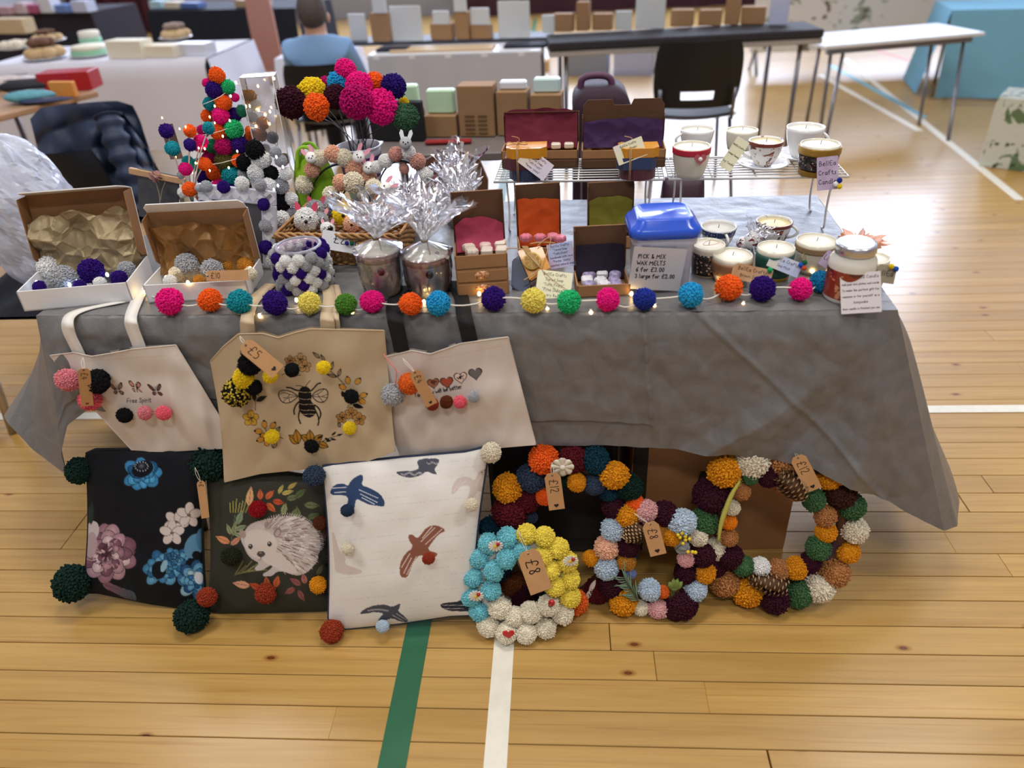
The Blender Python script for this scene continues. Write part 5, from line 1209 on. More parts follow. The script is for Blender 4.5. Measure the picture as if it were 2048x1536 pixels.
# ================================================================== pompom garland with fairy lights along the front edge
g0 = pz(990, 610, T); gar = thing('pompom_garland', 'string of multicoloured pompoms and warm fairy lights along the front of the table', 'garland', g0)
GP = [(340, 603, 27, 'pink'), (420, 600, 24, 'orange'), (479, 604, 25, 'teal'), (550, 606, 26, 'purple'), (619, 606, 23, 'lemon'), (692, 608, 22, 'grass'), (744, 602, 24, 'pink'), (821, 607, 24, 'orange'), (877, 607, 25, 'cyan'), (987, 597, 25, 'purple'), (1067, 601, 26, 'lemon'), (1138, 603, 25, 'green'), (1216, 599, 24, 'pink'), (1289, 598, 24, 'blue'), (1381, 590, 27, 'cyan'), (1457, 575, 27, 'orange'), (1525, 577, 26, 'purple'), (1601, 578, 24, 'pink'), (1641, 563, 22, 'teal')]
gc = []
for x, y, r, c in GP:
    P, R = on(x, y, r, T + .003); gc.append(P); pom(gar, P, R, c if c != 'teal' else ('teal' if x < 1000 else (30, 130, 180)))
wp = [pz(286, 588, T + .01)]
for a, b in zip(gc, gc[1:]): wp += [a, a.lerp(b, .5) + Vector((0, -.008, -.02 + .03 * rnd.random()))]
wp += [gc[-1]]
for p in wp: p.z = max(p.z, T + .006)
q = MB(); q.tube(smooth_pl(wp, 2), .0016, 6); part(gar, 'wire', q, M_wire, True)
for x, y, dx, dz in ((297, 588, -.4, .6), (409, 588, .3, .7), (468, 606, .6, -.1), (524, 626, -.3, -.3), (592, 604, .2, .4), (711, 620, -.5, -.2), (842, 604, .5, .1), (955, 592, .5, .7), (1013, 572, -.2, 1), (1093, 612, .1, -.4), (1181, 618, .05, -.4), (1257, 590, .4, .3), (1312, 606, -.2, -.4), (1430, 568, .6, .4), (1488, 602, -.1, -.4), (1622, 548, .1, 1), (1545, 552, .2, .8)):
    warm_bulb(gar, pz(x, y, T + .008), Vector((dx, -.2, dz)))

# ================================================================== the two white gift boxes
A, B = pz(49, 623, T + .003), pz(267, 604, T + .003)
bx1, M1, W1 = mailer('gift_box', 'open white gift box at the left corner holding white and purple pompoms', A, B, .155, .048, .16, radians(12), M_white, M_kin, sf=.045, flap=(.05, radians(80)))
M_gold = mat('gold_tissue', (160, 142, 108), 0.42, metal=0.2, var=0.12, vscale=20, bump=0.3, bscale=60); M_goldb = mat('bronze_tissue', (132, 94, 48), 0.4, metal=0.3, var=0.15, vscale=20, bump=0.3, bscale=60)
tissue('crumpled gold tissue paper standing in the left white gift box', bx1, W1, .155, .03, .15, .145, radians(8), M_gold, .014, 90, 70, 2, .15, cf=13)
r = thing('pompom_string', 'white, grey and purple pompom string with cool lights in the left gift box', 'garland', pz(160, 560, T + .02))
for x, y, rr, c in ((97, 534, 22, 'white'), (137, 527, 18, 'white'), (127, 556, 25, 'grey'), (183, 542, 26, 'purple'), (223, 523, 20, 'grey'), (253, 539, 17, 'grey'), (238, 556, 17, 'purple'), (80, 575, 14, 'purple'), (100, 570, 13, 'grey'), (200, 566, 13, 'white'), (160, 572, 13, 'purple')):
    P, R = on(x, y, rr, T + .026); pom(r, P, R, c)
for x, y in ((75, 566), (140, 570), (205, 514), (150, 560), (215, 550)): warm_bulb(r, pz(x, y, T + .045), Vector((.3, -.5, .3)), m=M_bulbc)
A, B = pz(297, 606, T + .003), pz(500, 596, T + .003)
bx2, M2, W2 = mailer('gift_box', 'open white gift box with bronze tissue and a ten pound tag', A, B, .125, .043, .125, radians(-2), M_white, M_kin, sf=.035, flap=(.03, radians(35)))
tissue('bronze tissue paper lining the lid of the right white gift box', bx2, W2, .125, .03, .116, .115, radians(-2), M_goldb, .009, 80, 60, 6, .06, cf=12)
r = thing('pompom_string', 'grey and gold pompom string with warm lights in the right gift box', 'garland', pz(400, 560, T + .02))
for x, y, rr, c in ((375, 530, 24, 'grey'), (424, 540, 22, 'grey'), (455, 530, 16, 'gold'), (491, 530, 16, 'gold'), (352, 548, 15, 'cream'), (400, 562, 13, 'gold'), (340, 563, 14, 'white'), (500, 548, 14, 'cream')):
    P, R = on(x, y, rr, T + .026); pom(r, P, R, c)
for x, y in ((412, 510), (425, 505), (446, 522), (333, 556), (376, 566), (500, 538), (350, 540)): warm_bulb(r, pz(x, y, T + .045), Vector((.3, -.5, .3)))
q = MB()
for i in range(46): q.tube([pz(380 + rnd.uniform(-30, 30), 560 + rnd.uniform(-6, 6), T + .045), pz(385 + rnd.uniform(-40, 50), 545 + rnd.uniform(-12, 6), T + .052)], .0004, 3)
part(r, 'shredded_paper', q, mat('gold_shred', (180, 150, 100), .4, metal=.3), True)
price_tag(r, (412, 552), (497, 550), 21, lambda x, y: toward(pplane(x, y, A, vplane(A, B)), .012), '£10', False, toward(pplane(408, 540, A, vplane(A, B)), .0))

# ================================================================== pompom covered vase
P = pz(598, 594, T + .003); R = .047; Cv = P + Vector((0, R + .012, 0)); hv = up(Cv - Vector((0, R, 0)), 508)
vs_ = thing('pompom_vase', 'glass vase covered all over in purple, white and grey pompoms', 'vase', Cv)
q = MB(); q.lathe(disc_prof(R, hv, .003, .94)[0], 36); part(vs_, 'glass', q, mat('lilac_glass', (190, 170, 190), .15, coat=.5))
q = MB(); q.tube([(R * 1.03 * cos(a * pi / 20), R * 1.03 * sin(a * pi / 20), hv) for a in range(40)], .004, 8, closed=True); part(vs_, 'glitter_rim', q, mat('silver_glitter', (190, 188, 196), .3, metal=.8, bump=.8, bscale=900))
seq = ['white', 'purple', 'white', 'grey', 'purple', 'white', 'grey', 'white', 'purple', 'grey', 'white', 'purple']
for row in range(6):
    for k in range(12):
        a = 2 * pi * (k + .5 * (row % 2)) / 12; z = .012 + row * (hv - .026) / 5; pom(vs_, Cv + Vector(((R + .007) * cos(a), (R + .007) * sin(a), z)), .0145, rnd.choice(seq))

# ================================================================== framed slate with small pompoms
P0 = pz(553, 531, T + .004); fn_ = Vector((0, -cos(radians(10)), sin(radians(10)))); FPN = lambda x, y: pplane(x, y, P0, fn_)
fr = thing('picture_stand', 'white photo frame with slate inside and purple, white and grey pompoms', 'picture frame', Vector((FPN(470, 530).x, P0.y, T + .003)))
tl, tr, br_, bl_ = FPN(396, 366), FPN(541, 361), FPN(553, 530), FPN(408, 541)
Mf, Lf = frame_from(tl, bl_, fn_); wf = (br_ - bl_).length; q = MB(); bw = .034
for c, d in (((wf / 2, bw / 2), (wf, bw)), ((wf / 2, Lf - bw / 2), (wf, bw)), ((bw / 2, Lf / 2), (bw, Lf - 2 * bw)), ((wf - bw / 2, Lf / 2), (bw, Lf - 2 * bw))): q.box((c[0], c[1], 0), (d[0], d[1], .014), Mf, b=.002)
fm = part(fr, 'frame', q, mat('grey_white_frame', (206, 208, 222), .5), True)
q = MB()
for k in range(9):
    for (x, y) in ((wf - bw / 2, Lf * (k + .5) / 9), (wf * (k + .5) / 9, Lf - bw / 2), (bw / 2, Lf * (k + .5) / 9)): q.prism([(x - .012, y), (x, y - .013), (x + .012, y), (x, y + .013)], .0008, Mf @ Matrix.Translation((0, 0, .0075)))
sub(fm, 'diamond_pattern', q, mat('frame_white', (236, 236, 240), .5), fr.location)
q = MB(); q.box((wf / 2, Lf / 2, -.003), (wf - 2 * bw + .004, Lf - 2 * bw + .004, .006), Mf); part(fr, 'slate_panel', q, mat('slate_grey', (78, 78, 84), .6), True)
for x, y, r_, c in ((413, 373, 12, 'grey'), (447, 374, 13, 'purple'), (484, 367, 14, 'white'), (521, 371, 13, 'grey'), (527, 409, 13, 'purple'), (531, 452, 13, 'grey'), (532, 495, 15, 'purple'), (398, 376, 8, 'grey'), (546, 519, 14, 'white'), (404, 412, 12, 'purple')): P = toward(FPN(x, y), .014); pom(fr, P, r_ * mpp(P), c)

# ================================================================== small slate sign with dried flower, glass jar of lit twigs
P0s = pz(318, 440, T + .003); sg = thing('slate_sign', 'small slate sign on a wooden base beside a dried pink flower', 'sign', P0s); vp_ = Vector((0, -1, .15)).normalized(); SP = lambda x, y: pplane(x, y, P0s, vp_)
q = MB(); Ms, Ls = frame_from(SP(317, 344), SP(318, 440), vp_); q.box((0, Ls * .5, 0), (.115, Ls, .006), Ms, b=.001); part(sg, 'slate', q, mat('dark_slate', (72, 74, 80), .7, var=.15, vscale=30), True)
q = MB(); q.box((0, Ls * .92, .004), (.16, .018, .012), Ms, b=.002); part(sg, 'wooden_bar', q, mat('pale_wood', (196, 158, 118), .6, var=.1, vscale=20), True)
q = MB(); lettering(q, 'welcome', .012, Ms @ Matrix.Translation((0, Ls * .62, .004)), .0007); part(sg, 'lettering', q, mat('chalk', (120, 122, 126), .9), True)
df = thing('dried_flower', 'dried dusky pink flower head in front of the slate sign', 'flower', toward(SP(318, 430), .02))
q = MB(); q.tube(smooth_pl([toward(SP(318, 425), .03), toward(SP(321, 395), .03), toward(SP(311, 362), .03)], 2), .0012, 5); q.tube(smooth_pl([toward(SP(321, 400), .03), toward(SP(324, 380), .03), toward(SP(330, 365), .03)], 2), .001, 5); part(df, 'stem', q, mat('dry_stem', (176, 160, 140), .8), True)
fc = toward(SP(311, 352), .032); mdf = mat('dusky_petal', (176, 128, 122), .8, var=.15, vscale=80)
for i in range(16):
    d = Vector((rnd.gauss(0, 1), rnd.gauss(0, 1) * .7 - .3, rnd.gauss(0, 1))).normalized(); q = MB(); Mp, _ = frame_from(fc + d * .014, fc + d * .004, d.orthogonal()); q.prism([(0, 0), (.006, .004), (.008, .011), (.003, .014), (-.004, .015), (-.008, .01), (-.006, .003)], .0008, Mp); part(df, 'petal', q, mdf, True)
Pj = pz(395, 440, T + .003); tw = thing('lit_twig_jar', 'glass jar of white twigs with tiny pompoms and fairy lights', 'decoration', Pj)
q = MB(); q.lathe(disc_prof(.032, .085, .002, .9)[0], 28); part(tw, 'jar', q, M_glass)
TP = lambda x, y, o=0.0: pplane(x, y, Pj - Vector((0, o, 0)), Vector((0, -1, 0)))
tips = [(333, 262, 15, 'purple', .03), (345, 297, 15, 'teal', .05), (380, 262, 13, 'orange', 0), (380, 290, 13, 'purple', .03), (402, 283, 14, 'pink', -.02), (376, 324, 13, 'teal', 0), (371, 338, 14, 'pink', .04), (379, 379, 15, 'orange', .06), (417, 256, 13, 'teal', .03), (409, 328, 14, 'orange', -.01), (366, 385, 11, 'white', .03), (362, 350, 8, 'grey', .02)]
bp = Pj + Vector((0, 0, .05))
for i, (x, y, r_, c, o) in enumerate(tips):
    P = TP(x, y, o); kn = bp.lerp(P, .5) + Vector((0.02 * (1 if P.x > bp.x else -1) * -.3, 0, .01)); q = MB(); q.tube(smooth_pl([bp, kn, P], 2), [.0026] * 2 + [.0019] * 7, 5) if False else q.tube(smooth_pl([bp, kn, P], 2), .0019, 5); part(tw, 'twig', q, M_wire, True); pom(tw, P, r_ * mpp(P), c, small=True)
for x, y in ((325, 240), (372, 258), (360, 262), (430, 250), (420, 238), (352, 318), (408, 265), (398, 300), (392, 330), (420, 345), (385, 350), (362, 352)): warm_bulb(tw, TP(x, y, .02), Vector((.1, 0, 1)), .009, .002)
q = MB(); A_ = TP(332, 248, .0); B_ = TP(354, 318, .0); Mq, Lq = frame_from(A_, B_, Vector((0, -1, .2))); q.box((0, Lq / 2, 0), (.036, Lq, .001), Mq); part(tw, 'brown_label', q, mat('brown_label', (116, 96, 88), .8), True)

# ================================================================== pompom tree
Pt = pz(489, 415, T + .003); ht_ = up(Pt, 160); tree = thing('pompom_tree', 'tall cone shaped tree of brightly coloured pompoms with fairy lights', 'decoration', Pt); RB = .088
q = MB(); q.lathe([(RB * .78, 0), (.012, ht_ * .97), (0.0001, ht_)], 24); part(tree, 'cone', q, mat('green_felt_cone', (30, 96, 78), .9))
tl_ = [(434, 151, 17, 'orange'), (413, 166, 9, 'pink'), (428, 180, 17, 'purple'), (456, 174, 15, 'green'), (420, 207, 14, 'teal'), (447, 206, 16, 'orange'), (470, 195, 9, 'pink'), (470, 230, 14, 'purple'), (415, 232, 14, 'orange'), (442, 232, 17, 'pink'), (484, 222, 12, (44, 130, 100)), (437, 264, 17, 'orange'), (468, 259, 19, 'green'), (406, 262, 13, 'magenta'), (447, 294, 18, 'magenta'), (480, 289, 18, 'purple'), (424, 292, 14, (50, 140, 100)), (402, 290, 15, 'pink'), (500, 278, 14, 'ginger'), (448, 322, 19, 'olive'), (478, 322, 15, 'orange'), (420, 318, 16, 'magenta'), (396, 330, 14, 'teal'), (430, 345, 17, 'orange'), (462, 352, 18, 'teal'), (408, 356, 16, 'purple'), (490, 350, 14, 'green'), (440, 376, 18, 'pink'), (470, 384, 18, 'purple'), (408, 388, 18, 'orange'), (500, 380, 15, 'magenta'), (440, 408, 18, 'teal'), (475, 412, 17, 'orange')]
for x, y, r_, c in tl_:
    P = pplane(x, y, Pt, Vector((0, -1, 0))); t = max(0, min(1, (P.z - T) / ht_)); Rc = RB * (1 - t) + .012; dx = P.x - Pt.x; P = toward(P, sqrt(max(0, Rc * Rc - dx * dx)) * .9); pom(tree, P, r_ * mpp(P), c)
for i in range(34):
    t = i / 34; a = radians(20 + (i * 137.5) % 140); Rc = RB * (1 - t) + .008; pom(tree, Pt + Vector((Rc * cos(a), Rc * sin(a), .02 + t * ht_ * .95)), .022, rnd.choice(['orange', 'pink', 'teal', 'purple', 'green', 'magenta']))
q = MB(); hp = []
for i in range(60):
    t = i / 59; a = t * 26; Rc = (RB * (1 - t) + .03); hp.append(Pt + Vector((Rc * cos(a), Rc * sin(a), .02 + t * ht_ * .9)))
q.tube(hp, .0009, 5); part(tree, 'light_wire', q, M_wire, True)
for x, y in ((460, 244), (475, 305), (458, 338), (462, 195), (430, 215), (410, 300), (446, 275)): warm_bulb(tree, toward(pplane(x, y, Pt, Vector((0, -1, 0))), .095), Vector((.2, -.4, .5)), .01, .0022)

# ================================================================== small monochrome pompom tree
Pb = pz(550, 492, T + .003); hb_ = up(Pb, 306); RB2 = .062
bw_ = thing('pompom_tree', 'short cone shaped tree of black, white and grey pompoms beside the frame', 'decoration', Pb)
q = MB(); q.lathe([(RB2 * .8, 0), (.01, hb_ * .97), (0.0001, hb_)], 20); part(bw_, 'cone', q, mat('white_felt_cone', (210, 210, 214), .9))
for x, y, r_, c in ((510, 300, 20, 'black'), (491, 326, 18, 'black'), (525, 320, 18, 'white'), (511, 346, 17, 'white'), (541, 346, 16, 'black'), (486, 348, 11, 'grey'), (562, 372, 17, 'grey'), (537, 371, 16, 'white'), (551, 305, 12, 'grey'), (562, 322, 13, 'grey'), (572, 348, 13, 'white'), (562, 404, 20, 'black'), (561, 440, 19, 'white'), (582, 398, 14, 'white'), (582, 428, 14, 'grey'), (562, 470, 18, 'grey'), (548, 494, 18, 'white'), (578, 455, 14, 'purple'), (520, 395, 17, 'grey'), (535, 420, 16, 'white'), (590, 470, 15, 'white'), (540, 450, 16, 'black')):
    P = pplane(x, y, Pb, Vector((0, -1, 0))); t = max(0, min(1, (P.z - T) / hb_)); Rc = RB2 * (1 - t) + .01; dx = P.x - Pb.x; P = toward(P, sqrt(max(0, Rc * Rc - dx * dx)) * .9); pom(bw_, P, r_ * mpp(P), c)
for i in range(20):
    t = i / 20; a = radians(20 + (i * 137.5) % 140); Rc = RB2 * (1 - t) + .006; pom(bw_, Pb + Vector((Rc * cos(a), Rc * sin(a), .02 + t * hb_ * .95)), .02, rnd.choice(['black', 'white', 'grey']))
for x, y in ((553, 315), (548, 380), (556, 372), (566, 335)): warm_bulb(bw_, toward(pplane(x, y, Pb, Vector((0, -1, 0))), .06), Vector((.2, -.5, .3)), .008, .0026, M_bulbc)
# ================================================================== cellophane
def cello_mat():
    t = NT('cellophane'); t.t.nodes.remove(t.b); tr = t.n('BsdfTransparent'); gl = t.n('BsdfGlossy'); gl.inputs['Roughness'].default_value = .12; gl.inputs['Color'].default_value = (.95, .96, 1, 1)
    fr_ = t.n('Fresnel'); fr_.inputs[0].default_value = 1.5; k = t.math('ADD', t.math('MULTIPLY', fr_.outputs[0], 1.4), .075); mx = t.n('MixShader'); t.l(k, mx.inputs[0]); t.l(tr.outputs[0], mx.inputs[1]); t.l(gl.outputs[0], mx.inputs[2]); t.l(mx.outputs[0], t.out.inputs[0]); return t.m
M_cello = cello_mat()
def flare(C0, d, H, r0, r1, seed, n=54, m=18):
    d = d.normalized(); U = d.orthogonal().normalized(); V = d.cross(U); q = MB()
    def fn(u, v):
        a = 2 * pi * u; k = nz(cos(a) * 1.6, sin(a) * 1.6, seed + v * .8); k2 = nz(cos(a) * 5, sin(a) * 5, seed * 2 + v * 1.5); k3 = nz(cos(a) * 10, sin(a) * 10, seed * 3 + v * 3)
        r = (r0 + (r1 - r0) * v ** 1.2) * (1 + (.7 * k + .55 * k2 + .4 * k3) * min(1, v * 3))
        return C0 + d * (H * v * (1 + .5 * k + .2 * k2)) + (U * cos(a) + V * sin(a)) * max(.002, r)
    q.grid(fn, n, m, smooth=False, closeu=True); return q
def wrapped_jar(label, cx, yb, wpx, yrim, tie, H, spread, seed, mwax, dot, lean):
    v = Vessel('wrapped_candle_jar', label, 'candle', cx, yb, wpx, yrim, T + .003, mat('silvered_glass_%d' % seed, (232, 226, 222), .15, coat=.5), taper=.86, belly=.06, wall=.003, wax=None)
    q = MB(); q.lathe([(.0001, v.h - .004), (v.R * .97, v.h - .004), (v.R * .99, v.h), (.0001, v.h + .002)], 32); part(v.root, 'wax', q, M_wax)
    v.band(.8, .97, mwax, 'label_band')
    q = MB(); q.lathe([(.0001, 0), (.008, 0), (.008, .003), (.0001, .004)], 16, Matrix.Translation((.012, -v.rad(.68) - .001, v.h * .66)) @ Matrix.Rotation(pi / 2, 4, 'X')); part(v.root, 'round_charm', q, dot)
    q = MB(); nn = 44
    def fn(u, t):
        a = 2 * pi * u; r = v.rad(min(1, t / .72)) + .004 if t < .72 else (v.R + .004) * (1 - (t - .72) / .28) + .006
        z = v.h * t / .72 if t < .72 else v.h + (tie - v.h) * ((t - .72) / .28)
        r *= 1 + .09 * abs(nz(cos(a) * 3, sin(a) * 3, seed + t * 3)) + .05 * nz(cos(a) * 8, sin(a) * 8, seed + t * 6); return Vector((r * cos(a), r * sin(a), z))
    q.grid(fn, nn, 26, smooth=False, closeu=True); part(v.root, 'cellophane_wrap', q, M_cello)
    q = MB(); q.tube([(.007 * cos(a * pi / 6), .007 * sin(a * pi / 6), tie) for a in range(12)], .0014, 5, closed=True); q.tube([(.006, -.005, tie), (.012, -.018, tie - .02), (.012, -.02, tie - .035)], .0008, 5); part(v.root, 'twine', q, mat('jute', (150, 118, 78), .9))
    part(v.root, 'cellophane_top', flare(Vector((0, 0, tie)), lean, H, .006, spread, seed), M_cello); part(v.root, 'cellophane_top', flare(Vector((0, 0, tie)), lean, H * .75, .005, spread * .7, seed + 4), M_cello); part(v.root, 'cellophane_top', flare(Vector((0, 0, tie)), lean + Vector((.35, .1, 0)), H * .95, .005, spread * .6, seed + 9), M_cello)
    return v
wrapped_jar('wrapped candle jar with a plum charm, left of the two in cellophane', 762, 600, 80, 512, .128, .085, .085, 3, mat('mauve_band', (186, 160, 164), .3), mat('plum_charm', (92, 30, 50), .3), Vector((.1, 0, 1)))
wj2 = wrapped_jar('wrapped candle jar with a dark button, right of the two in cellophane', 855, 598, 88, 522, .118, .10, .09, 8, mat('rose_band', (176, 134, 124), .3), mat('dark_button', (60, 56, 50), .3, metal=.4), Vector((.1, .15, 1)))
card((853, 492), (900, 512), (858, 503), lambda x, y: pplane(x, y, wj2.C - Vector((0, .055, 0)), Vector((0, -1, .4)).normalized()), WC1, ['Candle', 'Sweet Pea'], root=wj2.root, name='gift_tag')
for i, (x, y, H, sp, sd, lab) in enumerate(((925, 450, .09, .06, 21, 'crumpled cellophane gift bag beside the pink wax melt box'), (915, 415, .10, .055, 31, 'tall cellophane wrapped gift behind the wrapped jars'), (820, 450, .06, .06, 41, 'low cellophane wrapped parcel in front of the bunny headbands'))):
    P = pz(x, y, T + .003); r = thing('cellophane_gift', lab, 'gift', P)
    q = MB(); q.lathe([(.0001, 0), (.03, 0), (.036, .03), (.03, .055), (.0001, .06)], 20); part(r, 'contents', q, mat('gift_inside_%d' % i, [(196, 188, 186), (206, 204, 210), (216, 196, 196)][i], .5))
    part(r, 'cellophane', flare(Vector((0, 0, .0)), Vector((.05, 0, 1)), H * .6, .035, .05, sd), M_cello); part(r, 'cellophane', flare(Vector((0, 0, .055)), Vector((.15, 0, 1)), H, .008, sp, sd + 2), M_cello); part(r, 'cellophane', flare(Vector((0, 0, .055)), Vector((-.1, 0, 1)), H * .8, .008, sp, sd + 5), M_cello)

# ================================================================== vase of pompom flowers
Pv = pz(733, 398, T + .003); fv = thing('flower_bucket', 'grey and purple bucket behind the bunny headbands holding pompom flowers', 'bucket', Pv); hv = up(Pv, 292); Rv = 44 * mpp(Pv + Vector((0, 0, hv)))
q = MB(); q.lathe(disc_prof(Rv, hv, .003, .72)[0], 36); part(fv, 'body', q, mat('grey_enamel', (196, 198, 208), .35))
q = MB(); q.tube([(Rv * cos(a * pi / 20), Rv * sin(a * pi / 20), hv) for a in range(40)], .003, 6, closed=True); part(fv, 'rim', q, mat('grey_enamel_rim', (210, 212, 220), .3))
q = MB(); q.lathe([(Rv * .76, hv * .2), (Rv * .97 + .001, hv * .86)], 36); me = q.mesh('purple_label'); bm = bmesh.new(); bm.from_mesh(me); bmesh.ops.delete(bm, geom=[f for f in bm.faces if len(f.verts) > 4], context='FACES_ONLY'); bm.to_mesh(me); bm.free(); me.materials.append(mat('purple_card', (84, 44, 112), .6)); part(fv, 'purple_sleeve', me, None)
M_stemw = mat('dark_wire', (56, 54, 60), .5)
FLW = [(582, 205, 32, 'plum', .06, 'dark plum pompom flower at the far left of the bunch'), (625, 182, 28, 'yellow', .0, 'yellow pompom flower above the orange one'), (633, 214, 27, 'orange', .09, 'orange pompom flower low at the left of the bunch'), (677, 166, 23, 'cyan', -.02, 'sky blue pompom flower at the top of the bunch'), (671, 195, 26, 'plum', .04, 'dark plum pompom flower in the middle of the bunch'), (713, 204, 35, 'magenta', .1, 'magenta pompom flower in the front middle of the bunch'), (718, 171, 27, 'pink', .03, 'bright pink pompom flower above the magenta one'), (691, 141, 23, 'pink', -.03, 'topmost bright pink pompom flower'), (695, 151, 14, 'navy', -.06, 'small navy pompom flower behind the top pink one'), (651, 164, 12, 'magenta', -.06, 'small magenta pompom flower behind the sky blue one'), (750, 163, 20, 'orange', -.03, 'orange pompom flower at the right behind the pink ones'), (762, 214, 34, 'pink', .06, 'large bright pink pompom flower at the right of the bunch'), (787, 173, 26, 'navy', .0, 'navy pompom flower at the upper right of the bunch'), (808, 204, 10, 'yellow', -.04, 'tiny yellow pompom flower peeping out at the right'), (811, 235, 27, 'forest', .05, 'dark green pompom flower low at the right of the bunch')]
for i, (x, y, r_, c, o, lab) in enumerate(FLW):
    P = pplane(x, y, Pv - Vector((0, o, 0)), Vector((0, -1, 0))); f = thing('pompom_flower', lab, 'pompom flower', Pv + Vector((0.02 * cos(i * 2.4), .02 * sin(i * 2.4), .012)), 0, 'pompom flowers in the bucket')
    q = MB(); q.tube(smooth_pl([f.location, Pv + Vector((.02 * cos(i * 2.4), .02 * sin(i * 2.4), hv)) + (P - Pv) * .1, P], 2), .0013, 5); part(f, 'stem', q, M_stemw, True); pom(f, P, r_ * mpp(P), c)

# ================================================================== bunny headbands
M_bandb = mat('black_headband', (24, 24, 26), .6); M_ear = mat('pink_ear', (232, 160, 178), .7)
def bunny(root, P, r, col, tilt, earcol, name='felt_bunny'):
    q = MB(); N = (CP - P).normalized(); X = CR * cos(tilt) + CU * sin(tilt); Y = CU * cos(tilt) - CR * sin(tilt)
    M = Matrix(((X.x, Y.x, N.x, P.x), (X.y, Y.y, N.y, P.y), (X.z, Y.z, N.z, P.z), (0, 0, 0, 1)))
    q.sphere((0, 0, 0), r, 16, 10, (.95, 1, .9), M); b = part(root, name, q, mat('felt_' + col, C[col], .95, bump=.3, bscale=500), True)
    q = MB()
    for s in (-1, 1): q.prism([(s * .15 * r, .6 * r), (s * .75 * r, .6 * r), (s * 1.05 * r, 1.5 * r), (s * .85 * r, 2.1 * r), (s * .5 * r, 1.9 * r)], .003, M)
    sub(b, 'ears', q, earcol, root.location); q = MB()
    for s in (-1, 1): q.sphere((s * .35 * r, .12 * r, .88 * r), r * .13, 8, 6, (1, 1, 1), M)
    q.sphere((0, -.12 * r, .95 * r), r * .12, 8, 6, (1.2, .8, 1), M); sub(b, 'eyes_and_nose', q, M_blackg, root.location); return b
def headband(label, yw, band, poms, bunnies):
    P0 = Vector((0, yw, 0)); HP = lambda x, y, o=0.0: toward(pplane(x, y, P0, Vector((0, -1, 0))), o)
    pts = smooth_pl([HP(*p) for p in band], 3); r = thing('pompom_headband', label, 'headband', Vector((pts[0].x, yw, min(p.z for p in pts))))
    q = MB(); q.strip(pts, .012, .003, lambda i: Vector((0, 1, .2))); part(r, 'band', q, M_bandb, True)
    for x, y, rr, c in poms: P = HP(x, y, .006); pom(r, P, rr * mpp(P), c)
    for x, y, rr, c, t in bunnies: P = HP(x, y, .02); bunny(r, P, rr * mpp(P), c, t, M_ear if c == 'white' else mat('grey_ear', (214, 216, 222), .7))
headband('large headband of cream and peach pompoms with white bunnies', 2.02, [(618, 425), (620, 390), (630, 360), (655, 332), (690, 325), (722, 345), (738, 380), (742, 415)], [(608, 370, 18, 'cream'), (624, 340, 16, 'peach'), (640, 316, 17, 'cream'), (666, 308, 18, 'peach'), (688, 316, 18, 'cream'), (708, 338, 19, 'peach'), (736, 356, 18, 'peach'), (726, 390, 12, 'cream')], [(622, 315, 12, 'white', .5), (717, 313, 13, 'white', -.6), (737, 335, 13, 'white', .1)])
headband('smaller headband of cream and peach pompoms in front, with one white bunny', 1.92, [(672, 432), (678, 405), (690, 380), (712, 362), (740, 368), (758, 392), (764, 425)], [(663, 390, 18, 'cream'), (682, 365, 17, 'peach'), (706, 365, 21, 'cream'), (748, 375, 18, 'cream'), (765, 400, 19, 'peach')], [(770, 376, 13, 'white', -.9)])
headband('headband of white and dusty pink pompoms with grey bunnies', 2.0, [(752, 400), (758, 360), (775, 330), (800, 318), (828, 328), (846, 360), (850, 400)], [(754, 334, 13, 'white'), (771, 322, 15, 'white'), (792, 308, 15, 'dusty'), (817, 305, 15, 'white'), (835, 323, 17, 'dusty'), (849, 352, 18, 'white'), (808, 338, 11, 'dusty')], [(811, 286, 13, 'grey', -.05), (857, 362, 10, 'grey', -.8)])
# green gift bag behind
P = pz(640, 418, T + .003); gb = thing('green_gift_bag', 'bright lime green fabric gift bag behind the headbands', 'bag', P); hh = up(P, 290)
q = MB()
def gbf(u, v):
    a = 2 * pi * u; k = 1 + .22 * sin(v * pi) - .25 * v + .06 * sin(a * 9) * v; return Vector((.055 * k * cos(a), .03 * k * sin(a), hh * .78 * v + .012 * sin(a * 3) * v))
q.grid(gbf, 48, 16, closeu=True); part(gb, 'bag', q, mat('lime_fabric', (150, 205, 40), .7, var=.1, vscale=20))
for s in (-1, 1): q = MB(); q.tube(smooth_pl([(-.03 + s * .004, s * .02, hh * .7), (-.025, s * .02, hh), (.015, s * .02, hh), (.02, s * .02, hh * .7)], 3), .005, 7); part(gb, 'handle', q, MATS['lime_fabric'])

# ================================================================== wicker basket of pompom animals
A, B = pz(588, 528, T + .003), pz(792, 531, T + .003); W = (B - A).length; rz = atan2((B - A).y, (B - A).x); D = .17; hb = up((A + B) / 2, 466)
bk = thing('wicker_basket', 'shallow wicker basket of pompom animals with a two pound price card', 'basket', A, rz); M_wick1 = mat('wicker', (176, 132, 84), .7, var=.25, vscale=60); M_wick2 = mat('wicker_dark', (146, 104, 64), .7, var=.25, vscale=60)
def bpt(t, z):
    # point around the basket wall at height fraction z (0..1); walls flare outwards
    e = .022 * z; per = 2 * (W + D); s = t * per
    if s < W: p = (s, -0.0)
    elif s < W + D: p = (W, s - W)
    elif s < 2 * W + D: p = (2 * W + D - s, D)
    else: p = (0, per - s)
    cx, cy = W / 2, D / 2; return Vector((cx + (p[0] - cx) * (1 + 2 * e / W), cy + (p[1] - cy) * (1 + 2 * e / D), z * hb))
q = MB(); NS = 120; NRW = 13
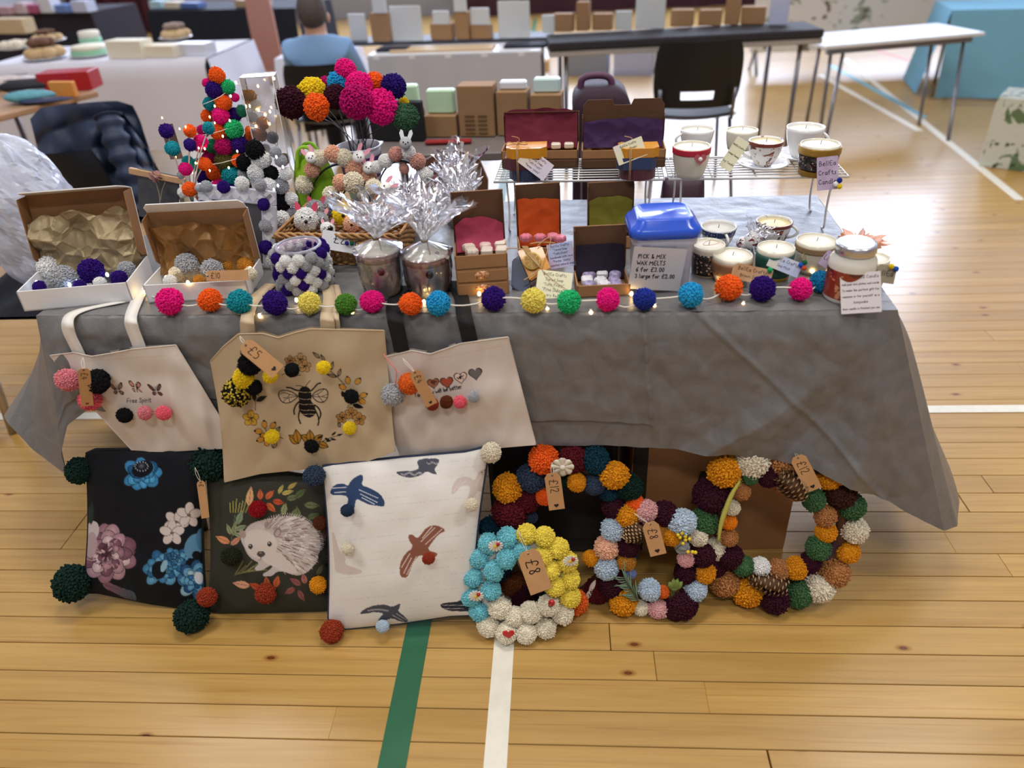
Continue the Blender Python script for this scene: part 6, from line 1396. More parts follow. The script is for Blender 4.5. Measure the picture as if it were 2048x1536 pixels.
for r_ in range(NRW):
    z = (r_ + .5) / NRW; pts = []
    for k in range(NS):
        t = k / NS; p = bpt(t, z); n = Vector((p.x - W / 2, p.y - D / 2, 0)); n = Vector((0, -1 if p.y < D / 2 else 1, 0)) if abs(p.y - D / 2) > D / 2 * .95 else Vector((1 if p.x > W / 2 else -1, 0, 0)); pts.append(p + n * .0032 * sin(k * pi / 2 + r_ * pi) + Vector((0, 0, .001 * nz(k * .3, r_))))
    q.tube(pts, .0033, 5, closed=True)
part(bk, 'woven_wall', q, M_wick1)
q = MB()
for k in range(0, NS, 4): q.tube([bpt(k / NS, 0), bpt(k / NS, 1.02)], .0026, 5)
part(bk, 'stakes', q, M_wick2)
q = MB()
for j in range(3): q.tube([bpt(k / NS, 1.02) + Vector((.004 * sin(k * .8 + j * 2.1), .004 * cos(k * .8 + j * 2.1), .005 * sin(k * .8 + j * 2.1))) for k in range(NS)], .0036, 6, closed=True)
part(bk, 'braided_rim', q, M_wick1)
q = MB(); q.box((W / 2, D / 2, .004), (W, D, .008)); part(bk, 'base', q, M_wick2)
M_eye = mat('googly_white', (245, 245, 245), .2)
for i, (x, y, rr, col, lab, kind) in enumerate(((632, 420, 19, 'grey', 'grey pompom mouse at the back left of the basket', 1), (662, 414, 18, 'grey', 'grey pompom rabbit at the back of the basket', 0), (612, 440, 24, 'white', 'round white pompom lamb with pink ears in the basket', 1), (641, 440, 16, 'grey', 'small grey pompom mouse facing out of the basket', 1), (686, 428, 22, 'yellow', 'yellow pompom chick in the basket', 0), (703, 447, 17, 'peach', 'peach pompom chick in the middle of the basket', 0), (785, 426, 18, 'candy', 'pink pompom pig at the right end of the basket', 1), (655, 458, 14, 'white', 'black and white pompom cow at the front of the basket', 2), (745, 440, 18, 'rose', 'pale pink pompom chick at the right of the basket', 0))):
    P, R = on(x, y, rr, T + .055); r = thing('pompom_animal', lab, 'toy', P - Vector((0, 0, R)), 0, 'pompom animals in the basket'); pom(r, P, R, col, felt=True)
    N = (CP - P).normalized(); X, Y = CR, CU; E = lambda a, b, k=1.0: P + (X * a + Y * b + N * sqrt(max(0.05, 1 - a * a - b * b))) * R * k
    q = MB()
    for s in (-1, 1): q.sphere(E(s * .3, .2), R * .17, 8, 6)
    part(r, 'eyes', q, M_eye, True); q = MB()
    for s in (-1, 1): q.sphere(E(s * .3, .2, 1.14), R * .09, 6, 5)
    q.sphere(E(0, -.15, 1.02), R * .16, 8, 6); part(r, 'pupils_and_nose', q, M_blackg, True)
    if kind:
        for s in (-1, 1):
            b = P + X * s * R * .6 + Y * R * .7; M, _ = frame_from(b + Y * .02 + X * s * .006, b, N); q = MB(); q.prism([(-R * .18, 0), (R * .18, 0), (R * .25, R * .5), (0, R * .9), (-R * .25, R * .5)], .002, M); part(r, 'ear', q, mat('ear_outer', (196, 60, 90), .7) if i % 2 == 0 else M_ear, True)
    if kind == 2: q = MB(); q.sphere(E(.5, .1, .8), R * .4, 10, 7); q.sphere(E(-.5, -.3, .8), R * .35, 10, 7); part(r, 'black_patch', q, M_blackg, True)
Pc = facing((A + B) / 2 + Vector((0, -.03, hb * .6)))
rc, Mc, wc, hc = card((650, 456), (748, 470), (650, 494), Pc, mat('white_label', (238, 240, 246), .6), [('£2.00', 1.5)], pinked=False, root=bk, name='price_card')
for x, c in ((699, (60, 50, 140)), (709, (30, 110, 80))): P = toward(Pc(x, 482), .006); pom(bk, P, .0052, c, small=True)

# ================================================================== kraft boxes of wax melts
WM_POS = {2: ['left', 'right'], 4: ['leftmost', 'second', 'third', 'rightmost'], 6: ['back left', 'back middle', 'back right', 'front left', 'front middle', 'front right'], 9: ['back left', 'back middle', 'back right', 'middle left', 'centre', 'middle right', 'front left', 'front middle', 'front right']}
def melts(A, B, spec, M_list, base_z, grp, labs):
    for i, (x, y, k, mi) in enumerate(spec):
        P = pz(x, y, base_z); R = .013; q = MB()
        if k == 0:
            q.lathe([(R * 1.0, 0), (R * 1.05, .006), (R * .95, .012), (R * .6, .014), (.0001, .0135)], 14)
        elif k == 1:
            q.box((0, 0, .007), (R * 1.9, R * 1.9, .014), b=.003)
        else:
            vs = []
            for zz_, kk in ((0, 1.0), (.009, 1.02), (.013, .85)): vs.append((kk, zz_))
            n = 30
            ring = lambda kk, z: [(R * kk * (1 + .14 * cos(6 * 2 * pi * j / n)) * cos(2 * pi * j / n), R * kk * (1 + .14 * cos(6 * 2 * pi * j / n)) * sin(2 * pi * j / n), z) for j in range(n)]
            V = ring(1, 0) + ring(1.02, .009) + ring(.85, .013); F = [(l * n + j, l * n + (j + 1) % n, (l + 1) * n + (j + 1) % n, (l + 1) * n + j) for l in (0, 1) for j in range(n)] + [tuple(2 * n + j for j in range(n)), tuple(range(n))[::-1]]; q.add(V, F, None, False)
        solo('wax_melt', WM_POS[len(spec)][i] + ' ' + labs, 'wax melt', q, M_list[mi], P, grp)
M_cw = mat('cream_melt', (244, 232, 216), .4); M_pw = mat('pink_melt', (236, 206, 200), .4); M_lw2 = mat('lilac_swirl_melt', (170, 158, 196), .4, var=.5, vscale=120); M_ww = mat('white_melt', (236, 234, 240), .4, var=.1, vscale=120)
A0, B0 = pz(916, 594, T + .003), pz(1019, 587, T + .003); N0 = vplane(A0, B0); W = (B0 - A0).length; rz = atan2((B0 - A0).y, (B0 - A0).x); h1 = up(A0, 566); h2 = up(A0, 541) - h1
M_stick = floral('fruit_sticker', (236, 200, 140), (206, 110, 60), (84, 92, 150), 260, .5); z = T + .003
for k, (hk, lab) in enumerate(((h1, 'closed kraft box at the bottom of the wax melt stack'), (h2, 'closed kraft box in the middle of the wax melt stack'))):
    r = thing('kraft_box', lab, 'box', Vector((A0.x, A0.y, z)), rz); q = MB(); q.box((W / 2, .055, hk / 2), (W, .11, hk - .001), b=.0015); q.box((W / 2, -.0012, hk * .45), (W - .006, .0024, hk * .85), b=.001); part(r, 'carton', q, M_kbox)
    q = MB(); q.lathe([(.0001, 0), (.0165, 0), (.0165, .0006), (.0001, .0006)], 24, Matrix.Translation((W / 2, -.0028, hk * .52)) @ Matrix.Rotation(pi / 2, 4, 'X') @ Matrix.Diagonal((1, .62, 1, 1))); part(r, 'round_sticker', q, M_stick); z += hk
A1, B1_ = Vector((A0.x, A0.y, z)), Vector((B0.x, B0.y, z)); hh = up(A1, 514)
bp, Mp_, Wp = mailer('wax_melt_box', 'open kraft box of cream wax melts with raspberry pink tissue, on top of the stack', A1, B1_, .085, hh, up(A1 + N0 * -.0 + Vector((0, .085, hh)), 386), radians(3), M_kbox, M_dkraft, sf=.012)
M_tp = mat('raspberry_tissue', (176, 62, 92), .7, var=.06, vscale=12); M_to = mat('orange_tissue', (212, 84, 20), .7, var=.06, vscale=12); M_tg = mat('olive_tissue', (118, 116, 34), .7, var=.06, vscale=12); M_tb = mat('burgundy_tissue', (122, 38, 60), .75, var=.05, vscale=10); M_tv = mat('purple_tissue', (62, 36, 84), .75, var=.06, vscale=10); M_td = mat('aubergine_tissue', (34, 24, 44), .8, var=.06, vscale=10)
tissue('raspberry pink tissue paper in the wax melt box', bp, Wp, .085, hh * .5, .078, .072, radians(2), M_tp, .003, 40, 26, 4, .22, fold=False, curl=.3)
melts(A1, B1_, [(938, 500, 2, 0), (971, 497, 0, 1), (1001, 493, 1, 0), (944, 509, 2, 0), (974, 508, 1, 0), (1003, 506, 1, 0)], [M_cw, M_pw], z + hh * .62, 'cream wax melts', 'cream wax melt in front of raspberry pink tissue')
A, B = pz(1040, 527, T + .003), pz(1130, 521, T + .003); hh = .035
bo, Mo_, Wo = mailer('wax_melt_box', 'open kraft box lined with orange tissue, behind the twine tied soap', A, B, .085, hh, up((A + Vector((0, .085, hh))), 372), radians(4), M_kbox, M_dkraft, sf=.012)
tissue('orange tissue paper standing against its open box lid', bo, Wo, .085, hh * .4, .078, .115, radians(3), M_to, .0025, 40, 26, 9, .03, fold=False, curl=.1)
melts(A, B, [(1052, 480, 2, 0), (1080, 480, 2, 0), (1105, 478, 0, 0), (1120, 482, 2, 0)], [mat('rose_melt', (222, 130, 150), .4)], T + .045, 'rose wax melts', 'rose pink wax melt in front of orange tissue')
A, B = pz(1180, 500, T + .003), pz(1274, 496, T + .003); hh = .03
bgx, Mg_, Wg = mailer('wax_melt_box', 'open kraft box lined with olive green tissue, behind the dark purple one', A, B, .085, hh, up((A + Vector((0, .085, hh))), 367), radians(3), M_kbox, M_dkraft, sf=.012)
tissue('olive green tissue paper standing against its open box lid', bgx, Wg, .085, hh * .5, .078, .09, radians(2), M_tg, .0025, 40, 26, 14, .12, fold=False, curl=.15)
A, B = pz(1154, 596, T + .003), pz(1260, 591, T + .003); hh = up(A, 573)
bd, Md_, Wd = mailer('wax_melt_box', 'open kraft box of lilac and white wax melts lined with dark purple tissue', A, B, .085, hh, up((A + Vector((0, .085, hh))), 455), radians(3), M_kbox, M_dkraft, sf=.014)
tissue('dark purple tissue paper standing against its open box lid', bd, Wd, .085, hh * .5, .08, .075, radians(3), M_td, .002, 40, 26, 19, .03, fold=False, curl=.2)
melts(A, B, [(1178, 556, 2, 0), (1204, 553, 1, 1), (1230, 555, 0, 0), (1174, 566, 1, 1), (1201, 567, 2, 1), (1228, 565, 0, 0), (1178, 575, 0, 0), (1208, 575, 2, 1), (1232, 574, 1, 0)], [M_lw2, M_ww], T + .018, 'lilac and white wax melts', 'lilac and white wax melt in the dark purple box')

# ================================================================== twine tied soaps and cards
M_sy = mat('amber_soap', (222, 150, 28), .35, coat=.3, var=.08, vscale=30); M_sp = mat('plum_soap', (92, 46, 58), .4, coat=.2); M_sn = mat('navy_soap', (58, 70, 104), .4, coat=.2); M_jute = mat('jute_twine', (196, 160, 112), .9)
def soap_shape(q, w_, d_, h_, M=None, cut=.25, round_=False):
    n = 14; poly = []
    if round_:
        for i in range(n + 1): a = pi + pi * i / n; poly.append((w_ / 2 * cos(a), d_ * .25 + d_ * .75 * sin(a)))
        poly += [(w_ / 2, d_ * .25), (-w_ / 2, d_ * .25)]
    else: c = w_ * cut * .6; poly = [(-w_ / 2 + c, -d_ / 2), (w_ / 2 - c, -d_ / 2), (w_ / 2, -d_ / 2 + c), (w_ / 2, d_ / 2), (-w_ / 2, d_ / 2), (-w_ / 2, -d_ / 2 + c)]
    T_ = Matrix.Translation((0, 0, h_ / 2)); q.prism(poly, h_, (M @ T_) if M is not None else T_)
def soap_bundle(label, cx, yb, wpx, ys, z, mats, tail=True):
    P = pz(cx, yb, z); w_ = wpx * mpp(P); d_ = w_ * .62; r = thing('soap_bundle', label, 'soap', P + Vector((0, d_ / 2, 0))); zz_ = 0; Pf = P
    for i, (y, m) in enumerate(zip(ys, mats)):
        h_ = up(P, y) - zz_; q = MB(); soap_shape(q, w_ * (1.0 if i else .95), d_, h_ - .0006, Matrix.Translation((0.002 * (-1) ** i, 0, zz_)), round_=(i == 0)); part(r, 'soap_bar', q, m); zz_ += h_
    q = MB(); x = -w_ * .22
    for dx in (0, .003): q.tube([(x + dx, -d_ / 2 - .001, 0), (x + dx, -d_ / 2 - .0015, zz_), (x + dx, -d_ / 2 + .004, zz_ + .001), (x + dx, d_ / 2, zz_ + .001), (x + dx, d_ / 2 + .001, 0)], .0011, 5)
    for s in (-1, 1): q.tube(smooth_pl([(x, 0, zz_ + .002), (x + s * .02, -.008, zz_ + .012), (x + s * .03, -.012, zz_ + .003), (x, 0, zz_ + .003)], 3), .0011, 5)
    q.tube(smooth_pl([(x, 0, zz_), (x + .01, -.005, zz_ + .018), (x - .012, .0, zz_ + .022)], 2), .001, 5); part(r, 'twine', q, M_jute); return r, P
# ================================================================== white wire racks
ZR = T + .142; M_wr = mat('white_coated_wire', (232, 232, 234), .35)
RA0, RA1, RB1 = pz(988, 364, ZR), pz(1329, 359, ZR), pz(1697, 353, ZR); RB0 = pz(1338, 359, ZR)
RD = (pz(1012, 322, ZR) - RA0).dot(YD)
def rack(label, P0, P1, nx):
    W = (P1 - P0).length; rz = atan2((P1 - P0).y, (P1 - P0).x); r = thing('wire_rack', label, 'rack', Vector((P0.x, P0.y, T + .003)), rz); h = ZR - T - .003
    q = MB(); q.tube([(0, 0, h), (W, 0, h), (W, RD, h), (0, RD, h)], .0032, 7, closed=True); part(r, 'frame', q, M_wr)
    q = MB(); n = 9
    for i in range(1, n): q.tube([(0, RD * i / n, h + .002), (W, RD * i / n, h + .002)], .0017, 5)
    part(r, 'long_wires', q, M_wr); q = MB()
    for i in range(1, nx): q.tube([(W * i / nx, 0, h - .001), (W * i / nx, RD, h - .001)], .0022, 5)
    for x in (.012, .024, W - .012, W - .024): q.tube([(x, .004, h + .001), (x, RD, h + .001)], .0017, 5)
    part(r, 'cross_wires', q, M_wr)
    for sx in (0, 1):
        x = .03 if sx == 0 else W - .03
        for y in (.012, RD - .012):
            q = MB(); q.tube(smooth_pl([(x, y, h), (x + (-.004 if sx else .004), y, h * .4), (x, y, .006), (x, y + (.02 if y < RD / 2 else -.02), .002)], 2), .0026, 6); part(r, 'leg', q, M_wr)
    return r
rack('white wire rack carrying the burgundy and purple boxes', RA0, RA1, 4); rack('white wire rack carrying the teacups and jars', RB0, RB1, 4)
RZ = ZR + .0045
# boxes on the rack: each open box sits on a closed one
def pair(x0, y0, x1, y1, ymid, ytray, D, lidtop, lean, labc, lab, tism, tlab, notch, tH, sd, flap):
    A, B = pz(x0, y0, RZ), pz(x1, y1, RZ); W = (B - A).length; rz = atan2((B - A).y, (B - A).x); h1 = up(A, ymid)
    r = thing('kraft_box', labc, 'box', A, rz); q = MB(); q.box((W / 2, D / 2, h1 / 2), (W, D, h1 - .001), b=.002); q.box((W / 2, -.001, h1 * .5), (W - .01, .002, h1 * .8), b=.0008); part(r, 'carton', q, M_dkraft)
    A2, B2 = A + Vector((0, 0, h1)), B + Vector((0, 0, h1)); h2 = up(A2, ytray)
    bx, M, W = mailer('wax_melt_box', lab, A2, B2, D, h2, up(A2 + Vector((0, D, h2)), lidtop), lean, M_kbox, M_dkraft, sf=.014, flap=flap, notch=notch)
    tissue(tlab, bx, W, D, h2 * .5, D - .008, tH, lean, tism, .003, 44, 28, sd, .12, fold=False, curl=.2); return bx, A2, h2, W
b1, A2, h2, W_ = pair(1004, 338, 1156, 336, 320, 303, .085, 226, radians(2), 'closed kraft box on the rack under the burgundy tissue box', 'open kraft box with burgundy tissue on the wire rack', M_tb, 'burgundy tissue paper in the open box on the rack', True, .098, 41, (.02, radians(78)))
melts(None, None, [(1112, 296, 1, 0), (1138, 295, 1, 0)], [M_cw], A2.z + h2 * .5, 'cream melts in the burgundy box', 'flat cream wax melt in front of burgundy tissue')
b2, A2, h2, W_ = pair(1163, 338, 1330, 335, 319, 302, .085, 230, radians(2), 'closed kraft box on the rack under the purple tissue box', 'open kraft box with purple tissue and a notched lid flap on the wire rack', M_tv, 'purple tissue paper in the open box on the rack', True, .07, 47, (.036, radians(4)))
melts(None, None, [(1192, 292, 1, 0), (1216, 290, 2, 0)], [mat('grey_melt', (206, 200, 198), .4, var=.3, vscale=90)], A2.z + h2 * .5, 'grey melts in the purple box', 'grey marbled wax melt in front of purple tissue')
sb1, Ps1 = soap_bundle('stack of amber, plum and navy soaps tied with twine, left on the rack', 1053, 364, 80, (341, 318, 297), RZ, (M_sn, M_sp, M_sy))
SC1 = facing(Ps1 + Vector((0, -.008, .03)))
card((1056, 291), (1109, 331), (1037, 326), SC1, WC1, [('BellEa Crafts', 1.1), 'Tiered Soaps', '"Tutti Frutti"', '"Parma Violets"'], root=sb1, name='gift_tag')
sb2, Ps2 = soap_bundle('stack of amber, navy and plum soaps with a cream tag, right on the rack', 1275, 362, 78, (340, 316, 297), RZ, (M_sp, M_sn, M_sy))
SC2 = facing(Ps2 + Vector((0, -.008, .03)))
card((1225, 294), (1283, 271), (1246, 329), SC2, WC2, ['BellEa Crafts', 'Tiered Soaps', 'Rose Petal', 'Lavender'], root=sb2, name='gift_tag')
q = MB()
# loose soap on the table, tied with twine and a dried lemon slice
Pso = pz(1064, 586, T + .003); so = thing('soap_bundle', 'amber and navy soap tied with twine and a dried lemon slice, on the table', 'soap', Pso); SO = lambda x, y, o=0.0: toward(pplane(x, y, Pso + Vector((0, .012, 0)), Vector((0, -.8, .6))), o)
for nm, pts, m, o in (('soap_bar', [(1034, 500), (1083, 491), (1102, 537), (1060, 562)], M_sy, .018), ('soap_bar', [(1024, 520), (1040, 508), (1068, 566), (1044, 590), (1022, 572)], M_sn, .0), ('soap_bar', [(1040, 512), (1056, 500), (1078, 560), (1062, 572)], M_sp, .008)):
    W_ = [SO(*p, o) for p in pts]; cN = Vector((0, -.8, .6)).normalized(); q = MB(); n = len(W_); vs_2 = W_ + [p - cN * .016 for p in W_]; q.add(vs_2, [tuple(range(n))[::-1], tuple(n + i for i in range(n))] + [(i, (i + 1) % n, n + (i + 1) % n, n + i) for i in range(n)]); ob = part(so, nm, q, m, True)
    bm = bmesh.new(); bm.from_mesh(ob.data); bmesh.ops.recalc_face_normals(bm, faces=bm.faces); bmesh.ops.bevel(bm, geom=bm.edges[:], offset=.0025, segments=2, affect='EDGES'); bm.to_mesh(ob.data); bm.free()
Pl = SO(1064, 522, .024); Ml, _ = frame_from(Pl + Vector((0, .006, .008)), Pl, (CP - Pl).normalized())
q = MB(); q.lathe([(.0001, 0), (.0185, 0), (.0195, .0015), (.0185, .003), (.0001, .0028)], 28, Ml); ls = part(so, 'lemon_slice', q, mat('dried_lemon', (216, 186, 110), .6), True)
q = MB()
for k in range(8): a0, a1 = k * pi / 4 + .08, (k + 1) * pi / 4 - .08; q.prism([(.003 * cos((a0 + a1) / 2), .003 * sin((a0 + a1) / 2)), (.016 * cos(a0), .016 * sin(a0)), (.0168 * cos((a0 + a1) / 2), .0168 * sin((a0 + a1) / 2)), (.016 * cos(a1), .016 * sin(a1))], .001, Ml @ Matrix.Translation((0, 0, .0034)))
sub(ls, 'segments', q, mat('lemon_flesh', (166, 120, 50), .5), so.location)
q = MB()
for k in range(6): q.tube(smooth_pl([SO(1044 + k * 2, 492, .02), SO(1054 + k * 3, 508 + k, .03), SO(1070 + k * 2, 524 + 2 * k, .032), SO(1082, 538, .03)], 2), .0009, 5)
q.tube(smooth_pl([SO(1082, 538, .03), SO(1096, 500, .03), SO(1104, 472, .03), SO(1090, 478, .03), SO(1075, 492, .03)], 3), .0011, 5); q.tube(smooth_pl([SO(1048, 498, .02), SO(1020, 496, .03), SO(1008, 500, .03)], 2), .001, 5); q.tube(smooth_pl([SO(1080, 538, .03), SO(1062, 552, .03), SO(1048, 560, .03)], 2), .0012, 5); q.tube(smooth_pl([SO(1084, 540, .03), SO(1105, 560, .04), SO(1134, 580, .04)], 2), .0009, 5); q.tube(smooth_pl([SO(1060, 488, .02), SO(1080, 484, .03), SO(1110, 486, .02)], 2), .0015, 5); part(so, 'twine', q, M_jute, True)
card((1092, 490), (1145, 481), (1098, 540), lambda x, y: SO(x, y, -.005), WC3, [('BellEa Crafts', 1.2), 'Tiered Soap', '"Tutti Frutti"', 'handmade with love', ('"Parma Violets"', 1.1), 'scented natural soap'], name='gift_card', label='blue and pink printed soap card leaning behind the lemon slice soap')
card((1076, 538), (1147, 546), (1064, 596), lambda x, y: SO(x, y, .03), WC2, [('BellEa Crafts', 1.1), 'Tiered Soap', '"Tutti Frutti"', ('"Pina Dulce"', 1.2), 'Very Rose'], name='gift_card', label='pale yellow printed soap card propped in front of the lemon slice soap')

# ================================================================== tub with blue lid
A, B = pz(1270, 586, T + .003), pz(1379, 582, T + .003); W = (B - A).length; rz = atan2((B - A).y, (B - A).x); D = .105; tub = thing('plastic_tub', 'clear plastic tub of wax melts with a domed blue lid', 'tub', A, rz); hT = up((A + B) / 2, 474)
def rrect(w_, d_, rad, n=6):
    P = []
    for cx, cy, a0 in ((w_ / 2 - rad, -d_ / 2 + rad, -pi / 2), (w_ / 2 - rad, d_ / 2 - rad, 0), (-w_ / 2 + rad, d_ / 2 - rad, pi / 2), (-w_ / 2 + rad, -d_ / 2 + rad, pi)):
        for i in range(n + 1): a = a0 + pi / 2 * i / n; P.append((cx + rad * cos(a), cy + rad * sin(a)))
    return P
def loft(rings):
    q = MB(); n = len(rings[0]); V = [p for r in rings for p in r]; F = [(j * n + i, j * n + (i + 1) % n, (j + 1) * n + (i + 1) % n, (j + 1) * n + i) for j in range(len(rings) - 1) for i in range(n)]
    F += [tuple(range(n))[::-1], tuple((len(rings) - 1) * n + i for i in range(n))]; q.add(V, F, None, True); return q
def RR(k, z, rad=.022): return [(x + W / 2, y + D / 2, z) for x, y in rrect(W * k, D * k, rad * k)]
M_tub = mat('frosted_plastic', (216, 212, 226), .28, alpha=.62); M_lidb = mat('blue_plastic', (40, 88, 214), .25, coat=.3)
part(tub, 'body', loft([RR(.95, 0), RR(1.0, .004), RR(1.08, hT * .82), RR(1.17, hT * .86), RR(1.18, hT)]), M_tub)
part(tub, 'lid', loft([RR(1.2, hT - .002), RR(1.28, hT), RR(1.28, hT + .012), RR(1.2, hT + .02), RR(1.08, hT + .024), RR(1.0, hT + .034), RR(.9, hT + .038), RR(.86, hT + .036)]), M_lidb)
q = MB()
for i in range(26): q.sphere((W * (.12 + .76 * rnd.random()), D * (.15 + .6 * rnd.random()), .012 + hT * .5 * rnd.random()), .011, 9, 6, (1, 1, .7))
part(tub, 'wax_melts', q, mat('pastel_melts', (222, 212, 216), .5, var=.2, vscale=60), kind='stuff')
TU = lambda x, y: pplane(x, y, A - vplane(A, B) * .0105 if False else A + Vector((0, -.009, 0)), Vector((0, -1, -.07)).normalized())
r, Ml, wl, hl = card((1268, 493), (1375, 500), (1271, 578), TU, mat('tub_label', (212, 210, 216), .6), [], pinked=False, root=tub, name='label')
q = MB()
for i, tx in enumerate(('PICK & MIX', 'WAX MELTS', '6 for £3.00', '3 large for £2.00')):
    st, wd = strokes(tx, 1.0); hh = .0095 if i < 3 else .0088; lettering(q, tx, hh, Ml @ Matrix.Translation((.011, hl * (.74 - i * .155), .0008)) @ Matrix.Rotation(radians(2), 4, 'Z') @ Matrix.Diagonal((.94, 1, 1, 1)), .0015, 0.0, .012)
part(tub, 'lettering', q, M_ink, True)

# ================================================================== teacups and candle jars
CUPS = T + .003
v = Vessel('teacup_candle', 'blue banded teacup candle behind the plastic tub', 'candle', 1437, 500, 70, 464, CUPS, M_china, .62, .06, .0022, mat('grey_wax', (214, 210, 200), .5), .006); v.band(.66, .93, M_bluech, 'blue_band'); v.handle(-75, M_china)
v = Vessel('candle_jar', 'candle jar with a black floral sleeve beside the tub', 'candle', 1417, 556, 64, 500, CUPS, M_wallwax, .9, .03, .002, M_wax, .003); v.band(.05, .78, M_blackfl, 'floral_sleeve')
q = MB(); q.tube(smooth_pl([(-.02, -.012, v.h), (.01, -.02, v.h + .006), (.026, .0, v.h + .003), (.0, .012, v.h + .005)], 3, True), .0006, 5, closed=True); part(v.root, 'tag_string', q, M_jute)
v = Vessel('teacup_candle', 'maroon floral teacup candle standing at the back of the table', 'candle', 1549, 490, 70, 454, CUPS, M_china_m, .7, .05, .0022, M_wax2, .006); v.band(.84, .99, mat('maroon_band', (128, 62, 52), .2), 'rim_band'); v.handle(-25, M_china)
v = Vessel('candle_jar', 'glass candle jar with a brown paper band at the front', 'candle', 1466, 572, 76, 524, CUPS, M_wallwax, .82, .12, .002, M_wax, .003); v.band(.34, .84, mat('brown_band', (150, 112, 78), .8), 'paper_band'); jb = v
v = Vessel('candle_jar', 'candle jar wrapped in dark green between the brown and cream jars', 'candle', 1551, 566, 72, 508, CUPS, M_wallwax, .85, .06, .002, M_wax, .003); v.band(.12, .86, mat('green_sleeve', (36, 84, 72), .6, var=.25, vscale=60), 'green_sleeve'); v.band(.03, .14, mat('gold_trim', (178, 140, 50), .4, metal=.5), 'gold_trim'); jg = v
v = Vessel('candle_jar', 'cream candle jar with a hessian band and twine bow', 'candle', 1633, 552, 78, 495, CUPS, M_wallwax, .85, .06, .002, M_wax, .003); v.band(.72, .9, mat('hessian', (162, 134, 98), .9, bump=.5, bscale=500), 'hessian_band'); q = MB(); q.tube(smooth_pl([(-.028, -.026, v.h * .8), (-.04, -.034, v.h * .6), (-.03, -.034, v.h * .5), (-.028, -.028, v.h * .78)], 3), .001, 5); part(v.root, 'twine_bow', q, M_jute); jc = v
v = Vessel('candle_jar', 'small candle jar at the right corner behind the lidded jar', 'candle', 1742, 582, 66, 528, CUPS, M_wallwax, .85, .05, .002, M_wax, .003); jr = v
def jcard(v, TL_, TR_, BL_, m, lines, nm='gift_tag', beads=()):
    pl = facing(v.C + Vector((0, -v.R - .012, v.h * .5)))
    card(TL_, TR_, BL_, pl, m, lines, root=v.root, name=nm)
    for x, y, c in beads: P = toward(pl(x, y), .005); pom(v.root, P, 5.5 * mpp(P), c, small=True)
jcard(jb, (1468, 524), (1548, 540), (1456, 556), WC5, [('BellEa Crafts', 1.2), 'Brown Sugar'], beads=((1540, 540, 'green'),))
jcard(jg, (1545, 503), (1608, 528), (1528, 530), WC6, [('BellEa Crafts', 1.2), 'Sea Mist'], beads=((1602, 530, (50, 110, 210)), (1609, 525, (40, 120, 80)), (1608, 536, (220, 100, 60))))
jcard(jc, (1657, 498), (1684, 516), (1634, 526), WC4, ['Lilac'])
jcard(jr, (1748, 526), (1796, 532), (1748, 564), mat('sage_card', (168, 160, 138), .8), ['BellEa'], beads=((1783, 533, 'yellow'), (1792, 538, (50, 100, 190))))
# lidded jar
P = pz(1704, 612, CUPS); Rj = 46 * mpp(P); Cj = P + Vector((0, Rj * .9, 0)); hj = up(Cj - Vector((0, Rj * .8, 0)), 508); pj = thing('lidded_candle_jar', 'large glass candle jar with silver lid at the right front corner', 'candle', Cj)
q = MB(); q.lathe([(.0001, 0), (Rj * .93, 0), (Rj, .006), (Rj, hj * .68), (Rj * .95, hj * .8), (Rj * .78, hj * .9), (Rj * .76, hj)], 44); part(pj, 'jar', q, mat('milky_jar_glass', (226, 226, 216), .1, coat=.8))
q = MB(); q.lathe([(Rj * 1.004, hj * .1), (Rj * 1.004, hj * .64)], 44); me = q.mesh('picture_wrap'); bm = bmesh.new(); bm.from_mesh(me); bmesh.ops.delete(bm, geom=[f for f in bm.faces if len(f.verts) > 4], context='FACES_ONLY'); bm.to_mesh(me); bm.free(); me.materials.append(floral('russet_print', (146, 56, 40), (96, 36, 30), (206, 150, 110), 24, .55)); part(pj, 'picture_wrap', me, None)
M_sil = mat('silver_lid', (206, 208, 212), .22, metal=.9)
q = MB(); q.lathe([(Rj * .82, hj - .012), (Rj * .85, hj - .006), (Rj * .85, hj + .006), (Rj * .82, hj + .009), (Rj * .74, hj + .009)], 44); part(pj, 'screw_band', q, M_sil)
q = MB(); q.lathe([(.0001, hj + .007), (Rj * .7, hj + .007), (Rj * .74, hj + .0095), (Rj * .66, hj + .0085), (.0001, hj + .008)], 40); part(pj, 'lid_disc', q, mat('brushed_disc', (170, 178, 176), .35, metal=.7))
jl = facing(Cj + Vector((0, -Rj - .014, hj * .3)))
card((1679, 548), (1762, 541), (1671, 630), jl, mat('white_pinked_card', (222, 218, 222), .7), [('Personalised Candle', 1.3), 'Add your own photos and words', 'To make the perfect gift for', 'someone or for yourself as a', ('keepsake', .8), 'Once candle is finished you can'], root=pj, name='printed_card')
# orange organza and shiny wrapped ornaments
P = pz(1712, 497, CUPS); og = thing('organza_bag', 'crumpled orange organza bag behind the lidded jar', 'bag', P); part(og, 'bag', flare(Vector((0, 0, 0)), Vector((.1, 0, 1)), .03, .03, .05, 61), mat('orange_organza', (226, 140, 60), .5, alpha=.75)); q = MB(); q.sphere((0, 0, .016), .028, 14, 9, (1.2, .9, .55)); part(og, 'contents', q, mat('peach_soap', (222, 170, 130), .5))
P = pz(1503, 500, CUPS); og = thing('wrapped_ornament', 'shiny maroon and white ornament in cellophane between the teacups', 'ornament', P); q = MB(); q.sphere((0, 0, .022), .022, 16, 10); q.sphere((-.022, .004, .016), .015, 14, 9); part(og, 'bauble', q, floral('bauble_print', (232, 230, 234), (130, 40, 46), (60, 40, 60), 70, .55)); part(og, 'cellophane', flare(Vector((0, 0, .03)), Vector((.3, -.2, 1)), .03, .008, .03, 71), M_cello)
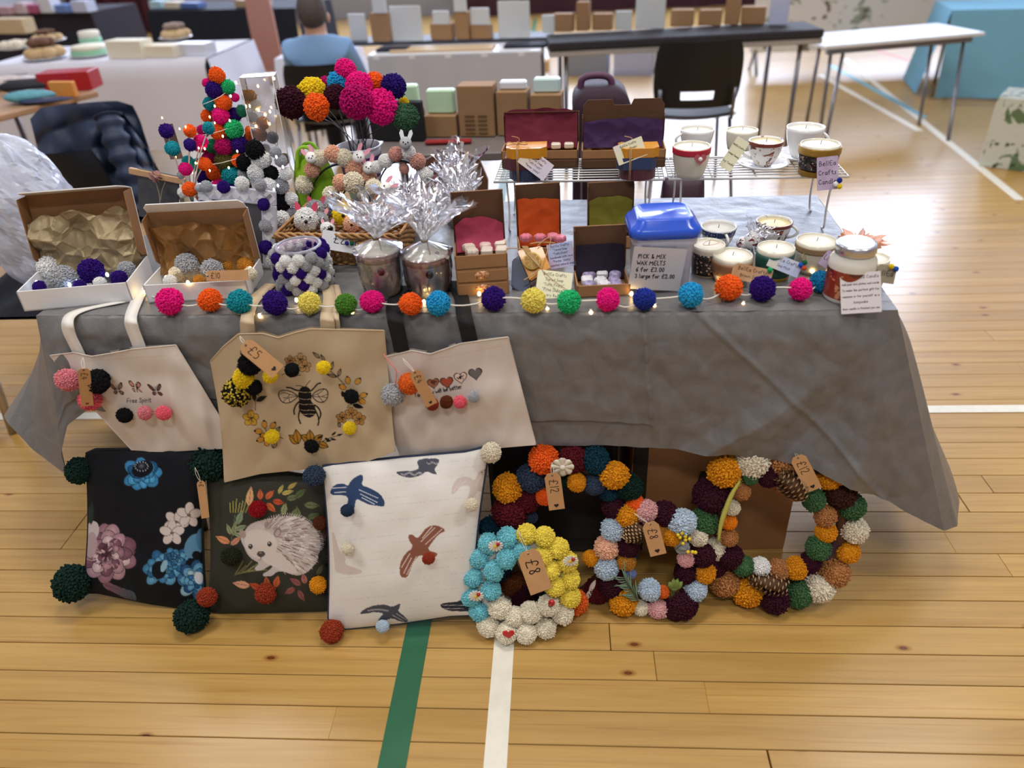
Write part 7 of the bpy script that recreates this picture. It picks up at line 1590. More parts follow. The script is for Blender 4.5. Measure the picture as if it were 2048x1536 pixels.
card((1505, 493), (1524, 488), (1507, 512), lambda x, y: pplane(x, y, P + Vector((0, -.024, 0)), Vector((0, -1, .2)).normalized()), mat('pale_blue_price', (214, 222, 240), .6), [('£8', 2.0)], root=og, name='price_label')
# on the rack
v = Vessel('candle_jar', 'cream candle jar with a red ribbon and heart button on the rack', 'candle', 1383, 358, 74, 301, RZ, M_wallwax, .72, .08, .002, M_wax, .004); v.band(.78, .97, mat('red_ribbon', (190, 40, 64), .5), 'red_ribbon')
Ph = v.C + Vector((.014, -v.R - .002, v.h * .72)); Mh, _ = frame_from(Ph + Vector((0, .001, .01)), Ph, Vector((0, -1, .2))); q = MB(); q.prism(heart_poly(.014), .003, Mh); hbt = part(v.root, 'heart_button', q, mat('rose_heart', (184, 96, 104), .5), True); q = MB(); q.lathe([(.0001, .002), (.005, .002), (.005, .003), (.0001, .0032)], 16, Mh); sub(hbt, 'button', q, M_china, v.root.location)
v = Vessel('teacup_candle', 'plain white scalloped teacup candle at the back left of the teacup rack', 'candle', 1395, 305, 68, 266, RZ, M_china, .7, .06, .002, M_wax, .006); v.handle(-160, M_china)
v = Vessel('candle_jar', 'small clear candle jar at the back middle of the teacup rack', 'candle', 1486, 303, 62, 267, RZ, M_wallwax, .85, .05, .002, M_wax, .003)
v = Vessel('teacup_candle', 'maroon floral teacup candle on a saucer on the rack', 'candle', 1530, 334, 66, 289, RZ + .006, M_china_m, .5, .14, .002, M_wax2, .005); v.band(.86, .99, mat('maroon_band', (128, 62, 52), .2), 'rim_band'); v.handle(175, M_china); q = v.saucer(M_china); solo('saucer', 'white floral saucer under the maroon teacup on the rack', 'saucer', q, M_china_m if False else M_china, v.C - Vector((0, 0, .006))); tc1 = v
v = Vessel('teacup_candle', 'large white teacup candle at the back right of the rack', 'candle', 1608, 318, 73, 262, RZ + .006, M_china, .55, .1, .002, M_wax, .006); v.handle(-35, M_china); q = v.saucer(M_china, 1.4); solo('saucer', 'white saucer under the large white teacup on the rack', 'saucer', q, M_china, v.C - Vector((0, 0, .006)))
v = Vessel('candle_jar', 'black floral candle jar with gold glitter rims on the rack', 'candle', 1640, 357, 76, 297, RZ, M_wallwax, .82, .08, .002, M_wax, .003); v.band(.2, .72, M_blackfl, 'floral_sleeve'); M_gl = mat('gold_glitter', (176, 136, 56), .35, metal=.7, bump=1, bscale=900); v.band(.72, .94, M_gl, 'glitter_band', .003); v.band(.02, .2, M_gl, 'glitter_band', .003); jk = v
jcard(jk, (1633, 315), (1677, 310), (1647, 381), WC4, ['BellEa', 'Crafts', 'Candle'], beads=((1679, 361, (40, 60, 150)), (1672, 368, 'white'), (1679, 373, 'yellow')))
pl = facing(tc1.C + Vector((-.03, -tc1.R - .006, tc1.h * .6)))
card((1476, 271), (1500, 286), (1434, 329), pl, WC2, ['BellEa Crafts', 'Vintage Teacup', 'Soy Candle'], root=tc1.root, name='gift_tag')

# ================================================================== clear box of gold pompom lights
Pk = pz(574, 420, T + .003); hk = up(Pk, 150); ck = thing('clear_light_box', 'tall clear plastic box of gold and white pompom fairy lights beside the pompom tree', 'box', Pk, .12); M_ac = cello_mat(); q = MB(); q.box((0, 0, hk / 2), (.085, .06, hk)); part(ck, 'acetate_box', q, M_cello)
q = MB()
for sx in (-1, 1):
    for sy in (-1, 1): q.tube([(sx * .0425, sy * .03, 0), (sx * .0425, sy * .03, hk)], .0013, 5)
for z in (0, hk): q.tube([(-.0425, -.03, z), (.0425, -.03, z), (.0425, .03, z), (-.0425, .03, z)], .0013, 5, closed=True)
part(ck, 'box_edges', q, mat('clear_edge', (226, 228, 236), .2, alpha=.8))
KP = lambda x, y, o=.0: toward(pplane(x, y, Pk, Vector((0, -1, 0))), o)
for x, y, r_, c in ((499, 193, 14, 'gold'), (510, 210, 13, 'white'), (505, 236, 12, 'grey'), (526, 246, 13, 'gold'), (522, 270, 13, 'gold'), (500, 262, 10, 'ginger'), (545, 275, 12, 'grey'), (530, 300, 12, 'white'), (568, 318, 12, 'gold')):
    P = KP(x, y); ob = pom(None, P, r_ * mpp(P), c); ob.parent = ck; ob.matrix_parent_inverse = (Matrix.Translation(Pk) @ Matrix.Rotation(.12, 4, 'Z')).inverted()
hid = []
for x, y in ((472, 168), (516, 175), (500, 215), (517, 223), (540, 226), (512, 255), (503, 257), (539, 250), (530, 232), (562, 316), (568, 340), (556, 325), (548, 160)): hid.append(KP(x, y, .01))
rw = thing('fairy_light_string', 'warm fairy light string inside the clear plastic box', 'fairy lights', Pk)
q = MB(); q.tube(smooth_pl(hid, 2), .0008, 5); part(rw, 'wire', q, M_wire, True)
for P in hid: warm_bulb(rw, P, Vector((.2, -.3, .5)), .008, .0026)
# ================================================================== THE REST OF THE HALL (behind the stall)
M_wcl = mat('white_tablecloth', (216, 216, 228), .8); M_cht = mat('chrome_leg', (130, 130, 138), .3, metal=.8); M_bpl = mat('black_chair_plastic', (20, 22, 28), .45); M_wtop = mat('white_table_top', (228, 230, 238), .35)
def boxthing(name, label, cat, x0, x1, ybase, ytop, z, dep, m, extra=None, group=None, rz=0.0, tape=None, ay=0.0):
    """upright carton: front face spans pixels x0..x1, base pixel ybase on height z"""
    A, B = pz(x0, ybase, z), pz(x1, ybase + ay, z); W = (B - A).length; h = up((A + B) / 2, ytop); r = thing(name, label, cat, A, atan2((B - A).y, (B - A).x), group)
    q = MB(); q.box((W / 2, dep / 2, h / 2), (W, dep, h), b=.003); part(r, 'carton', q, m)
    return r, W, h
# ---- long cloth-covered cake table (left)
a, b = pz(-40, 134, .74), pz(408, 118, .74); L = (b - a).length; rz = atan2((b - a).y, (b - a).x)
ct = thing('cake_table', 'long cake table under a smooth white cloth at the back left', 'table', (a.x, a.y, 0), rz)
def ctf(u, v):
    x = L * u
    if v < .4: t = v / .4; return Vector((x, -.01 - .05 * (1 - t) + .012 * sin(x * 9) * (1 - t), .22 + .52 * t))
    t = (v - .4) / .6; return Vector((x, .75 * t, .74))
q = MB(); q.grid(ctf, 60, 20); q.grid(lambda u, v: Vector((L + .02 + .10 * (1 - v) + .02 * sin(u * 12) * (1 - v), .75 * u, .24 + .50 * v)), 24, 8); part(ct, 'cloth', q, M_wcl)
for x in (.15, L - .15):
    for y in (.08, .66): q = MB(); q.tube([(x, y, .73), (x, y, 0)], .014, 8); part(ct, 'leg', q, M_cht)
Zc = .742
def plate_cake(label, x, y, rpx, tiers, cat='cake', name='cake', h=None):
    P = pz(x, y, Zc); k = mpp(P); r = thing(name, label, cat, P); z = 0.0
    q = MB(); R = rpx * k; q.lathe([(.0001, 0), (R * .5, 0), (R, .012), (R * .98, .016), (R * .5, .006), (.0001, .006)], 28); part(r, 'plate', q, mat('plate_white', (226, 228, 236), .2)); z = .006
    for n, (rr, hh, m, kind) in enumerate(tiers):
        q = MB(); Rr = R * rr
        if kind == 'round': q.lathe([(.0001, z), (Rr, z), (Rr, z + hh * .85), (Rr * .93, z + hh), (.0001, z + hh)], 24)
        elif kind == 'buns':
            for i in range(9): a_ = i * 2.4; d = Rr * .8 * sqrt(i / 9); q.sphere((d * cos(a_), d * sin(a_), z + hh * .5), hh * .62, 10, 7, (1.2, 1.1, .8))
        part(r, 'cake_layer' if kind == 'round' else 'buns', q, m); z += hh
    return r
mint = mat('mint_icing', (140, 196, 160), .6); iv = mat('ivory_icing', (232, 226, 206), .6); choc = mat('chocolate_sponge', (110, 78, 62), .8); tan = mat('pale_sponge', (206, 176, 134), .8, var=.15, vscale=30); crm = mat('buttercream', (228, 218, 196), .7)
plate_cake('mint green and ivory cake raised on a stand at the back left', 185, 92, 26, [(.8, .05, mint, 'round'), (.75, .04, iv, 'round')])
plate_cake('wide mint green cake on the white cake table', 182, 112, 40, [(.85, .035, mint, 'round'), (.8, .025, iv, 'round')])
plate_cake('plate of chocolate topped buns on the cake table', 92, 118, 42, [(.8, .07, tan, 'buns'), (.55, .05, choc, 'buns')], 'cake plate', 'bun_plate')
plate_cake('plate of brown buns behind the chocolate ones', 95, 84, 36, [(.8, .05, tan, 'buns'), (.5, .03, choc, 'buns')], 'cake plate', 'bun_plate')
plate_cake('plate of pale pastries at the left end of the cake table', 30, 98, 36, [(.8, .05, crm, 'buns')], 'cake plate', 'bun_plate')
plate_cake('plate of pale brown rolls at the right of the cake table', 352, 78, 32, [(.8, .06, tan, 'buns'), (.6, .04, mat('grey_brown_bun', (150, 132, 120), .8), 'buns')], 'cake plate', 'bun_plate')
for i, (x0, x1, yb, yt, m, lab) in enumerate(((-10, 52, 68, 38, mat('chequer_cake', (206, 186, 152), .8, var=.2, vscale=60), 'tall square sponge cake at the far left of the cake table'), (218, 288, 118, 82, iv, 'row of ivory iced loaf cakes on the cake table'), (292, 350, 116, 92, crm, 'buttercream traybake slices on the cake table'), (352, 412, 112, 88, mat('clear_cake_box', (214, 214, 222), .3, alpha=.7), 'clear plastic cake box at the right of the cake table'))):
    boxthing('loaf_cake', lab, 'cake', x0, x1, yb, yt, Zc, .12, m)
# ---- peach rounded chair back
P = pz(440, 97, .74); pc = thing('peach_chair', 'pale peach chair with a tall rounded back behind the cake table', 'chair', (P.x, P.y + .85, 0)); k = mpp(P) * 1.15; hw = .1; q = MB(); poly = [(-hw, .45), (hw, .45), (hw * .95, .85)] + [(hw * .9 * cos(a_ * pi / 12), .95 + .12 * sin(a_ * pi / 12)) for a_ in range(1, 12)] + [(-hw * .95, .85)]
q.prism(poly, .03, Matrix.Rotation(pi / 2, 4, 'X')); part(pc, 'backrest', q, mat('peach_shell', (176, 128, 116), .6)); q = MB(); q.box((0, -.2, .44), (.36, .4, .04), b=.015); part(pc, 'seat', q, MATS['peach_shell'])
for sx in (-1, 1):
    for y in (0, -.36): q = MB(); q.tube([(sx * .15, y, .43), (sx * .18, y, 0)], .011, 7); part(pc, 'leg', q, M_cht)
# ---- maroon curtain and far tables
q = MB(); c0, c1 = pz(150, 62, 0), pz(330, 58, 0); c0.y = c1.y = 12.4; c0.x -= .9; c1.x += .2
q.grid(lambda u, v: Vector((c0.x + (c1.x - c0.x) * u, 12.4 + .06 * sin(u * 60), 1.5 * v)), 160, 4); q.grid(lambda u, v: Vector((c0.x + (c1.x - c0.x) * u, 12.43 + .06 * sin(u * 60), 3.0 * v)), 160, 4, flip=True)
solo('stage_curtain', 'dark maroon curtain hanging against the back wall', 'curtain', q, mat('maroon_velvet', (70, 22, 34), .85), ((c0.x + c1.x) / 2, 12.4, 0), world=True)
q = MB(); q.grid(lambda u, v: Vector((-1.5 + 8.8 * u, 12.6 + .05 * sin(u * 90), 1.3 * v)), 260, 4); q.grid(lambda u, v: Vector((-1.5 + 8.8 * u, 12.63 + .05 * sin(u * 90), 1.3 * v)), 260, 4, flip=True); solo('stage_curtain', 'long dark plum curtain along the right of the back wall', 'curtain', q, mat('plum_velvet', (64, 34, 48), .85), (3, 12.6, 0), world=True)
def cloth_table(name, label, x0, y0, x1, y1, z, dep, drop, m, flare=.05, lift_=0.0):
    a, b = pz(x0, y0, z), pz(x1, y1, z); L = (b - a).length; r = thing(name, label, 'table', (a.x, a.y, 0), atan2((b - a).y, (b - a).x)); q = MB()
    q.grid(lambda u, v: Vector((L * u, -flare * (1 - v) + .015 * sin(u * L * 11) * (1 - v), z - drop + drop * v)), 70, 6); q.grid(lambda u, v: Vector((L * u, dep * v, z)), 40, 6)
    for s in (0, 1): q.grid(lambda u, v: Vector((L * s + (flare * (1 - v)) * (1 if s else -1), dep * u, z - drop + drop * v)), 12, 6, flip=(s == 0))
    part(r, 'cloth', q, m)
    for x in (.12, L - .12):
        for y in (.08, dep - .08): q = MB(); q.tube([(x, y, z - .01), (x, y, 0)], .013, 7); part(r, 'leg', q, M_cht)
    return r, L
cloth_table('navy_table', 'far table under a dark navy cloth behind the peach chair', 292, 22, 590, 16, .74, .7, .66, mat('navy_cloth', (22, 28, 44), .85)); cloth_table('dark_table', 'far table under a dark cloth at the top left', -60, 30, 180, 24, .74, .7, .6, mat('charcoal_cloth', (38, 32, 42), .85))
fi = [(0, 20, 30, 14, (196, 160, 170)), (34, 52, 28, 6, (214, 196, 206)), (58, 74, 27, 10, (180, 90, 130)), (82, 106, 26, -6, (226, 230, 244)), (112, 136, 26, 10, (110, 140, 200)), (146, 176, 25, 2, (200, 210, 236)), (300, 324, 18, 2, (180, 214, 226)), (330, 356, 18, 4, (226, 214, 190)), (362, 396, 17, 6, (90, 120, 180)), (470, 500, 15, 0, (186, 160, 130)), (505, 530, 15, 4, (214, 200, 190))]
for i, (x0, x1, yb, yt, c) in enumerate(fi): boxthing('craft_box', 'small %s craft box on a far table at the top left, number %s along' % (['pink', 'pale pink', 'magenta', 'white', 'blue', 'pale blue', 'ice blue', 'cream', 'navy blue', 'tan', 'beige'][i], ['one', 'two', 'three', 'four', 'five', 'six', 'seven', 'eight', 'nine', 'ten', 'eleven'][i]) if False else '%s craft box on a far table at the top left' % ['dusty pink', 'pale pink', 'magenta', 'white', 'mid blue', 'pale blue', 'ice blue', 'cream', 'navy blue', 'tan', 'beige'][i], 'box', x0, x1, yb, yt, .745, .12, mat('craft_%d' % i, c, .6), group='craft boxes on far tables')
# ---- neighbour's table at the left with odds and ends
a, b = pz(-80, 250, .72), pz(196, 181, .72); L = (b - a).length; nt = thing('wooden_table', 'wooden table edge cluttered with bags and boxes at the left', 'table', (a.x, a.y, 0), atan2((b - a).y, (b - a).x))
q = MB(); q.box((L / 2, .35, .705), (L, .7, .03), b=.006); part(nt, 'tabletop', q, mat('pale_table_wood', (178, 142, 112), .5, var=.12, vscale=6))
for x in (.1, L - .1):
    for y in (.08, .62): q = MB(); q.tube([(x, y, .69), (x, y, 0)], .015, 8); part(nt, 'leg', q, M_cht)
boxthing('red_box', 'glossy red box on the wooden table at the left', 'box', 82, 186, 186, 146, .722, .14, mat('red_gloss', (172, 34, 46), .3), ay=-6); boxthing('orange_book', 'thick orange book leaning on the red box', 'book', 104, 152, 194, 164, .722, .03, mat('orange_cover', (226, 152, 74), .5))
for lab, x, y, sx, sy, sz, c in (('black purse lying on the wooden table at the left', 58, 186, .14, .06, .035, (24, 26, 34)), ('teal patterned pouch on the wooden table at the left', 62, 205, .12, .06, .03, (96, 160, 176)), ('crumpled pale paper bag on the wooden table at the left', 20, 178, .16, .07, .035, (206, 196, 196)), ('navy notebook at the edge of the wooden table', 92, 206, .12, .04, .012, (52, 56, 92))):
    P = pz(x, y, .722); r = thing(lab.split(' ')[1] if False else 'pouch', lab, 'pouch', P, .3); q = MB(); q.grid(lambda u, v: Vector((sx * cos(2 * pi * u) * sin(pi * v) * (1 + .1 * sin(6 * u + 5 * v)), sy * sin(2 * pi * u) * sin(pi * v), sz * (1 - cos(pi * v)))), 24, 12, closeu=True, flip=True); part(r, 'body', q, mat('pouch_%d' % int(x), c, .6, var=.15, vscale=30))
    q = MB(); q.tube([(-sx * .7, -.002, sz * 1.96), (sx * .7, -.002, sz * 1.96)], .003, 5); part(r, 'zip', q, M_cht)
# ---- black plastic chairs
def plastic_chair(label, loc, rz, s=1.0, slot=True):
    r = thing('plastic_chair', label, 'chair', loc, rz); w_ = .22 * s
    q = MB()
    def bk(u, v):
        x = (u - .5) * 2 * w_ * (1 - .12 * abs(2 * v - 1) ** 3); return Vector((x, .21 * s + .05 * s * v - .05 * s * (2 * abs(u - .5)) ** 2, (.5 + .32 * v) * s))
    n, m = 24, 16; V = [bk(i / (n - 1), j / (m - 1)) for j in range(m) for i in range(n)]; F = []
    for j in range(m - 1):
        for i in range(n - 1):
            u, v = (i + .5) / (n - 1), (j + .5) / (m - 1)
            if slot and .3 < u < .7 and .12 < v < .28: continue
            F.append((j * n + i, j * n + i + 1, (j + 1) * n + i + 1, (j + 1) * n + i))
    q.add(V, F, None, True); q.add([v + Vector((0, .008, 0)) for v in V], [f[::-1] for f in F], None, True); part(r, 'backrest', q, M_bpl)
    q = MB(); q.grid(lambda u, v: Vector(((u - .5) * 2 * w_, (-.2 + .41 * v) * s, (.45 - .02 * sin(pi * u) + .05 * max(0, v - .8) * 5 * .6) * s)), 16, 16); q.grid(lambda u, v: Vector(((u - .5) * 2 * w_, (-.2 + .41 * v) * s, (.44 - .02 * sin(pi * u) + .05 * max(0, v - .8) * 5 * .6) * s)), 16, 16, flip=True); part(r, 'seat', q, M_bpl)
    for sx in (-1, 1):
        for sy, yb in ((-.18, -.24), (.16, .26)): q = MB(); q.tube([(sx * w_ * .85, sy * s, .44 * s), (sx * w_ * 1.02, yb * s, 0)], .011 * s, 7); part(r, 'leg', q, M_cht)
        q = MB(); q.tube([(sx * w_ * .85, .2 * s, .44 * s), (sx * w_ * .85, .23 * s, .6 * s)], .010 * s, 7); part(r, 'back_upright', q, M_cht)
    return r
def chair_at(label, cx, ytop, yw, slot=True):
    Q = pplane(cx, ytop, Vector((0, yw, 0)), Vector((0, -1, 0))); s_ = Q.z / .82; return plastic_chair(label, (Q.x, yw + .26 * s_, 0), pi, s_, slot), s_
chair_at('black plastic chair with a slot in its back, facing the white table at the right', 1406, 85, 4.05)
Pp = pplane(622, 131, Vector((0, 4.5, 0)), Vector((0, -1, 0))); zb = Pp.z
chair_at('black plastic chair behind the pompom flowers, holding the person in blue', 622, 131, 4.5, False)
PB_ = pz(70, 178, .45); plastic_chair('black plastic chair tucked in at the cake table on the left', (PB_.x - .05, PB_.y + .45, 0), 0, .9, False)
# ---- seated person in a pale blue shirt, seen from behind
sc_ = zb / .82; px_, py_ = Pp.x, Pp.y + .2 * sc_; S = lambda x, y, z: (px_ + x * sc_, py_ + y * sc_, z * sc_ * .92)
def skin_obj(root, name, verts, edges, radii, m, rootv=0):
    me = bpy.data.meshes.new(name); o0 = root.location; me.from_pydata([(x - o0.x, y - o0.y, z - o0.z) for x, y, z in verts], edges, []); o = bpy.data.objects.new(name, me); COL.objects.link(o); o.parent = root
    md = o.modifiers.new('skin', 'SKIN'); md.use_smooth_shade = True
    for i, rr in enumerate(radii): sv = me.skin_vertices[0].data[i]; sv.radius = (rr[0] * sc_, rr[1] * sc_); sv.use_root = (i == rootv)
    s2 = o.modifiers.new('sub', 'SUBSURF'); s2.levels = 1; s2.render_levels = 2; me.materials.append(m); return o
person = thing('person', 'person in a pale blue shirt with short grey hair, sitting with back turned', 'person', (px_, py_, .0))
hd = (Pp.z, 0); neck = 1.02
V = [S(0, 0, .52), S(0, .01, .68), S(0, .0, .84), S(0, .01, .98), S(0, .02, 1.06), S(0, .03, 1.15), S(0, .03, 1.24), S(0.17, .02, .95), S(.22, .14, .74), S(.17, .36, .70), S(.13, .46, .72), S(-.17, .02, .95), S(-.22, .14, .74), S(-.17, .36, .70), S(-.13, .46, .72), S(.1, .25, .5), S(.11, .42, .48), S(.11, .42, .08), S(.11, .52, .05), S(-.1, .25, .5), S(-.11, .42, .48), S(-.11, .42, .08), S(-.11, .52, .05)]
Eg = [(0, 1), (1, 2), (2, 3), (3, 4), (4, 5), (5, 6), (3, 7), (7, 8), (8, 9), (9, 10), (3, 11), (11, 12), (12, 13), (13, 14), (0, 15), (15, 16), (16, 17), (17, 18), (0, 19), (19, 20), (20, 21), (21, 22)]
Rr = [(.15, .12), (.14, .11), (.15, .11), (.10, .08), (.055, .055), (.08, .09), (.075, .085), (.055, .055), (.045, .045), (.035, .035), (.03, .02), (.055, .055), (.045, .045), (.035, .035), (.03, .02), (.08, .08), (.065, .065), (.045, .045), (.04, .03), (.08, .08), (.065, .065), (.045, .045), (.04, .03)]
skin_obj(person, 'body', V, Eg, Rr, mat('skin', (206, 160, 138), .6))
V2 = [S(0, 0, .5), S(0, .01, .68), S(0, 0, .84), S(0, .005, .975), S(.17, .015, .96), S(.225, .14, .73), S(-.17, .015, .96), S(-.225, .14, .73), S(.185, .33, .70), S(-.185, .33, .70), S(0, .015, 1.055)]
skin_obj(person, 'shirt', V2, [(0, 1), (1, 2), (2, 3), (3, 4), (4, 5), (3, 6), (6, 7), (5, 8), (7, 9), (3, 10)], [(.165, .135), (.16, .125), (.18, .135), (.165, .13), (.092, .092), (.064, .064), (.092, .092), (.058, .058), (.045, .045), (.045, .045), (.08, .078)], mat('pale_blue_shirt', (128, 166, 212), .8))
q = MB(); q.sphere(S(0, .015, 1.215), .108 * sc_, 20, 14, (.88, .98, 1.12)); part(person, 'hair', q, mat('grey_brown_hair', (84, 76, 76), .8, var=.2, vscale=60), True)
q = MB()
for s in (-1, 1): q.sphere(S(s * .092, .05, 1.16), .022 * sc_, 10, 7, (.5, 1, 1.4))
part(person, 'ears', q, MATS['skin'], True)
q = MB(); q.sphere(S(0, .135, 1.15), .018 * sc_, 8, 6); q.sphere(S(.035, .118, 1.19), .012 * sc_, 8, 6); q.sphere(S(-.035, .118, 1.19), .012 * sc_, 8, 6); part(person, 'face_features', q, MATS['skin'], True)
V3 = [S(0, .02, .5), S(.1, .24, .5), S(.11, .42, .48), S(.11, .43, .1), S(-.1, .24, .5), S(-.11, .42, .48), S(-.11, .43, .1)]
skin_obj(person, 'trousers', V3, [(0, 1), (1, 2), (2, 3), (0, 4), (4, 5), (5, 6)], [(.17, .13), (.09, .09), (.078, .078), (.06, .06), (.09, .09), (.078, .078), (.06, .06)], mat('dark_trousers', (36, 40, 56), .85))
# ---- white table in front of the person, middle display table
cloth_table('white_table', 'white cloth table just beyond the seated person', 548, 118, 690, 112, .62, .5, .2, M_wcl)
a, b = pz(735, 110, .72), pz(1082, 100, .72); L = (b - a).length; mt = thing('display_table', 'middle display table with a pale front panel and kraft gift boxes on top', 'table', (a.x, a.y, 0), atan2((b - a).y, (b - a).x))
q = MB(); q.box((L / 2, .35, .705), (L, .72, .03), b=.004); part(mt, 'tabletop', q, M_wtop); q = MB(); q.grid(lambda u, v: Vector((L * u, -.015 + .006 * sin(u * 30), .26 + .45 * v)), 60, 6); q.grid(lambda u, v: Vector((L * u, -.01 + .006 * sin(u * 30), .26 + .45 * v)), 60, 6, flip=True); part(mt, 'front_cloth', q, mat('pale_grey_cloth', (186, 188, 200), .8))
for x in (.1, L - .05):
    for y in (.06, .62): q = MB(); q.tube([(x, y, .69), (x, y, 0)], .014, 8); part(mt, 'leg', q, M_cht)
q = MB(); q.box((L * .42, .11, .726), (L * .6, .16, .012)); part(mt, 'pine_board', q, mat('pale_pine', (206, 178, 140), .6)); q = MB(); q.box((L * .12, .14, .728), (L * .18, .12, .016)); q.box((L * .9, .14, .728), (L * .24, .12, .016)); part(mt, 'navy_runner', q, mat('navy_runner', (28, 32, 50), .8))
# riser shelf with gift boxes and cards
a, b = pz(692, 86, .74), pz(1100, 74, .74); rs = thing('display_riser', 'dark display riser along the back of the middle table', 'riser', (a.x, a.y, .722), atan2((b - a).y, (b - a).x)); L = (b - a).length; q = MB(); q.box((L / 2, .11, .01), (L, .26, .02), b=.003); part(rs, 'board', q, mat('riser_dark', (66, 66, 78), .6))
M_kb2 = mat('kraft_gift_box', (158, 122, 86), .8); M_cd = mat('white_greeting_card', (206, 210, 212), .6); kid = ['leftmost', 'second', 'third', 'fourth', 'fifth', 'sixth', 'seventh', 'eighth', 'ninth', 'tenth', 'eleventh']
for i, (x0, x1, yb, yt) in enumerate(((745, 778, 84, 26), (862, 904, 80, 48), (912, 938, 79, 24), (942, 980, 78, 50))): boxthing('gift_box', '%s kraft gift box standing on the middle display riser' % kid[i], 'box', x0, x1, yb, yt, .744, .07, M_kb2, group='kraft boxes on the middle riser')
for i, (x0, x1, yb, yt) in enumerate(((702, 734, 60, 28), (786, 846, 82, 12), (866, 898, 49, 22), (908, 932, 24, -8), (942, 978, 50, 16), (998, 1060, 76, 2), (746, 772, 27, -10))):
    zc = .744 if yb > 70 else .744
    if yb > 70: boxthing('greeting_card', '%s large white card standing on the middle display riser' % ('left' if i == 1 else 'right'), 'card', x0, x1, yb, yt, zc, .012, M_cd)
    else:
        base = {702: 84, 866: 80, 908: 79, 942: 78, 746: 84}[x0]; A_ = pz(x0, base, .744); hA = up(A_, yb); boxthing('greeting_card', 'white card set on top of the %s gift box of the middle riser' % {702: 'far left', 866: 'second', 908: 'third', 942: 'fourth', 746: 'leftmost'}[x0] if x0 != 702 else 'small white card standing alone at the left of the middle riser', 'card', x0, x1, yb + (0 if x0 != 702 else 22), yt, .744 + (hA if x0 != 702 else 0), .02, M_cd)
# right-hand dark table with more boxes
a, b = pz(1098, 104, .72), pz(1646, 76, .72); L = (b - a).length; dt = thing('white_folding_table', 'white folding table with a dark runner behind the black plastic chair', 'table', (a.x, a.y, 0), atan2((b - a).y, (b - a).x)); q = MB(); q.box((L / 2, .34, .705), (L, .68, .03), b=.004); part(dt, 'tabletop', q, mat('grey_table_edge', (170, 166, 164), .5)); q = MB(); q.box((L / 2, .16, .745), (L, .34, .045), b=.008); part(dt, 'dark_runner', q, mat('dark_runner_cloth', (44, 42, 48), .8))
for x in (.1, L - .1):
    for y in (.06, .62): q = MB(); q.tube([(x, y, .69), (x, y, 0)], .014, 8); part(dt, 'leg', q, M_cht)
for i, (x0, x1, yb, yt) in enumerate(((1106, 1144, 60, 28), (1152, 1176, 58, 4), (1184, 1222, 57, 28), (1340, 1384, 50, 20), (1396, 1440, 48, 20), (1448, 1476, 46, -6), (1480, 1528, 45, 14))): boxthing('gift_box', '%s kraft gift box standing on the dark runner' % kid[i], 'box', x0, x1, yb + 4, yt, .77, .07, M_kb2, group='kraft boxes on the dark runner')
for i, (x0, x1, yb, yt) in enumerate(((1084, 1108, 62, 30), (1270, 1328, 54, -8), (1230, 1262, 56, 22), (1536, 1574, 46, -4))): boxthing('greeting_card', '%s white card standing on the dark runner' % ['leftmost', 'tall', 'second', 'rightmost'][i], 'card', x0, x1, yb + 4, yt, .77, .02, [M_cd, M_cd, M_cd, mat('lavender_card', (190, 196, 226), .6)][i])
# things under the right-hand table
boxthing('storage_tub', 'translucent lilac storage tub on the floor under the far table', 'tub', 1226, 1304, 152, 98, 0, .3, mat('lilac_tub', (176, 184, 220), .3, alpha=.75)); boxthing('grey_crate', 'grey crate on the floor beside the lilac storage tub', 'crate', 1128, 1212, 152, 106, 0, .3, mat('grey_crate', (136, 142, 158), .6)); boxthing('amber_box', 'small amber box on the floor near the far table leg', 'box', 1076, 1094, 146, 122, 0, .15, mat('amber_card', (196, 154, 94), .7)); boxthing('dark_bag', 'dark bag on the floor behind the black plastic chair', 'bag', 1310, 1350, 150, 100, 0, .25, mat('dark_bag', (34, 36, 44), .7))
# ---- right: white folding tables with thin metal legs, blue cloth, printed boxes
def leg_table(label, TLp, TRp, z, dep, feet):
    a, b = pz(*TLp, z), pz(*TRp, z); L = (b - a).length; rz_ = atan2((b - a).y, (b - a).x); r = thing('white_folding_table', label, 'table', (a.x, a.y, 0), rz_); q = MB(); q.box((L / 2, dep / 2, z - .012), (L, dep, .024), b=.004); part(r, 'tabletop', q, M_wtop); q = MB(); q.box((L / 2, .06, z - .045), (L - .1, .03, .04)); q.box((L / 2, dep - .06, z - .045), (L - .1, .03, .04)); part(r, 'rail', q, M_cht)
    M = Matrix.Translation((a.x, a.y, 0)) @ Matrix.Rotation(rz_, 4, 'Z'); Mi = M.inverted()
    for (fx, fy), (tx, ty) in feet:
        F = Mi @ pz(fx, fy, 0); Tp = Mi @ pz(tx, ty, z - .02)
        Tp.x = min(max(Tp.x, .03), L - .03); Tp.y = min(max(Tp.y, .03), dep - .03)
        q = MB(); q.tube([Tp, F], .012, 8); part(r, 'leg', q, M_cht)
leg_table('white folding table with splayed metal legs at the right', (1652, 92), (1972, 64), .56, .5, [((1640, 262), (1664, 88)), ((1612, 250), (1640, 90)), ((1650, 286), (1690, 86)), ((1838, 250), (1866, 70)), ((1896, 282), (1930, 66))])
r_, L_ = cloth_table('blue_table', 'table under a pale blue floor length cloth at the far right', 1905, 20, 2140, 16, .62, .6, .6, mat('pale_blue_cloth', (120, 178, 206), .85), .12)
A_, B_ = pz(1962, 346, 0), pz(2075, 356, 0); rb, Wb, hb2 = boxthing('leaf_print_box', 'white box printed with green leaves standing on the floor at the far right', 'box', 1956, 2090, 332, 200, 0, .3, floral('leaf_print', (206, 214, 206), (96, 124, 92), (60, 84, 60), 9, .56), ay=18)
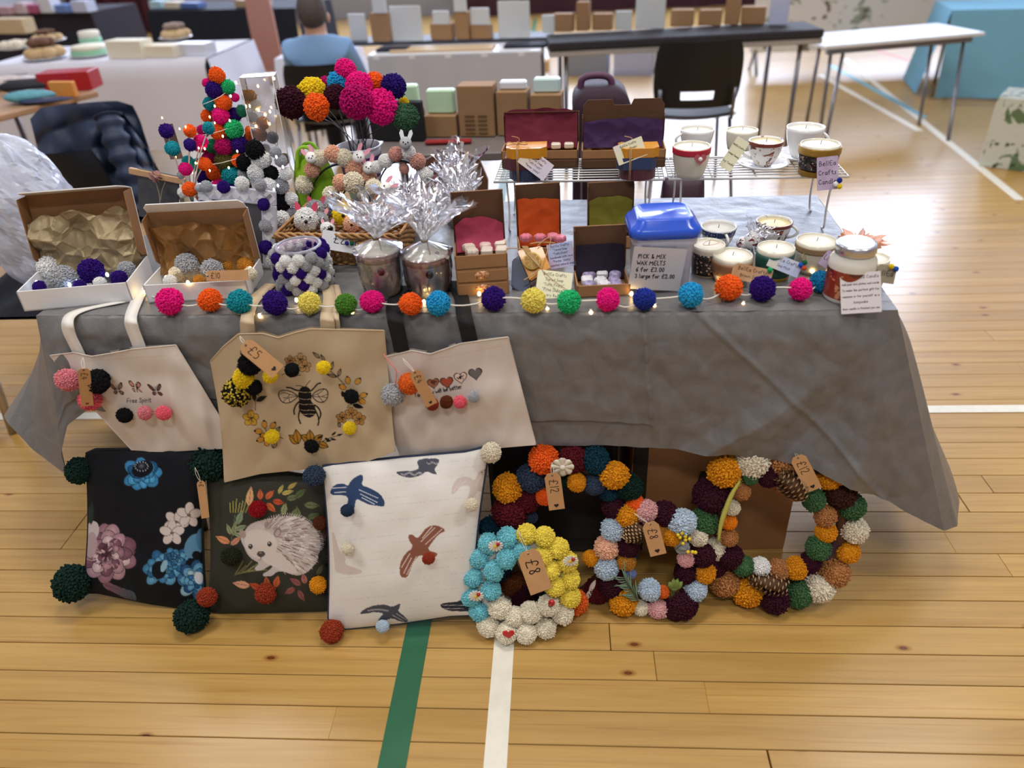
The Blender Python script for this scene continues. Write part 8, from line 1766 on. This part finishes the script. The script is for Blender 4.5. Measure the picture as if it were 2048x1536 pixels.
Pq = pz(1660, 40, 0); fpn = thing('leaf_print_screen', 'white display screen printed with green leaves at the back right', 'screen', (2.9, 7.6, 0), 0); q = MB(); q.box((0, 0, .62), (2.3, .03, .9), b=.004); part(fpn, 'panel', q, floral('leaf_screen', (222, 222, 222), (150, 160, 140), (120, 110, 92), 4, .57))
for sx in (-1, 1): q = MB(); q.tube([(sx * 1.1, 0, .2), (sx * 1.1, -.15, 0)], .015, 7); q.tube([(sx * 1.1, 0, .2), (sx * 1.1, .15, 0)], .015, 7); part(fpn, 'foot', q, M_cht)
# ---- low table right behind the stall with kraft boxes of cards
a, b = pz(742, 312, .72), pz(1150, 300, .72); L = (b - a).length; bt_ = thing('grey_table', 'grey topped table close behind the stall carrying kraft card boxes', 'table', (a.x, a.y, 0), atan2((b - a).y, (b - a).x)); q = MB(); q.box((L / 2, .3, .705), (L, .6, .03), b=.004); part(bt_, 'tabletop', q, mat('dull_grey_top', (120, 112, 110), .45))
for x in (.1, L - .1):
    for y in (.06, .5): q = MB(); q.tube([(x, y, .69), (x, y, 0)], .014, 8); part(bt_, 'leg', q, M_cht)
Zb = .722; M_kb3 = mat('kraft_carton', (156, 122, 86), .85, var=.05, vscale=12)
def card_carton(label, x0, x1, yb, yt, cards, ccol, ctop, dep=.09):
    r, W, h = boxthing('card_carton', label, 'box', x0, x1, yb, yt, Zb, dep, M_kb3, group='kraft card cartons')
    if cards:
        q = MB(); q.box((W / 2, dep * .6, h + (ctop) / 2), (W * .86, dep * .5, ctop), b=.006); part(r, 'bundle_of_cards', q, ccol)
    return r, W, h
gn = mat('mint_cards', (196, 230, 196), .5); wh = mat('white_cards', (226, 230, 240), .5); icec = mat('ice_cards', (206, 232, 232), .5)
card_carton('low kraft carton with a bundle of mint green cards', 850, 914, 275, 232, True, gn, .085)
rr_, Wk, hk2 = card_carton('tall kraft carton with printed lines and a holed back', 920, 990, 274, 172, False, None, 0)
q = MB()
for i in range(5): q.box((Wk * .32, -.002, hk2 * (.42 - i * .085)), (Wk * .28, .002, .006)); q.box((Wk * .68, -.002, hk2 * (.42 - i * .085)), (Wk * .25, .002, .006))
part(rr_, 'printed_lines', q, mat('print_brown', (110, 82, 56), .8))
card_carton('kraft carton with white cards to the right of the tall one', 995, 1056, 272, 184, True, wh, .03); card_carton('kraft carton with ice blue cards at the right end', 1062, 1122, 271, 190, True, icec, .05)
rr_, W_, h_ = card_carton('kraft carton with mint cards half hidden by the pompom flowers', 775, 842, 277, 226, True, gn, .09)
r, W_, h_ = boxthing('black_bag', 'black fabric bag standing between the pompom flowers and kraft cartons', 'bag', 745, 848, 283, 205, Zb, .04, mat('black_fabric', (22, 22, 26), .8)); q = MB(); q.box((.09, -.02, .008), (.17, .03, .012), b=.004); solo('red_strip', 'long red folded cloth on the grey table in front of the cartons', 'cloth', q, mat('red_cloth', (150, 34, 40), .8), pz(850, 286, Zb))
# ---- plum suitcase behind the racks
A_ = pz(1150, 400, 0); A_ = Vector((0.16, 2.62, 0)); sx0 = pplane(1146, 300, A_, Vector((0, -1, 0))); sx1 = pplane(1262, 250, A_, Vector((0, -1, 0))); W_ = sx1.x - sx0.x; h_ = pplane(1200, 184, A_, Vector((0, -1, 0))).z; sc1 = thing('suitcase', 'dark plum suitcase standing on the floor behind the wire racks', 'suitcase', (sx0.x + W_ / 2, 2.62 + .12, 0))
def RS(k, y): return [(x, y, z + .1 + (h_ - .1) * .5) for x, z in rrect(W_ * k, (h_ - .1) * k, .06)]
q = loft([RS(.94, -.12), RS(1.0, -.1), RS(1.0, .1), RS(.94, .12)]); part(sc1, 'shell', q, mat('plum_fabric', (48, 28, 42), .75))
q = MB(); q.tube(smooth_pl([(-.07, 0, h_ - .01), (-.065, 0, h_ + .03), (.03, 0, h_ + .03), (.04, 0, h_ - .01)], 3), .012, 8); part(sc1, 'carry_handle', q, mat('mauve_handle', (96, 60, 86), .5)); q = MB(); q.tube([(x, -.122, z) for x, y, z in RS(.7, 0)], .004, 5, closed=True); part(sc1, 'zip', q, mat('zip_grey', (120, 110, 120), .4))
for s in (-1, 1): q = MB(); q.lathe([(.0001, -.02), (.05, -.02), (.05, .02), (.0001, .02)], 16, Matrix.Translation((s * W_ * .38, 0, .05)) @ Matrix.Rotation(pi / 2, 4, 'Y')); part(sc1, 'wheel', q, M_bpl)
P = Vector((0, 2.45, 0)); hx0, hx1 = pplane(1328, 395, P, Vector((0, -1, 0))), pplane(1418, 366, P, Vector((0, -1, 0))); Wh, hz = hx1.x - hx0.x, hx1.z; hbg = thing('handbag', 'dark plum handbag with metal studs on a stool behind the right wire rack', 'handbag', (hx0.x + Wh / 2, 2.52, hz - .22)); q = loft([[(x, y, .0) for x, y in rrect(Wh, .1, .03)], [(x, y, .12) for x, y in rrect(Wh * 1.03, .11, .03)], [(x, y, .2) for x, y in rrect(Wh * .98, .07, .03)], [(x, y, .22) for x, y in rrect(Wh * .94, .03, .012)]]); part(hbg, 'body', q, mat('plum_leather', (58, 34, 48), .5))
for s_ in (-.25, .1, .35): q = MB(); q.sphere((Wh * s_, -.058, .14), .008, 8, 6); part(hbg, 'stud', q, M_sil)
stl = thing('stool', 'small black stool under the plum handbag', 'stool', (hx0.x + Wh / 2, 2.52, 0)); q = MB(); q.box((0, 0, hz - .235), (.26, .2, .03), b=.01); part(stl, 'seat', q, M_bpl)
for sx in (-1, 1):
    for sy in (-1, 1): q = MB(); q.tube([(sx * .1, sy * .08, hz - .25), (sx * .12, sy * .1, 0)], .011, 7); part(stl, 'leg', q, M_cht)
# brown chair back behind the cellophane
Pb2 = Vector((-.5, 2.42, 0)); bc = thing('brown_chair', 'brown wooden chair with a rounded back behind the wrapped jars', 'chair', pplane(912, 420, Pb2, Vector((0, -1, 0))) * 1.0); bc.location.z = 0; zt = pplane(912, 300, Pb2, Vector((0, -1, 0))).z; mbw = mat('chair_wood', (104, 70, 52), .5, var=.15, vscale=10)
q = MB(); q.prism([(-.1, zt - .3), (.1, zt - .3), (.115, zt - .1), (.09, zt - .03), (.03, zt), (-.03, zt), (-.09, zt - .03), (-.115, zt - .1)], .02, Matrix.Rotation(pi / 2, 4, 'X')); part(bc, 'backrest', q, mbw); q = MB(); q.box((0, .2, .44), (.36, .38, .03), b=.01); part(bc, 'seat', q, mbw)
for sx in (-1, 1):
    for y in (.02, .36): q = MB(); q.tube([(sx * .15, y, .43), (sx * .16, y, 0)], .014, 7); part(bc, 'leg', q, mbw)
    q = MB(); q.tube([(sx * .12, .02, .43), (sx * .1, .0, zt - .2)], .012, 7); part(bc, 'back_post', q, mbw)
# ---- coat over a chair at the left
Yc = 2.95; C0 = Vector((0, Yc, 0)); CPt = lambda x, y, o=0.0: toward(pplane(x, y, C0, Vector((0, -1, .25)).normalized()), o)
coat = thing('coat', 'dark navy padded coat draped over a chair behind the gift boxes', 'coat', Vector((CPt(200, 350).x, Yc, 0)))
top_ = [(60, 238), (80, 216), (130, 208), (200, 206), (236, 214), (262, 246), (290, 290)]; bot_ = [(118, 470), (150, 468), (200, 462), (250, 456), (300, 440), (330, 400), (338, 380)]
def cf(u, v):
    A_, B_ = poly_interp(top_, u), poly_interp(bot_, u); x, y = A_[0] + (B_[0] - A_[0]) * v, A_[1] + (B_[1] - A_[1]) * v
    o = .05 * sin(pi * u) + .05 * sin(u * 17 + v * 2) * (.3 + v * .7) + .035 * nz(u * 7, v * 6, 3) + .03 * abs(sin(v * 14 + u * 3)); return CPt(x, y, o)
q = MB(); q.grid(cf, 70, 60); q.grid(lambda u, v: cf(u, v) + Vector((0, .12 * sin(pi * u) + .01, -.02)), 40, 30, flip=True); part(coat, 'body', q, mat('navy_padding', (44, 56, 82), .55, var=.15, vscale=10), True)
q = MB(); sl = smooth_pl([CPt(216, 232, .09), CPt(236, 290, .12), CPt(262, 350, .12), CPt(280, 420, .1)], 3); q.tube(sl, [.05 + .008 * sin(i * 1.4) for i in range(len(sl))], 14); part(coat, 'sleeve', q, MATS['navy_padding'], True)
plastic_chair('black plastic chair underneath the navy coat', (coat.location.x + .02, Yc + .02, 0), pi, .9, False)
# ---- polythene bag on a chair, left edge
Px = pdep(38, 400, 2.35); bgw = thing('polythene_bag', 'large crumpled white polythene bag at the left edge', 'bag', (Px.x, Px.y, .46))
def pf(u, v):
    a_ = 2 * pi * u; t = pi * v; k = 1 + .16 * nz(cos(a_) * 1.3, sin(a_) * 1.3, v * 2.2) + .2 * abs(nz(cos(a_) * 3.5, sin(a_) * 3.5, v * 6)) + .1 * abs(nz(cos(a_) * 9, sin(a_) * 9, v * 14))
    zt_ = .46 + .235 * (1 - cos(t)) * (1 + .05 * nz(cos(a_) * 2, sin(a_) * 2, 5)); return Vector((Px.x + .155 * k * sin(t) ** .7 * cos(a_), Px.y + .13 * k * sin(t) ** .7 * sin(a_), zt_))
q = MB(); q.grid(pf, 80, 50, smooth=False, closeu=True, flip=True); part(bgw, 'bag', q, mat('polythene', (220, 226, 244), .18, alpha=.7, bump=.5, bscale=40), True)
q = MB(); q.sphere((Px.x, Px.y, .72), .1, 16, 10, (1, .8, 1.4)); part(bgw, 'contents', q, mat('bubble_wrap', (226, 228, 240), .4), True)
plastic_chair('black plastic chair at the left edge carrying the polythene bag', (Px.x - .02, Px.y, 0), pi / 2, .98, False)
q = MB(); a_, b_ = pz(26, 866, 0), pz(-30, 700, .35); q.tube([a_, b_], .013, 10); st = solo('table_leg_tube', 'pale metal leg end at the left edge beside the drape', 'leg', q, mat('pale_steel', (176, 164, 148), .35, metal=.5), (a_.x, a_.y, 0), world=True)
